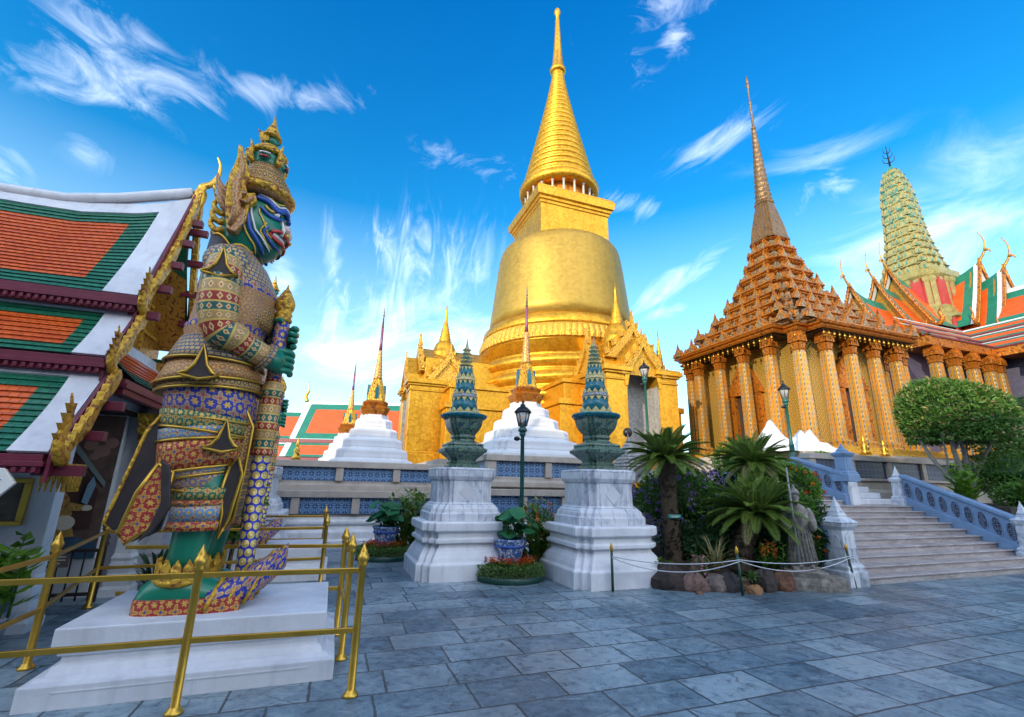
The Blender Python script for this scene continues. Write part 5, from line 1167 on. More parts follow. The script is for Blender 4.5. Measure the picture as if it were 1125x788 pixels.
for k in range(3):
    for a in range(4):
        m.tube([(0, 0, 25.8+.42*k), (.3*cos(a*pi/2+.5)*(1-.2*k), .3*sin(a*pi/2+.5)*(1-.2*k), 25.95+.42*k), (.36*cos(a*pi/2+.5)*(1-.2*k), .36*sin(a*pi/2+.5)*(1-.2*k), 26.3+.42*k)], [.035, .03, .01], 5)
m.build('trident_finial', M['black'], pg)

# ================================================================== BACKGROUND HALL (left, behind)
bh = thing('far_hall', 'distant hall with plain orange and green roof behind the white pyramid at left', 'temple building', (-15, 44, 0), 0)
m = MB()
def rf(x0, x1, za, zb, y0, y1, bw=.55):
    T = lambda x, t: (x, y0+(y1-y0)*t, za+(zb-za)*t)
    H = sqrt((y1-y0)**2+(za-zb)**2)
    for i, (xa, xb) in enumerate(((x0, x0+.5), (x0+.5, x0+1.2), (x0+1.2, x1))):
        for j, (ta, tb) in enumerate(((0, .07), (.07, .22), (.22, .86), (.86, 1))):
            mi = 2 if (i == 0 or j == 0) else (1 if (i == 1 or j in (1, 3)) else 0)
            q = [T(xa, ta), T(xb, ta), T(xb, tb), T(xa, tb)]; m.add(q, [(3, 2, 1, 0)], mi, False, [[(xa, H*(1-tb)), (xb, H*(1-tb)), (xb, H*(1-ta)), (xa, H*(1-ta))]])
rf(-4.4, 8, 8.9, 5.2, 0, -2.6); rf(-4.6, 8, 4.9, 3.6, -2.6, -3.6); rf(-12, -4.4, 8.0, 5.0, -.2, -2.6); rf(-12, -4.6, 4.8, 3.4, -2.7, -3.7)
m.build('roof', [M['t_orange_far'], M['t_green_far'], M['white']], bh)
m = MB(); m.box(-12, 8, -2.4, 4, 0, 5.1); m.build('wall', M['white'], bh)
m = MB(); m.box(-12, 8, -2.75, -2.5, 4.85, 5.15); m.box(-12, 8, -3.8, -3.6, 3.3, 3.5); m.build('fascia', M['maroon'], bh)
m = MB(); m.tube(spline([(-4.4, 0, 8.9), (-4.6, 0, 9.4), (-4.35, 0, 10.0), (-4.5, 0, 10.8)], 4), [.2-.013*k for k in range(13)], 6); m.build('horn_finial', M['brass'], bh)

# ================================================================== HALL BEHIND THE CAMERA (unseen, added to throw shade over the court)
rh = thing('shading_hall', 'unseen long white hall with tiled gable roof, added behind the viewer to shade the court', 'temple building', (-4, -17, 0), 0)
m = MB(); m.box(-46, 40, -6, 4, 0, 7.2); m.build('wall', M['white'], rh)
m = MB(); m.add([(-48, -1, 14.6), (42, -1, 14.6), (42, 6, 5.9), (-48, 6, 5.9), (42, -8, 5.9), (-48, -8, 5.9)], [(0, 3, 2, 1), (0, 1, 4, 5), (1, 2, 4), (0, 5, 3)], 0, False, [[(0, 9), (0, 0), (90, 0), (90, 9)], [(0, 9), (90, 9), (90, 0), (0, 0)], None, None]); m.build('roof', M['t_orange'], rh)
# ================================================================== GIANT GUARDIAN STATUE
def ering(z, cx, rx, ry, n=40, cy=0., tilt=0., p=1.):
    return [(cx+rx*cos(2*pi*j/n), cy+ry*sin(2*pi*j/n), z+tilt*rx*cos(2*pi*j/n)) for j in range(n)]
def shell(root, name, matn, secs, n=48, cap=True, mis=None, mats=None, tilt=0.):
    m = MB(); m.rings([ering(*s, n=n, tilt=tilt) for s in secs], 0, True, cap0=cap, cap1=cap, mis=mis)
    return m.build(name, mats or M[matn], root)
def make_giant(label, loc):
    r = thing('guardian_statue', label, 'statue', loc, group='giant guardian statues of the gate')
    K = [M['scales'], M['cl_pink'], M['cl_blue'], M['cl_gold']]
    b = shell(r, 'torso', None, [(2.02, -.02, .36, .42), (2.3, -.01, .35, .41), (2.5, 0, .35, .41), (2.53, 0, .36, .42), (2.58, .0, .36, .42), (2.6, .02, .355, .42), (2.78, .05, .365, .44), (2.93, .055, .36, .455), (2.96, .055, .37, .465), (3.0, .05, .37, .47), (3.03, .05, .365, .475), (3.16, .03, .335, .49), (3.28, .01, .29, .47), (3.37, -.01, .235, .4), (3.45, -.02, .19, .29), (3.5, -.02, .165, .2)], mats=K, mis=[1, 1, 1, 2, 2, 1, 1, 1, 2, 2, 0, 0, 0, 0, 0])
    m = MB(); m.rings([ering(2.75, .2, .01, .01, 24), ering(2.72, .2, .24, .3, 24)][::-1] if False else [ering(2.6, .1, .29, .33, 32), ering(2.68, .1, .325, .37, 32), ering(2.82, .1, .335, .38, 32), ering(2.95, .09, .315, .37, 32), ering(3.02, .08, .28, .34, 32)], 0, True); m.build('breast_plate', M['cl_mix'], r)
    # neck and collar
    m = MB(); m.rings([ering(3.3, -.03, .2, .22, 24), ering(3.5, .0, .165, .17, 24), ering(3.75, .06, .17, .18, 24)], 0, True); m.build('neck', M['skin'], r)
    m = MB()
    cr = []
    for k, (dz, e) in enumerate(((0, 0), (0, .045))):
        cr.append([((.23+e)*cos(2*pi*j/32)-.04, (.3+e)*sin(2*pi*j/32), 3.36) for j in range(32)])
    top = lambda e: [((.22+e)*cos(2*pi*j/32)-.05, (.25+e)*sin(2*pi*j/32), 3.43+.2*max(0, -cos(2*pi*j/32))**1+.04*abs(sin(pi*j/4))) for j in range(32)]
    m.rings([cr[1], top(.03), top(.0), cr[0]], 0, True, cap0=False, cap1=False); m.build('collar', M['dark'], r)
    m = MB(); m.tube(top(.032)+[top(.032)[0]], .014, 6); m.build('collar_trim', M['brass'], r)
    # skirts from the waist down
    def tier(name, mt, z0, z1, r0, r1, cx0, cx1, ky=1.1, front=0., n=56, th=.025):
        f = lambda z, rx, cx, e: [(cx+(rx+e)*cos(2*pi*j/n), (rx*ky+e)*sin(2*pi*j/n), z+(front*cos(2*pi*j/n))) for j in range(n)]
        m = MB(); zs_ = [z0+(z1-z0)*q for q in (0, .33, .66, 1)]
        m.rings([f(z0, r0-.04, cx0, 0)]+[f(z, r0+(r1-r0)*i/3, cx0+(cx1-cx0)*i/3, th) for i, z in enumerate(zs_)]+[f(z1-.0, r1-.05, cx1, -.01)], 0, True, cap0=False, cap1=False)
        o = m.build(name, M[mt], r)
        m = MB(); pts = f(z1, r1, cx1, th+.004); m.tube(pts+[pts[0]], .014, 6); m.build('hem', M['brass'], o); return o
    tier('waist_sash', 'scales', 2.44, 2.2, .35, .41, -.0, -.03, 1.1)
    tier('hip_cape', 'cl_gold', 2.26, 2.0, .37, .44, -.03, -.05, 1.08, .05)
    tier('hip_belt', 'cl_mix', 2.05, 1.92, .41, .425, -.03, -.03, 1.08, .03)
    tier('blue_skirt', 'cl_blue', 1.98, 1.64, .385, .37, -.02, .01, 1.12, -.02)
    tier('green_band', 'cl_green', 1.69, 1.53, .385, .37, .0, .0, 1.13, -.04)
    tier('light_blue_band', 'cl_light', 1.56, 1.45, .375, .365, .0, .0, 1.14, .04)
    tier('red_apron', 'cl_red', 1.46, 1.18, .365, .34, .0, .01, 1.15, .07)
    tier('apron_edge', 'cl_light', 1.2, 1.12, .34, .325, .01, .01, 1.15, .07)
    tier('violet_skirt', 'cl_violet', 1.17, .99, .325, .29, .01, .01, 1.18, -.03)
    # legs, trousers and boots
    for s in (-1, 1):
        y = s*.19; cx = .1 if s < 0 else .16
        m = MB(); m.rings([ering(1.3, cx, .2, .17, 28, y), ering(.95, cx, .185, .165, 28, y), ering(.7, cx-.01, .165, .15, 28, y), ering(.45, cx-.03, .15, .135, 28, y), ering(.28, cx-.04, .155, .14, 28, y)], 0, True); lg = m.build('leg', M['skin'], r)
        for nm, mt, z0, z1, q0, q1 in (('trouser_green', 'cl_green', .98, .86, .235, .232), ('trouser_red', 'cl_red', .87, .82, .238, .236), ('trouser_blue', 'cl_light', .83, .68, .23, .224), ('trouser_hem', 'cl_red', .69, .61, .232, .238)):
            z0 += .05; z1 += .05
            m = MB(); m.rings([ering(z0, cx, q0-.03, q0-.04, 32, y), ering(z0-.01, cx, q0, q0-.02, 32, y), ering(z1, cx-.01, q1, q1-.02, 32, y), ering(z1, cx-.01, q1-.05, q1-.06, 32, y)], 0, True, cap0=False, cap1=False); m.build(nm, M[mt], lg)
        m = MB(); m.lathe([(.15, .2), (.19, .22), (.21, .25), (.19, .28), (.205, .3), (.18, .33), (.15, .34)], 28, c=(cx-.05, y))
        for k in range(14):
            a = 2*pi*k/14; m.mx = Matrix.Translation((cx-.05, y, 0)) @ Matrix.Rotation(a, 4, 'Z'); m.prism([(-.035, .31), (-.04, .36), (0, .43), (.04, .36), (.035, .31)], -.2, -.178, 'y')
        m.mx = None; m.build('ankle_ring', M['goldcarve'], lg)
        # boot
        secs = [(-.33, .06, .02, .12), (-.3, .11, .0, .2), (-.2, .15, .0, .27), (-.05, .165, .0, .3), (.1, .17, .0, .28), (.25, .17, .0, .22), (.38, .155, .0, .2), (.48, .12, .0, .2)]
        m = MB(); rs = []
        for x, w, z0, z1 in secs:
            rs.append([(x+cx-.02, y+w*cos(a_)*(1. if sin(a_) < 0 else 1), z0+(z1-z0)*(.5+.5*sin(a_))*1.0 if False else max(z0, (z0+z1)/2+(z1-z0)/2*sin(a_)*1.15)) for a_ in [2*pi*j/24 for j in range(24)]])
        m.rings(rs, 0, True); bt = m.build('boot', M['skin'], lg)
        m = MB(); rs = []
        for z, e in ((.0, .0), (.0, .025), (.1, .02), (.115, .0)):
            pl = []
            for x, w, *_ in secs: pl.append((x+cx-.02, y-w-e, z))
            for x, w, *_ in reversed(secs): pl.append((x+cx-.02, y+w+e, z))
            rs.append(pl)
        m.rings(rs, 0, False, cap0=False); m.build('sole_band', M['cl_red'], bt)
        # upturned toe guard
        m = MB(); rs = []
        for u in [k/10 for k in range(11)]:
            x = .2+.5*u; w = .185*(1-u)**.55+.012; h0 = .0+.33*max(0, u-.35)**1.6*1.6; h1 = .2+.28*u**1.5
            rs.append([(x+cx, y+w*cos(a_), max(h0, (h0+h1)/2+(h1-h0)/2*1.1*sin(a_))) for a_ in [2*pi*j/20 for j in range(20)]])
        m.rings(rs, 0, True); m.build('toe_guard', M['cl_blue'], bt)
        m = MB()
        for (xa, za, xb, zb, t_) in ((.2, .0, .3, .28, .022), (.34, .0, .46, .34, .016), (.48, .02, .66, .46, .016)):
            w = .2 if xa < .3 else (.165 if xa < .4 else .11)
            m.tube([(cx+xa, y-w, za+.02), (cx+(xa+xb)/2, y-w*.85, (za+zb)/2), (cx+xb, y-.02, zb), (cx+(xa+xb)/2, y+w*.85, (za+zb)/2), (cx+xa, y+w, za+.02)], t_, 6)
        m.build('toe_trim', M['goldcarve'], bt)
    # hanging cloths
    def board(name, poly, y0, y1, mt, trim=True, dk=False):
        m = MB(); m.prism(poly, y0, y1, 'y'); 
        uvm = m
        for i in range(len(m.uv)): m.uv[i] = [(m.v[j][0], m.v[j][2]) for j in m.f[i]]
        o = m.build(name, M[mt], r, .01, fixn=True)
        if trim:
            m = MB(); pts = [(x, y0, z) for x, z in poly]; m.tube(pts+[pts[0]], .016, 6); m.build('edge', M['brass'] if not dk else M['goldcarve'], o)
        return o
    tailp = [(-.3, 1.72), (-.42, 1.5), (-.5, 1.1), (-.58, .72), (-.5, .66), (-.43, .72), (-.36, .56), (-.26, .62), (-.2, 1.0), (-.2, 1.6)]
    board('tail_cloth', tailp, -.24, -.16, 'dark', True, True); board('tail_cloth', [(x-.02, z) for x, z in tailp], .16, .24, 'dark', True, True)
    board('side_cloth', [(-.22, 1.22), (-.33, .98), (-.4, .66), (-.34, .57), (-.2, .68), (-.12, .85), (-.1, 1.15)], -.44, -.4, 'cl_red')
    board('side_cloth_lining', [(-.2, 1.26), (-.12, 1.2), (-.06, .86), (-.16, .66), (-.25, .58), (-.19, .7), (-.14, .9)], -.47, -.43, 'dark', False)
    board('front_cloth', [(.3, 1.85), (.42, 1.6), (.41, 1.2), (.38, .75), (.3, .62), (.26, .8), (.3, 1.2)], -.2, .2, 'cl_mix')
    board('front_cloth_lining', [(.3, 1.22), (.36, 1.3), (.41, 1.15), (.36, .75), (.3, .58), (.3, .8), (.26, 1.0)], -.3, -.25, 'dark')
    for (x, z, y, k) in ((.0, 3.0, -.6, .9), (-.02, 2.03, -.53, .95), (.24, 1.4, -.4, .9)):
        q = [(-.17, -.03), (-.1, .0), (-.05, .07), (0, .26), (.05, .07), (.1, .0), (.17, -.03), (0, -.07)]
        board('curled_flap', [(x+a*k, z+c*k) for a, c in q], y-.05, y+.03, 'dark')
    # arms
    for s in (-1, 1):
        sh = Vector((-.02, s*.41, 3.2)); elb = Vector((.03, s*.49, 2.5)); wr = Vector((.44, s*.24, 2.3 if s < 0 else 2.62))
        path = spline([sh+Vector((0, -s*.1, .06)), sh, (sh+elb)/2+Vector((-.01, s*.05, .02)), elb+Vector((-.01, 0, .1)), elb+Vector((.03, -s*.01, -.04)), elb+Vector((.14, -s*.06, -.08 if s < 0 else .0)), (elb+wr)/2+Vector((.02, 0, -.03)), wr], 5)
        rad = []
        for i in range(len(path)):
            u = i/(len(path)-1); rad.append(.128+.045*sin(pi*min(1, u*1.5)) if u < .55 else .162-.05*(u-.55)/.45)
        m = MB(); m.tube([tuple(q) for q in path], rad, 28, upv=(1, 0, 0)); am = m.build('arm', M['armband'], r)
        m = MB(); rs = []
        for k, (q, e) in enumerate(((.0, 0), (.02, .03), (.1, .035), (.12, .0))):
            d_ = (wr-elb).normalized(); c = wr-d_*(.04-q*.6); X = d_.cross(Vector((0, 0, 1))).normalized(); Y = X.cross(d_)
            rs.append([tuple(c+X*(.12+e)*cos(2*pi*j/20)+Y*(.12+e)*sin(2*pi*j/20)) for j in range(20)])
        m.rings(rs, 0, True); m.build('cuff', M['scales'], am)
        # hand: palm, four fingers wrapped round the club, thumb
        cx, cyy = .52, 0.; zc = 2.3 if s < 0 else 2.6
        m = MB(); m.tube([tuple(wr-Vector((.03, 0, 0))), tuple((wr+Vector((cx, s*.1, zc)))/2+Vector((0, s*.02, 0))), (cx+.02, s*.13, zc), (cx+.08, s*.11, zc)], [.1, .115, .12, .06], 16, flat=.8, upv=(0, 0, 1)); hd = m.build('hand', M['skin'], am)
        for k in range(4):
            z = zc+.1-.066*k; rr = .135; L_ = (2.4, 2.7, 2.6, 2.2)[k]
            pth = [(cx+rr*cos(a_)*1., s*rr*sin(a_)*-1*-1, z+.012*sin(a_*2)) for a_ in [radians(100)-L_*q/9 for q in range(10)]]
            m = MB(); m.tube(pth, [.036, .037, .039, .037, .034, .037, .034, .032, .032, .022], 10); m.build('finger', M['skin'], hd)
        m = MB(); m.tube([(cx-.06, s*.12, zc+.08), (cx-.09, s*.06, zc+.14), (cx-.06, -s*.04, zc+.17), (cx-.0, -s*.1, zc+.165)], [.045, .042, .036, .022], 10); m.build('thumb', M['skin'], hd)
        if s > 0: m = MB(); m.ell((cx+.155, 0, zc+.03), (.02, .035, .03), 10, 6); m.build('ring', M['brass'], hd)
    # shoulder plates
    for s in (-1, 1):
        m = MB(); m.ell((-.02, s*.4, 3.2), (.21, .15, .18), 24, 14)
        for i in range(len(m.uv)): m.uv[i] = [(m.v[j][0], m.v[j][2]) for j in m.f[i]]
        m.build('shoulder_plate', M['scales'], r)
    # club
    m = MB(); m.lathe([(.075, .0), (.08, .1), (.095, 1.4)], 24); cb = m.build('club', M['hexclub'], r); cb.location = (.51, 0, 0); cb.scale = (.93, .93, .965)
    m = MB(); m.lathe([(.095, 1.38), (.115, 1.42), (.1, 1.46), (.11, 1.5), (.11, 1.66), (.125, 1.7), (.105, 1.74), (.115, 1.9), (.1, 2.0), (.13, 2.04), (.12, 2.1), (.085, 2.16), (.08, 2.2)], 24); m.build('club_knop', M['armband'], cb)
    m = MB(); m.lathe([(.08, 2.18), (.08, 2.9)], 24); m.build('club_grip', M['cl_blue'], cb)
    m = MB(); m.lathe([(.085, 2.86), (.1, 2.88), (.08, 2.92), (.095, 2.95), (.08, 2.98), (.1, 3.02), (.11, 3.07), (.1, 3.12), (.07, 3.18), (.04, 3.24), (.02, 3.26), (.004, 3.32)], 20); m.build('club_finial', M['goldcarve'], cb)
    # head
    xf = [(3.42, .14), (3.46, .25), (3.5, .32), (3.55, .37), (3.59, .4), (3.63, .365), (3.67, .41), (3.71, .435), (3.76, .42), (3.82, .36), (3.88, .385), (3.95, .4), (4.05, .37), (4.12, .33)]
    bk = lambda z: -.16-.06*sin(pi*min(1, (z-3.42)/.7)); hy = lambda z: .13+.17*sin(pi*min(1., .18+(z-3.42)/.9))
    def xfz(z):
        for (a, p), (b_, q) in zip(xf[:-1], xf[1:]):
            if a <= z <= b_: return p+(q-p)*(z-a)/(b_-a)
        return xf[0][1] if z < xf[0][0] else xf[-1][1]
    def FP(deg, z, e=0.):
        a = radians(deg); c, s_ = cos(a), sin(a); f = xfz(z)+e
        x = .05+((f-.05)*c if c > 0 else (-(bk(z)-e)+.05)*c); y = (hy(z)+e)*(abs(s_)**.85)*(1 if s_ > 0 else -1)
        return (x, y, z)
    m = MB(); zs_ = [3.4+.012*k for k in range(61)]
    m.rings([[FP(360*j/56, z) for j in range(56)] for z in zs_], 0, True); hd = m.build('head', M['skin'], r)
    for s in (-1, 1):
        def line(nm, mt, pts, rad, e=.008, nn=5):
            m = MB(); ps = spline([(d_, z, 0) for d_, z in pts], nn); n_ = len(ps)
            m.tube([FP(s*q[0], q[1], e) for q in ps], [rad*(.55+.45*sin(pi*(.12+.76*i/(n_-1)))) for i in range(n_)], 8); m.build(nm, M[mt], hd)
        line('jaw_stripe', 'p_blu', [(92, 3.92), (88, 3.75), (78, 3.6), (55, 3.5), (30, 3.46)], .022)
        line('jaw_stripe', 'p_wht', [(86, 3.92), (82, 3.75), (71, 3.62), (50, 3.53), (28, 3.49)], .011, .016)
        line('jaw_stripe', 'p_yel', [(98, 3.92), (95, 3.74), (84, 3.57), (58, 3.465), (32, 3.43)], .009, .012)
        line('cheek_stripe', 'p_yel', [(72, 3.86), (66, 3.74), (56, 3.66), (44, 3.6)], .009, .01)
        line('brow', 'p_blu', [(82, 3.99), (62, 3.97), (44, 3.9), (24, 3.94), (6, 3.9)], .03, .02)
        line('brow_edge', 'p_wht', [(80, 4.03), (62, 4.01), (45, 3.945), (26, 3.98), (8, 3.945)], .01, .03)
        line('brow_edge', 'p_yel', [(78, 4.06), (62, 4.045), (46, 3.98), (27, 4.02)], .008, .02)
        line('eye_fold', 'p_blu', [(72, 3.88), (52, 3.82), (32, 3.83), (16, 3.86)], .02, .014)
        line('eye_fold', 'p_yel', [(66, 3.92), (54, 3.875), (40, 3.9)], .014, .01)
        q = FP(s*38, 3.865, .0); m = MB(); m.ell(q, (.04, .03, .03), 12, 8); ey = m.build('eye', M['p_wht'], hd)
        q = FP(s*33, 3.862, .028); m = MB(); m.ell(q, (.016, .014, .015), 10, 6); m.build('pupil', M['p_blk'], ey)
        line('lip', 'p_red', [(48, 3.66), (34, 3.695), (16, 3.68), (2, 3.69)], .02, .014)
        line('lip', 'p_red', [(48, 3.645), (32, 3.6), (14, 3.6), (2, 3.6)], .02, .014)
        line('teeth', 'p_wht', [(42, 3.65), (28, 3.645), (12, 3.645), (2, 3.645)], .022, .006)
        line('mouth_stripe', 'p_blu', [(56, 3.7), (58, 3.64), (48, 3.575), (28, 3.545), (8, 3.545)], .014, .01)
        line('mouth_stripe', 'p_yel', [(60, 3.73), (64, 3.64), (52, 3.55), (30, 3.515)], .008, .01)
        q = FP(s*26, 3.66, .02); m = MB(); m.tube([q, (q[0]+.02, q[1]*1.1, q[2]+.06), (q[0]-.005, q[1]*1.12, q[2]+.15)], [.022, .02, .006], 8); m.build('tusk', M['p_wht'], hd)
        q = FP(s*13, 3.77, .01); m = MB(); m.ell(q, (.05, .04, .045), 12, 8); m.build('nostril', M['p_pnk'], hd)
        m = MB(); m.ell(FP(s*12, 3.7, .01), (.035, .045, .022), 10, 6); m.build('moustache', M['p_yel'], hd)
        # ear ornament and fans
        y0 = s*.28
        def lat(nm, poly, ya, yb, mt):
            m = MB(); m.prism(poly, min(ya, yb), max(ya, yb), 'y')
            for i in range(len(m.uv)): m.uv[i] = [(m.v[j][0], m.v[j][2]) for j in m.f[i]]
            return m.build(nm, M[mt], hd, .012, fixn=True)
        e = lat('ear_guard', [(-.1, 3.58), (.0, 3.56), (.06, 3.68), (.07, 3.82), (.13, 3.9), (.1, 3.98), (.03, 3.96), (.0, 4.04), (.02, 4.16), (-.04, 4.3), (-.1, 4.44), (-.14, 4.46), (-.13, 4.3), (-.17, 4.1), (-.16, 3.85)], y0, y0+s*.07, 'goldcarve')
        m = MB(); m.tube([(-.07, y0+s*.075, 3.6), (-.02, y0+s*.09, 3.75), (-.06, y0+s*.09, 3.88), (-.08, y0+s*.09, 4.05), (-.05, y0+s*.08, 4.2), (-.1, y0+s*.07, 4.38)], [.03, .035, .04, .04, .03, .012], 8); m.tube([(.09, y0+s*.07, 3.93), (.04, y0+s*.1, 3.84), (-.02, y0+s*.1, 3.86), (-.02, y0+s*.1, 3.93), (.03, y0+s*.1, 3.94)], .022, 8); m.build('scroll', M['cl_gold'], e)
        lat('ear', [(-.1, 3.56), (-.01, 3.54), (.05, 3.64), (.05, 3.78), (-.08, 3.8)], y0-s*.04, y0+s*.085, 'cl_pink')
        for k in range(3):
            zz_ = 3.82+.07*k; m = MB()
            m.tube(spline([(-.12, s*.2, zz_-.06), (-.2, s*.24, zz_+.02), (-.24-.015*k, s*.25, zz_+.1), (-.275-.012*k, s*.25, zz_+.2)], 4), [.03, .035, .036, .036, .035, .034, .032, .03, .027, .023, .018, .012, .005], 8, flat=1.); m.build('plume', M['cl_pink'], hd)
        for k in range(3):
            m = MB(); z = 3.68+.09*k; m.tube(spline([(-.14, s*.16, z-.05), (-.22, s*.18, z-.08), (-.29, s*.18, z-.02), (-.28, s*.18, z+.06), (-.32, s*.18, z+.12)], 3), [.03]*6+[.026, .024, .022, .018, .014, .009, .004], 7); m.build('scroll', M['goldcarve'], hd)
    hd.scale = (1, 1, 1.14); hd.location = (0, 0, -.479)
    m = MB(); m.ell((.4, 0, 3.775), (.055, .05, .05), 14, 10); m.build('nose', M['p_pnk'], hd)
    # crown
    cxh = .09
    cr = bpy.data.objects.new('crown', None); C.objects.link(cr); cr.parent = r; cr.scale = (.94, .94, .884); cr.location = (.005, 0, .602)
    def cl_(nm, prof, mt, n=40, c=(cxh, 0)): m = MB(); m.lathe(prof, n, c=c); return m.build(nm, M[mt], cr)
    cl_('brim', [(.29, 4.0), (.35, 4.02), (.385, 4.06), (.38, 4.1), (.33, 4.13), (.32, 4.16)], 'goldcarve')
    cl_('brim_lining', [(.28, 3.98), (.33, 4.0), (.345, 4.03), (.28, 4.05)], 'cl_gold')
    cl_('lower_tier', [(.33, 4.12), (.34, 4.16), (.3, 4.2), (.31, 4.24), (.26, 4.28), (.265, 4.32), (.215, 4.36), (.2, 4.42), (.19, 4.48)], 'cl_mix')
    cl_('face_tier', [(.17, 4.44), (.19, 4.5), (.19, 4.62), (.16, 4.68)], 'skin')
    for k in range(4):
        a = k*pi/2; c_, s_ = cos(a), sin(a); T_ = lambda q: (cxh+q[0]*c_-q[1]*s_, q[0]*s_+q[1]*c_, q[2])
        m = MB(); m.ell(T_((.16, 0, 4.57)), (.07, .07, .075), 14, 10); fc = m.build('small_face', M['skin'], cr)
        m = MB(); m.tube([T_((.225, -.05, 4.545)), T_((.24, 0, 4.535)), T_((.225, .05, 4.545))], .012, 6); m.build('small_mouth', M['p_red'], fc)
        m = MB(); m.tube([T_((.215, -.06, 4.6)), T_((.24, -.02, 4.59)), T_((.24, .02, 4.59)), T_((.215, .06, 4.6))], .012, 6); m.build('small_brow', M['p_wht'], fc)
        a2 = a+pi/4; c_, s_ = cos(a2), sin(a2); T2 = lambda q: (cxh+q[0]*c_-q[1]*s_, q[0]*s_+q[1]*c_, q[2])
        m = MB(); m.tube([T2((.15, 0, 4.48)), T2((.22, 0, 4.52)), T2((.25, 0, 4.6)), T2((.21, 0, 4.67)), T2((.25, 0, 4.78))], [.03, .045, .045, .03, .006], 7); m.build('scroll', M['goldcarve'], cr)
    cl_('upper_brim', [(.15, 4.66), (.21, 4.67), (.225, 4.7), (.19, 4.73), (.17, 4.77), (.13, 4.8), (.1, 4.84)], 'goldcarve')
    m = MB(); m.ell((cxh+.01, 0, 4.93), (.085, .07, .095), 18, 12); m.ell((cxh+.09, 0, 4.92), (.022, .018, .02), 8, 6); m.lathe([(.055, 4.8), (.05, 4.9)], 14, c=(cxh, 0)); m.build('top_head', M['skin'], cr)
    cl_('top_crown', [(.075, 4.97), (.12, 4.985), (.115, 5.01), (.085, 5.04), (.09, 5.06), (.065, 5.09), (.07, 5.11), (.045, 5.15), (.048, 5.165), (.03, 5.2), (.018, 5.27), (.003, 5.36)], 'goldcarve', 20)
    for s in (-1, 1):
        m = MB(); m.prism([(cxh-.06, 4.88), (cxh-.12, 4.92), (cxh-.15, 5.03), (cxh-.09, 5.0), (cxh-.02, 4.98), (cxh-.01, 4.9)], s*.06, s*.08, 'y'); m.build('scroll', M['goldcarve'], cr, fixn=True)
    return r
PZ = .5
y1 = make_giant('nearest giant green-faced guardian statue in gold mosaic dress, holding a long club', P(-1.22, 5.38, PZ))
y2 = dup(y1, loc=P(-1.62, 9.75, PZ), scale=.95, label='second giant guardian statue, farther back and almost hidden behind the nearest one')
def plinth(label, a, b):
    r = thing('statue_plinth', label, 'plinth', P(a, b), group='white plinths under the guardian statues')
    m = MB(); pts = [(-1.0, -.72), (1.0, -.72), (1.0, .72), (-1.0, .72)]
    plinth_prof(m, pts, [(.05, -.02), (.05, .155), (.0, .165), (-.02, .19)]); m.build('foot', M['white'], r, .01)
    m = MB(); plinth_prof(m, pts, [(-.035, .15), (-.075, .235), (-.11, .25), (-.11, .3), (-.085, .305), (-.085, .325), (-.05, .345), (-.05, .495), (-.06, .5)]); m.build('die', M['white'], r, .008)
    m = MB(); m.box(-.85, .85, -.765, -.75, .05, .058); m.box(-.85, .85, -.775, -.75, .105, .113); m.box(-.85, -.842, -.773, -.75, .05, .113); m.box(.842, .85, -.773, -.75, .05, .113); m.build('panel_moulding', M['white'], r)
    return r
plinth('long white moulded plinth under the nearest giant guardian', -.88, 5.48)
plinth('white moulded plinth of the second guardian, behind the brass railings', -1.0, 9.85)
# ---- brass railings
def fence(label, posts, lines, group='brass railings round the guardian plinths'):
    r = thing('brass_railing', label, 'railing', (0, 0, 0), group=group)
    for a, b in posts:
        m = MB(); m.lathe([(.06, 0), (.06, .015), (.045, .03), (.03, .05), (.028, .93), (.045, .945), (.032, .96), (.045, .98), (.048, 1.0), (.035, 1.03), (.03, 1.035), (.03, 1.05), (.012, 1.085), (.002, 1.12)], 16); m.build('post', M['brass'], r).location = (a, b, 0)
    for p, q, zs_ in lines:
        for z in zs_:
            m = MB(); obar(m, p, q, .022, z-.02, z+.02, uvs=False); m.build('rail', M['brass'], r, .004)
    return r
fence('brass railing with round posts around the front of the nearest guardian plinth', [(-.88, 4.4), (.3, 4.33), (.24, 5.17), (.2, 5.95), (-2.3, 5.7), (-2.74, 7.95), (-2.3, 4.4)],
      [((-2.3, 4.4), (-.88, 4.4), (.9, .46)), ((-.88, 4.4), (.3, 4.33), (.9, .46)), ((-2.3, 4.4), (-2.3, 5.7), (.9, .46)), ((-2.3, 5.7), (-2.74, 7.95), (.9, .46)), ((.24, 5.17), (.2, 5.95), (.46,)), ((.2, 5.95), (-1.95, 6.25), (.9, .46))])
fence('brass railing farther back, in front of the second guardian', [(-1.4, 8.1), (-.03, 8.25), (-.08, 10.9)],
      [((-2.74, 7.98), (-1.4, 8.1), (.9, .46)), ((-1.4, 8.1), (-.03, 8.25), (.9, .46)), ((-.03, 8.25), (-.08, 10.9), (.9, .46)), ((-.08, 10.9), (-2.3, 11), (.9, .46))])
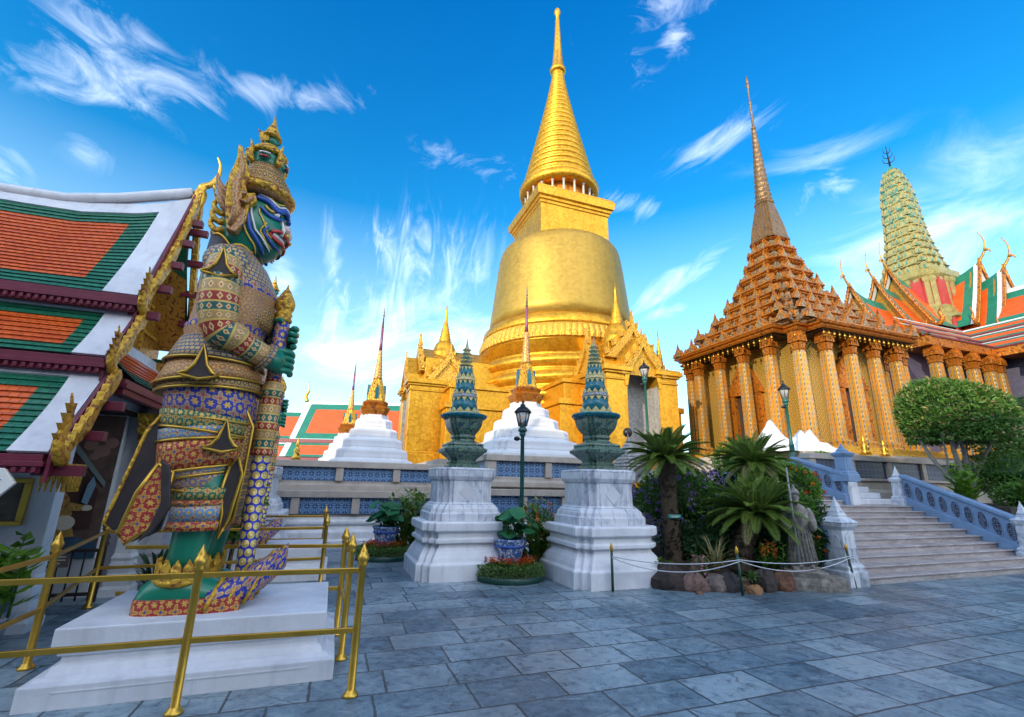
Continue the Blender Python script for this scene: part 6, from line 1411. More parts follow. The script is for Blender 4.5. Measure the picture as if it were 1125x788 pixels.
# ================================================================== PLANTS
rnd = random.Random(11)
def rv():
    while True:
        v = Vector((rnd.uniform(-1, 1), rnd.uniform(-1, 1), rnd.uniform(-1, 1)))
        if .05 < v.length < 1: return v.normalized()
def leaf(mb, p, d, n, L, w, mi=0, fold=.25):
    """one folded pointed leaf from p along d"""
    d = d.normalized(); s = d.cross(n)
    if s.length < 1e-3: s = d.cross(Vector((1, 0, 0)))
    s.normalize(); up = s.cross(d)
    q = [p, p+d*L*.45+s*w+up*w*fold, p+d*L, p+d*L*.45-s*w+up*w*fold]
    mb.add(q, [(0, 1, 2), (0, 2, 3)], mi)
def crown(mb, c, r, n, L, w, flat=-1., shell=.72, lump=.12, mi=0, seed=0, top=None):
    c = Vector(c)
    ls = [(rv(), rnd.uniform(-lump, lump)) for _ in range(26)]
    k = 0
    while k < n:
        v = rv()
        if v.z < flat: continue
        b = 1+sum(h*max(0, v.dot(q)-.75)*4 for q, h in ls)
        t = (shell**3+(1-shell**3)*rnd.random())**(1/3)*b
        p = c+Vector((v.x*r[0], v.y*r[1], v.z*r[2]))*t
        d = (v*.7+rv()*.9+Vector((0, 0, .15)))
        leaf(mb, p, d, rv(), L*rnd.uniform(.55, 1.45), w*rnd.uniform(.7, 1.35), mi); k += 1
    return mb
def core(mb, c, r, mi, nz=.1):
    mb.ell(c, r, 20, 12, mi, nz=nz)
def bush(name, label, cat, c, r, n, L, w, mt, group=None, flat=-1., core_k=.72, stems=True, z0=0., lump=.12, extra=None):
    t_ = thing(name, label, cat, (c[0], c[1], z0), 0, group)
    m = MB(); crown(m, (0, 0, c[2]-z0), r, n, L, w, flat, core_k, lump)
    o = m.build('foliage', M[mt], t_)
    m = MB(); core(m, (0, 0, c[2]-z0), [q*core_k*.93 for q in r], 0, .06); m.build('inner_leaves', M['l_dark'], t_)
    if stems:
        m = MB()
        for k in range(5):
            a = 2*pi*k/5; m.tube([(.06*cos(a), .06*sin(a), -.05), (.3*r[0]*cos(a), .3*r[1]*sin(a), (c[2]-z0)*.6), (.55*r[0]*cos(a), .55*r[1]*sin(a), (c[2]-z0)*.95)], [.03, .022, .012], 6)
        m.build('stem', M['trunk'], t_)
    if extra: extra(t_)
    return t_
# topiary tree
tt = thing('topiary_tree', 'umbrella-shaped clipped tree with pinkish young leaves and forked pale trunks, above the right balustrade', 'tree', (12.95, 13.7, 1.25), 0)
m = MB(); crown(m, (.14, 0, 2.5), (1.34, 1.3, 1.2), 11500, .12, .026, -.5, .74, .1)
for i in range(1500):
    a = rnd.uniform(0, 2*pi); q = sqrt(rnd.random()); leaf(m, Vector((.14+1.2*q*cos(a), 1.15*q*sin(a), 1.92-.1*rnd.random()+.12*(1-q))), Vector((rnd.uniform(-1, 1), rnd.uniform(-1, 1), -.7)), rv(), .12, .026)
m.build('crown', M['l_tree'], tt)
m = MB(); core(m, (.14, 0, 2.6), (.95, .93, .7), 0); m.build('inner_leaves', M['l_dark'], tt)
for pth, rr in (([(0, 0, -.1), (-.05, 0, .35), (-.35, .05, .85), (-.75, .1, 1.5), (-1.0, .1, 2.2)], .085), ([(.05, .05, -.1), (.08, 0, .5), (-.02, -.05, 1.0), (-.25, -.2, 1.6), (-.3, -.3, 2.3)], .1), ([(.12, 0, -.1), (.2, 0, .5), (.25, 0, 1.0), (.3, .1, 1.7), (.25, .1, 2.4)], .09), ([(.2, 0, .5), (.45, -.05, 1.0), (.8, -.1, 1.55), (1.2, -.2, 2.2)], .075), ([(.25, 0, 1.), (.5, .2, 1.5), (.8, .4, 2.2)], .05), ([(-.35, .05, .85), (-.5, -.2, 1.3), (-.8, -.5, 2.0)], .045), ([(-.2, -.1, 1.5), (.1, -.4, 2.2)], .04)):
    p_ = spline(pth, 4); m = MB(); m.tube([tuple(q+Vector((rnd.uniform(-.015, .015), rnd.uniform(-.015, .015), 0))) for q in p_], [rr*(1-.6*i/(len(p_)-1)) for i in range(len(p_))], 8); m.build('trunk', M['paletrunk'], tt)
bush('clipped_hedge', 'dark rounded clipped hedge at the right edge, just behind the topiary trunk', 'hedge', (14.35, 13.6, 2.2), (1.25, 1.1, .62), 5200, .08, .02, 'l_hedge', 'clipped hedges in the raised bed', z0=1.3)
bush('clipped_hedge', 'low dark hedge at the right edge under the rounded one', 'hedge', (13.9, 12.7, 1.55), (1.1, .7, .42), 3200, .08, .02, 'l_hedge', 'clipped hedges in the raised bed', z0=1.25)
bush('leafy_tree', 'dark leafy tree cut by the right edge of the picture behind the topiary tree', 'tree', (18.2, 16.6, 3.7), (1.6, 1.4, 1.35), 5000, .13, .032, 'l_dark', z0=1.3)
def strap_plant(name, label, loc, n, L, w, mt, lean=(.3, 1.), cat='plant', group=None, seg=5, leafy=False, z0=.0, droop=.9):
    t_ = thing(name, label, cat, loc, 0, group); m = MB()
    for i in range(n):
        a = rnd.uniform(0, 2*pi); el_ = rnd.uniform(*lean); l = L*rnd.uniform(.65, 1.1); d = Vector((cos(a)*cos(el_), sin(a)*cos(el_), sin(el_)))
        side = d.cross(Vector((0, 0, 1))).normalized(); p = Vector((rnd.uniform(-.05, .05), rnd.uniform(-.05, .05), z0)); pts = [p]
        for k in range(seg): d = (d-Vector((0, 0, droop*.11*k))).normalized(); p = p+d*(l/seg); pts.append(p)
        vs = []
        for k, q in enumerate(pts):
            u = k/seg; ww = w*(.35+1.3*u*(1-u)*2)*(1 if k < seg else .1); vs += [tuple(q-side*ww), tuple(q+Vector((0, 0, -ww*.35))), tuple(q+side*ww)]
        fs = []
        for k in range(seg):
            for j in (0, 1): fs.append((3*k+j, 3*k+j+1, 3*k+4+j, 3*k+3+j))
        m.add(vs, fs, 0, True)
    m.build('leaves', M[mt], t_); return t_
def stem_leaf_plant(name, label, loc, n, H, mt, cat='plant', group=None, L=.3, w=.035, spread=.3, flowers=None):
    t_ = thing(name, label, cat, loc, 0, group); m = MB(); ms = MB(); mf = MB()
    for i in range(n):
        a = rnd.uniform(0, 2*pi); h = H*rnd.uniform(.6, 1.05); b0 = Vector((.12*cos(a), .12*sin(a), 0))*rnd.random()*2; tip = b0+Vector((cos(a)*spread*rnd.random()*h, sin(a)*spread*rnd.random()*h, h))
        ms.tube([tuple(b0), tuple((b0+tip)/2+Vector((0, 0, .04))), tuple(tip)], [.012, .01, .005], 5)
        for k in range(13):
            u = .2+.8*k/12; p = b0+(tip-b0)*u; aa = a+2.4*k; leaf(m, p, Vector((cos(aa), sin(aa), .55)), Vector((0, 0, 1)), L*(1.1-.45*u)*rnd.uniform(.8, 1.1), w, 0, -.3)
        if flowers and rnd.random() < .5:
            for k in range(9): leaf(mf, tip+Vector((0, 0, -.02*k)), rv()+Vector((0, 0, .5)), rv(), .06, .02)
    m.build('leaves', M[mt], t_); ms.build('stem', M['l_hedge'], t_)
    if flowers: mf.build('blossom', M[flowers], t_)['kind'] = 'stuff'
    return t_
# sago palms
def cycad(label, loc, H, lean, rt, FL, nf, group='sago palms in the rock garden', topl=False):
    t_ = thing('sago_palm', label, 'palm', loc, 0, group)
    m = MB(); path = [(lean[0]*u*u, lean[1]*u*u, -.1+(H+.1)*u) for u in [k/24 for k in range(25)]]
    m.tube(path, [rt*(1.25-.25*min(1, u/6))*(1+(.12 if u % 2 else -.04)) for u in range(25)], 14)
    for k in range(260):
        u = rnd.random(); a = rnd.uniform(0, 2*pi); c = Vector((lean[0]*u*u, lean[1]*u*u, H*u)); o = Vector((cos(a), sin(a), .0)); leaf(m, c+o*rt*.9, o+Vector((0, 0, .9)), o, .1, .03)
    m.build('trunk', M['l_cycadbase'], t_)
    m = MB(); top = Vector((lean[0], lean[1], H))
    for i in range(nf):
        dead = 1 if (i > nf*.84 and rnd.random() < .4) else 0
        a = 2.39996*i+rnd.uniform(-.15, .15); u = i/nf; el_ = R(78)-R(92)*u**.85+rnd.uniform(-.08, .08); l = FL*rnd.uniform(.86, 1.08)*(.8+.2*min(1, u*3))
        d = Vector((cos(a)*cos(el_), sin(a)*cos(el_), sin(el_))); p = top+Vector((cos(a)*.06, sin(a)*.06, .02)); pts = [p]
        ns = 30
        for k in range(ns):
            d = (d+Vector((0, 0, -.014-.018*(k/ns)))*(.4+.9*cos(el_))).normalized(); p = p+d*(l/ns); pts.append(p)
        side = d.cross(Vector((0, 0, 1))); 
        side = Vector((-sin(a), cos(a), 0))
        m.tube([tuple(q) for q in pts[::5]], [.012]*5+[.006, .003], 4)
        for k in range(2, ns+1):
            u2 = k/ns; q = pts[k]; dd = (pts[k]-pts[k-1]).normalized(); ll = .18*FL*(sin(pi*(.12+.83*u2)))**.7; up = side.cross(dd).normalized()
            if up.z < 0: up = -up
            for s in (-1, 1):
                for h in (0, .5):
                    pass
                    qq = q-dd*(l/ns)*h
                    dl = (side*s*.9+dd*.75+up*.32).normalized()
                    mid = qq+dl*ll*.55+up*.006; tip = qq+dl*ll+Vector((0, 0, -.02)); wv = dd*.0052
                    m.add([tuple(qq-wv*.5), tuple(qq+wv*.5), tuple(mid+wv), tuple(tip), tuple(mid-wv)], [(0, 1, 2, 3, 4)], dead)
    m.build('frond_crown', [M['l_cycad'], M['straw']], t_)['label'] = 'rosette of stiff feathery fronds'
    return t_
c1_ = cycad('sago palm with tall straight dark trunk and a small green tag, beside the white pedestal', (3.05, 9.25, .12), 2.03, (.0, .05), .14, .82, 70)
m = MB(); m.box(-.12, .12, -.02, -.0, -.035, .035); o = m.build('tag_plate', M['teal'], c1_, .006, loc=(.02, -.17, .98))
m = MB(); m.box(-.09, .09, -.0245, -.021, .004, .012); m.box(-.07, .07, -.0245, -.021, -.014, -.007); m.build('tag_writing', M['p_wht'], o)
cycad('sago palm with short thick leaning trunk and broad dark crown, front of the rock garden', (4.2, 9.0, .3), .85, (.4, .1), .16, .92, 80)
cycad('sago palm with bright olive crown rising behind the short leaning one', (5.2, 10.2, .4), 1.72, (.05, .1), .14, .88, 64)
bush('topiary_ball', 'bright green clipped ball shrub behind the sago palms', 'shrub', (5.85, 12.1, 2.25), (.62, .6, .55), 3600, .06, .016, 'l_bright', 'bright clipped shrubs', z0=.6)
bush('topiary_ball', 'lower bright green clipped shrub right of the ball, beside the tarpaulin', 'shrub', (6.6, 12.0, 2.0), (.55, .5, .42), 2600, .06, .016, 'l_bright', 'bright clipped shrubs', z0=.6)
bush('topiary_ball', 'small bright square-clipped shrub on the terrace between newel post and tarpaulin', 'shrub', (10.05, 15.3, 2.62), (.34, .34, .24), 1400, .05, .014, 'l_bright', 'bright clipped shrubs', z0=2.4)
def fl(mt, c, r, n, L=.06, w=.022, z0=0.):
    def f(t_):
        m = MB()
        for k in range(n):
            v = rv(); 
            if v.y > .4: v.y = -v.y
            p = Vector((v.x*r[0], v.y*r[1], c[2]-z0+v.z*r[2]))
            for j in range(5): leaf(m, p+rv()*.02, rv()+v*.6, rv(), L, w)
        m.build('blossom', M[mt], t_)['kind'] = 'stuff'
    return f
bush('flowering_shrub', 'tall shrub dotted with purple flowers behind the tagged sago palm', 'shrub', (3.7, 10.5, 1.4), (.95, .8, .78), 5200, .09, .026, 'l_hedge', z0=.2, lump=.25, extra=fl('f_purple', (0, 0, 1.4), (1.0, .86, .84), 170, z0=.2))
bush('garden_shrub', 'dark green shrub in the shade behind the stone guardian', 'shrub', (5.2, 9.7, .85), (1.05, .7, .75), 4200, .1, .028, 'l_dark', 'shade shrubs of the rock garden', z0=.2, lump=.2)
bush('garden_shrub', 'green bush with orange blooms between the stone guardian and the largest newel post', 'shrub', (5.62, 9.5, .85), (.45, .45, .72), 2600, .09, .026, 'l_hedge', 'shade shrubs of the rock garden', z0=.0, lump=.2, extra=fl('f_orange', (0, 0, .85), (.46, .46, .74), 26))
bush('garden_shrub', 'bright bush topping the upper left stair balustrade behind the stone guardian', 'shrub', (6.3, 10.6, 1.65), (.5, .5, .5), 2400, .08, .024, 'l_bright', 'shade shrubs of the rock garden', z0=.4, lump=.2, extra=fl('f_orange', (0, 0, 1.65), (.52, .52, .5), 20, z0=.4))
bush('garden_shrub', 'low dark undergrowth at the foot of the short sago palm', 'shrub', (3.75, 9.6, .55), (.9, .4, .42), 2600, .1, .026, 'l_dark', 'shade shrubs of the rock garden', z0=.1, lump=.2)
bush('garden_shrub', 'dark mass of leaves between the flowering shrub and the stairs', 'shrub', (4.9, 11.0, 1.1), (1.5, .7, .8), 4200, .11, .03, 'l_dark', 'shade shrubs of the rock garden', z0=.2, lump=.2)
strap_plant('tuft_plant', 'straw-coloured tuft of long narrow leaves in the rock garden', (3.62, 8.75, .25), 46, .62, .011, 'straw', (.5, 1.45))
strap_plant('fern', 'low spreading green fern at the corner of the white pedestal', (2.55, 8.75, .2), 26, .42, .035, 'l_ginger', (.2, 1.1))
stem_leaf_plant('flower_clump', 'clump with pink and green leaves beside the tagged palm trunk', (3.3, 8.65, .15), 12, .34, 'l_hedge', L=.12, w=.022, flowers='f_pink')
stem_leaf_plant('flower_clump', 'clump with orange flowers between the tuft and the stone guardian', (4.55, 8.75, .25), 12, .5, 'l_hedge', L=.14, w=.024, flowers='f_orange')
strap_plant('succulent', 'small pale green rosette plant spilling over the rocks', (3.98, 8.25, .2), 40, .2, .018, 'l_box', (.1, 1.2))
stem_leaf_plant('leafy_plant', 'bright long-leaved plant in front of the topiary trunk', (12.2, 13.0, 1.3), 14, 1.0, 'l_bright', L=.4, w=.05)
stem_leaf_plant('leafy_plant', 'yellow-green long-leaved plant in the raised bed near the right edge', (13.3, 12.2, 1.3), 12, .8, 'l_ginger', L=.4, w=.05)
stem_leaf_plant('ginger_plant', 'tall ginger clump with reddish tips between the two marble pedestals', (.62, 9.75, 0), 30, 1.25, 'l_ginger', L=.42, w=.04, group='ginger clumps by the flower beds', flowers='f_orange')
stem_leaf_plant('ginger_plant', 'tall bright ginger clump left of the left marble pedestal', (-2.3, 11.3, 0), 34, 1.35, 'l_ginger', L=.42, w=.04, group='ginger clumps by the flower beds')
bush('potted_tree', 'small dark leafy tree glimpsed behind the legs of the nearest guardian', 'tree', (-4.36, 7.76, 1.12), (.36, .34, .42), 1800, .1, .03, 'l_hedge', z0=.0, lump=.3)
stem_leaf_plant('leafy_plant', 'bright leafy plant cut by the left edge of the picture', (-4.85, 4.75, .3), 16, .75, 'l_bright', L=.24, w=.05)
m = MB(); m.lathe([(.18, 0), (.24, .3), (.26, .32), (.22, .33)], 18); o = m.build('flower_pot', M['marble'], loc=(-4.85, 4.75, 0)); tag(o, 'plain stone pot at the lower left edge holding a leafy plant', 'pot')
strap_plant('leafy_plant', 'dark strap-leaved plant at the hall wall behind the guardian boots', P(-2.35, 8.9, .0), 30, .75, .03, 'l_dark', (.7, 1.4))
# flower beds with lotus pots
def flower_bed(x, y, label, plabel, llabel, k=1.):
    b = thing('flower_bed', label, 'flower bed', (x, y, 0), 0, 'round flower beds with lotus pots'); RR = .6*k
    m = MB(); m.lathe([(RR, -.02), (RR, .1), (RR-.03, .11), (RR-.03, .02)], 48); m.build('edging', M['dkgreen'], b)
    m = MB(); m.lathe([(RR-.03, .05), (RR-.1, .14), (.02, .2)], 32); m.build('soil', M['soil'], b)
    m = MB()
    for i in range(5200):
        a = rnd.uniform(0, 2*pi); q = RR-.09+rnd.uniform(-.08, .1); z = .09+.17*rnd.random(); q += .02*sin(z*20)
        leaf(m, Vector((q*cos(a), q*sin(a), z)), Vector((cos(a), sin(a), .6))+rv(), rv(), .035, .011)
    m.build('border_hedge', M['l_box'], b)
    m = MB(); mf = MB()
    for i in range(900):
        a = rnd.uniform(0, 2*pi); q = (RR-.14)*sqrt(rnd.random()); leaf(m, Vector((q*cos(a), q*sin(a), .16+.12*rnd.random())), rv()+Vector((0, 0, .8)), rv(), .09, .016)
    for i in range(520):
        a = rnd.uniform(0, 2*pi); q = (RR-.13)*sqrt(rnd.random()); p = Vector((q*cos(a), q*sin(a), .27+.1*rnd.random()))
        for j in range(7): an = rnd.uniform(0, 6.3); leaf(mf, p, Vector((cos(an), sin(an), .5)), Vector((0, 0, 1)), .03, .013)
    m.build('flower_leaves', M['l_hedge'], b); mf.build('marigolds', M['f_orange'], b)['kind'] = 'stuff'
    p = thing('lotus_pot', plabel, 'pot', (x, y, .2), 0, 'blue and white porcelain pots')
    m = MB(); m.lathe([(.15, 0), (.17, .02), (.16, .05), (.22, .2), (.265, .36), (.275, .42), (.295, .44), (.295, .47), (.25, .47), (.24, .43)], 36); m.build('bowl', M['porcelain'], p)
    m = MB(); m.lathe([(.272, .33), (.282, .34), (.282, .36), (.275, .37)], 36); m.lathe([(.178, .06), (.19, .07), (.2, .1)], 36); m.build('blue_bands', M['p_blu'], p)
    l = thing('lotus', llabel, 'plant', (x, y, .6), 0, 'lotus plants in porcelain pots'); ms = MB()
    for i in range(26):
        a = rnd.uniform(0, 2*pi); q = rnd.uniform(.08, .42); h = rnd.uniform(.12, .5); t_ = Vector((q*cos(a), q*sin(a), h)); ms.tube([(.1*cos(a), .1*sin(a), -.02), tuple(t_*.6+Vector((0, 0, .12))), tuple(t_)], .007, 5)
        rr = rnd.uniform(.09, .16); nrm = (Vector((cos(a), sin(a), 0))*.5+Vector((0, 0, 1))+rv()*.3).normalized(); X = nrm.orthogonal().normalized(); Y = nrm.cross(X); m = MB()
        n_ = 14; m.add([tuple(t_)]+[tuple(t_+X*rr*cos(2*pi*j/n_)+Y*rr*sin(2*pi*j/n_)+nrm*(.035+.02*sin(3*2*pi*j/n_))) for j in range(n_)], [(0, 1+j, 1+(j+1) % n_) for j in range(n_)], 0, True); m.build('lotus_leaf', M['l_lotus'], l)
    ms.build('stems', M['l_hedge'], l)
flower_bed(.03, 8.98, 'round bed of orange marigolds ringed by a clipped border between the two marble pedestals', 'porcelain pot in the marigold bed between the marble pedestals', 'lotus leaves growing in the porcelain pot between the marble pedestals')
flower_bed(-2.72, 11.0, 'round bed of orange marigolds farther left beside the left pedestal and brass railing', 'porcelain pot in the farther left marigold bed', 'lotus leaves growing in the pot of the farther left flower bed')

# ================================================================== LAMPS, POSTS, ROCKS, SMALL THINGS
def street_lamp(label, loc, H):
    r = thing('street_lamp', label, 'street lamp', loc, 0, 'green street lamps with lantern heads'); k = 1.
    m = MB(); m.lathe([(.13, 0), (.13, .08), (.1, .1), (.11, .2), (.08, .26), (.07, .5), (.085, .52), (.06, .56), (.045, .7), (.04, H-.75), (.06, H-.73), (.075, H-.68), (.05, H-.66)], 14); m.build('pole', M['lampgreen'], r)
    m = MB(); m.lathe([(.05, H-.67), (.1, H-.63), (.09, H-.58), (.06, H-.55), (.11, H-.52)], 12); m.build('collar', M['lampgreen'], r)
    m = MB(); m.lathe([(.085, H-.52), (.15, H-.24), (.13, H-.22)], 6); m.build('lantern_glass', M['glass'], r)
    m = MB()
    for j in range(6): a = 2*pi*j/6; m.tube([(.088*cos(a), .088*sin(a), H-.53), (.156*cos(a), .156*sin(a), H-.23)], .009, 5)
    m.build('lantern_frame', M['black'], r)
    m = MB(); m.lathe([(.19, H-.24), (.18, H-.2), (.1, H-.12), (.06, H-.1), (.055, H-.06), (.02, H-.03), (.025, H), (.003, H+.08)], 12); m.build('lantern_roof', M['black'], r)
    m = MB(); m.ell((-.12, -.05, H-.8), (.07, .06, .05), 10, 6); m.tube([(0, 0, H-.82), (-.1, -.04, H-.8)], .014, 6); m.build('spotlight', M['black'], r)
    return r
street_lamp('green street lamp with lantern head standing behind the lotus pot, before the middle white pyramid', (.26, 10.1, 0), 3.36)
street_lamp('green street lamp with lantern head before the pointed niche of the golden stupa', (4.54, 15.5, 2.36), 3.42)
q = P(13.2, 10.75, 2.45); street_lamp('green street lamp on the blue post of the upper stair balustrade', tuple(q), 2.5)
m = MB(); obar(m, (13.06, 10.75), (13.34, 10.75), .28, 1.3, 2.46, uvs=False); o = m.build('lamp_pedestal', M['blue_plaster'], bevel=.015); o.rotation_euler = (0, 0, ALPHA); tag(o, 'square blue post carrying the street lamp at the upper end of the stair balustrade', 'post')
def stone_stupa(label, loc, s=1.):
    r = thing('stone_stupa', label, 'stone stupa', loc, ALPHA, 'small ribbed stone stupas on the terrace', scale=s); m = MB(); pr_ = []
    for k in range(9): u = k/9; w = .4*(1-u)**.8; pr_ += [(w, .3+.8*u), (w, .34+.8*u), (w*.82, .37+.8*u)]
    m.loft(redent(.05, 1), [(.45, 0), (.45, .28)]+pr_+[(.03, 1.15), (.004, 1.3)]); m.build('ribbed_cone', M['grey_stone'], r); return r
stone_stupa('small grey ribbed stone stupa right of the right green ceramic spire', (3.35, 13.4, 1.75), 1.05); stone_stupa('small grey ribbed stone stupa peeping over the sago palm by the niche', (4.75, 13.9, 1.75), 1.05)
def flood(label, loc):
    r = thing('floodlight', label, 'floodlight', loc, ALPHA, 'black floodlights before the stupa niche'); m = MB(); m.ell((0, 0, .5), (.15, .12, .15), 14, 9); m.build('lamp_head', M['black'], r); m = MB(); m.tube([(0, 0, -.2), (0, 0, .4)], .025, 6); m.build('stem', M['black'], r)
flood('black round floodlight right of the niche lamp post, lower one', (4.4, 14.7, 2.5)); flood('black round floodlight nearer the right ceramic spire', (3.65, 14.6, 2.75))
def stanchion(label, loc, lean=.0):
    r = thing('stanchion', label, 'post', loc, 0, 'green chain posts along the rock garden'); m = MB(); m.tube([(0, 0, 0), (lean, 0, .62)], .022, 10); m.build('post', M['dkgreen'], r)
    m = MB(); m.mx = Matrix.Translation((lean, 0, 0)); m.lathe([(.026, .6), (.026, .63), (.03, .65), (.02, .69), (.003, .73)], 10); m.build('gilt_tip', M['brass'], r); return r
sp = [(1.68, 8.12, .0), (3.7, 8.02, -.03), (6.02, 8.78, -.06)]
stanchion('green chain post with gilt tip before the right white pedestal', (1.68, 8.12, 0)); stanchion('green chain post with gilt tip before the rocks, middle of the three', (3.7, 8.02, 0), -.03); stanchion('leaning green chain post beside the largest newel post', (6.02, 8.78, 0), -.06)
m = MB()
for (a, b) in ((sp[0], sp[1]), (sp[1], sp[2])):
    for z, sag in ((.52, .16), (.5, .34)):
        m.tube([(a[0]+(b[0]-a[0])*u, a[1]+(b[1]-a[1])*u-.02, z-sag*4*u*(1-u)*.55) for u in [k/14 for k in range(15)]], .009, 5)
tag(m.build('barrier_chain', M['rope']), 'double steel chain hanging between the green posts along the rock garden', 'chain')
rocks = [(2.68, 8.42, .27, .25, 'dark brown boulder at the left end of the rock edging'), (3.06, 8.28, .21, .19, 'reddish boulder right of the dark one at the left end'), (3.4, 8.34, .2, .17, 'grey-brown boulder in the middle of the rock edging'), (3.64, 8.3, .17, .19, 'dark boulder left of the middle chain post'), (3.9, 8.46, .14, .13, 'small tan rock beside the middle chain post, upper one'), (3.95, 8.16, .13, .1, 'small orange-tan rock lying in front by the middle chain post'), (4.25, 8.42, .23, .22, 'dark boulder right of the middle chain post'), (4.62, 8.5, .2, .21, 'rust-coloured boulder beside the stone guardian base'), (3.3, 8.72, .17, .3, 'rounded brown rock in the second row under the tuft plant'), (3.02, 8.02, .06, .05, 'pebble lying on the paving before the boulders')]
rcol = [(.06, .04, .035), (.24, .14, .11), (.2, .15, .13), (.05, .042, .045), (.3, .18, .1), (.34, .17, .07), (.055, .04, .036), (.2, .09, .05), (.16, .1, .075), (.2, .12, .08)]
rmats = [mat('rock_surface', fn=mottled(c_, .5, 7, .8, 1., .45, (.03, .028, .026))) for c_ in rcol]
for (x, y, w, h, lb) in rocks:
    m = MB(); rr = random.Random(int(x*100)); n_, k_ = 14, 9; vs = []
    off = [rr.uniform(0, 6.3) for _ in range(6)]
    for i in range(k_+1):
        for j in range(n_):
            th = pi*i/k_; ph = 2*pi*j/n_; k = 1+.16*sin(3*ph+off[0])*sin(2*th+off[1])+.12*sin(5*ph+off[2]+2*th)+rr.uniform(-.05, .05)
            vs.append((w*sin(th)*cos(ph)*k, w*.8*sin(th)*sin(ph)*k, h*cos(th)*k+h*.55))
    m.add(vs, [(i*n_+j, (i+1)*n_+j, (i+1)*n_+(j+1) % n_, i*n_+(j+1) % n_) for i in range(k_) for j in range(n_)], 0, False)
    o = m.build('rock', rmats[rocks.index((x, y, w, h, lb))], loc=(x, y, -.03), bevel=.01); tag(o, lb, 'rock', 'boulders edging the rock garden')
# stone guardian
sg = thing('stone_guardian', 'weathered grey stone guardian figure holding a long staff, on a rough block beside the stairs', 'statue', (5.12, 8.72, .34), R(-105)); sg.scale = (.95, .8, .95)
GS = M['statue_stone']
m = MB(); m.rings([ering(0, 0, .22, .27, 28), ering(.12, 0, .23, .28, 28), ering(.4, 0, .185, .23, 28), ering(.62, .01, .155, .2, 28), ering(.78, .02, .16, .22, 28), ering(.95, .01, .15, .24, 28), ering(1.06, .0, .11, .16, 28), ering(1.1, .02, .065, .07, 28), ering(1.14, .03, .07, .075, 28)], 0, True); m.build('robe', GS, sg)
m = MB(); m.ell((.04, 0, 1.21), (.095, .085, .12), 18, 14); m.ell((.135, 0, 1.2), (.02, .018, .03), 8, 6); m.ell((.11, 0, 1.13), (.035, .04, .05), 8, 6)
for s in (-1, 1): m.ell((.115, s*.035, 1.235), (.015, .018, .01), 8, 5); m.ell((.02, s*.088, 1.2), (.02, .014, .035), 8, 5)
hd = m.build('head', GS, sg); m = MB(); m.lathe([(.1, 1.26), (.11, 1.29), (.09, 1.33), (.04, 1.38), (.03, 1.42), (.005, 1.45)], 16, c=(.03, 0)); m.build('cap', GS, hd)
for s in (-1, 1):
    m = MB(); m.tube(spline([(0, s*.2, 1.0), (.02, s*.28, .82), (.12, s*.25, .68), (.2, s*.12 if s < 0 else .2, .74)], 4), [.075, .085, .09, .09, .085, .085, .08, .08, .075, .07, .06, .05, .045], 12); am = m.build('arm', GS, sg)
    m = MB(); q = (.21, s*.11 if s < 0 else .2, .75); m.ell(q, (.045, .04, .05), 10, 8); hn = m.build('hand', GS, am)
    for k in range(4): m = MB(); m.tube([(q[0]+.02, q[1]-.03, q[2]+.035-.024*k), (q[0]+.06, q[1]-.01, q[2]+.034-.024*k), (q[0]+.05, q[1]+.03, q[2]+.034-.024*k)], .012, 6); m.build('finger', GS, hn)
    m = MB(); m.tube([(q[0]-.0, q[1], q[2]+.05), (q[0]+.04, q[1]-.02, q[2]+.07)], .013, 6); m.build('thumb', GS, hn)
m = MB(); m.tube([(.22, -.12, -.05), (.23, -.14, 1.0), (.235, -.15, 1.75)], [.022, .02, .016], 8); m.build('staff', M['grey_stone'], sg)
m = MB(); m.box(-.2, .24, -.26, .26, -.08, .02); m.ell((.17, -.1, .03), (.1, .06, .05), 10, 6); m.ell((.17, .1, .03), (.1, .06, .05), 10, 6)
for k in range(9): a = -1.2+.3*k; m.tube([(.15*cos(a)*.9, .2*sin(a), .82), (.2*cos(a), .235*sin(a), .45), (.235*cos(a), .285*sin(a), .06)], [.012, .016, .02], 5)
m.build('hem_and_feet', GS, sg)
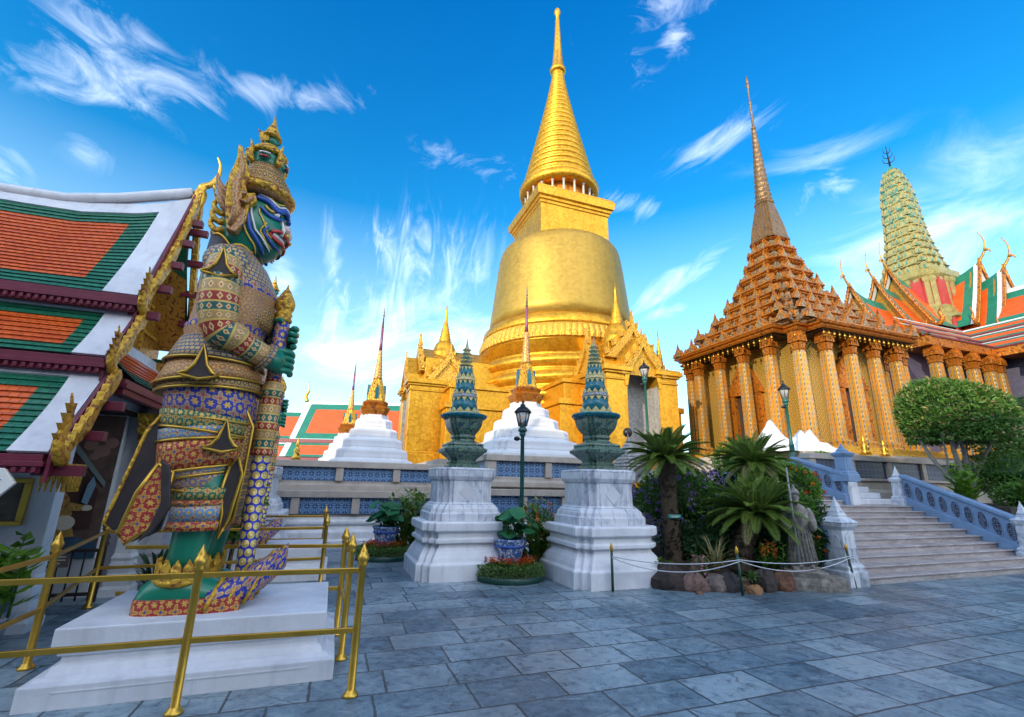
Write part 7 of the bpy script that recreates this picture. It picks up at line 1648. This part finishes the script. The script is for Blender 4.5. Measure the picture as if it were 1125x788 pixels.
gb = MB(); gb.loft(sq, [(.33, -.03), (.34, .1), (.31, .2), (.33, .3)]); gb.box(.28, .62, -.2, .25, -.02, .2); o = gb.build('stone_block', GS, loc=(5.1, 8.72, 0), bevel=.02); o.rotation_euler = (0, 0, R(-20)); tag(o, 'rough stepped stone block under the stone guardian', 'pedestal')
# tarpaulin
nx, ny = 26, 14; vs = []
pk = [(.3, .55, 1.25), (.62, .4, .9), (.85, .6, 1.0), (.08, .5, .7)]
for j in range(ny+1):
    for i in range(nx+1):
        u, v = i/nx, j/ny; h = .35
        for a, b, z in pk: d_ = sqrt(((u-a)*1.6)**2+(v-b)**2); h = max(h, z*exp(-d_*3.4))
        h += .025*sin(u*31+v*9)+.02*sin(v*27-u*13); e = min(u, 1-u, v, 1-v); h *= min(1, e*7+.05)
        vs.append((3.1*u, 1.6*v, h*1.05))
m = MB(); m.add(vs, [(j*(nx+1)+i, j*(nx+1)+i+1, (j+1)*(nx+1)+i+1, (j+1)*(nx+1)+i) for j in range(ny) for i in range(nx)], 0, True)
o = m.build('tarpaulin', M['tarp'], loc=(8.55, 15.6, 2.85)); o.rotation_euler = (0, 0, R(12)); tag(o, 'crumpled white tarpaulin draped over peaked stacks at the foot of the golden pavilion', 'tarpaulin')
# small golden figures
def figurine(label, loc, s=1.):
    r = thing('golden_figurine', label, 'figurine', loc, ALPHA, 'small golden figures on the terraces', scale=s); m = MB(); m.loft(sq, [(.2, 0), (.2, .1), (.16, .14), (.18, .2)]); m.build('base', M['brass'], r)
    m = MB(); m.lathe([(.15, .19), (.17, .26), (.12, .36), (.09, .44), (.12, .54), (.1, .62), (.05, .66), (.06, .7), (.075, .76), (.06, .82), (.06, .85), (.03, .95), (.003, 1.1)], 14)
    for s_ in (-1, 1): m.ell((.05, s_*.13, .27), (.09, .06, .06), 8, 6); m.tube([(0, s_*.11, .57), (.04, s_*.18, .45), (.1, s_*.1, .38)], [.04, .035, .025], 6)
    m.build('body', M['brass'], r)
figurine('left one of two small golden figures on the ledge below the golden pavilion', tuple(P(17.2, 11.2, 2.75)), .75)
figurine('right one of two small golden figures on the ledge below the golden pavilion', tuple(P(18.2, 11.2, 2.75)), .65)
figurine('small golden figure on the terrace far left, seen beside the club of the second guardian', tuple(P(-1.2, 16.5, 2.1)), .8)
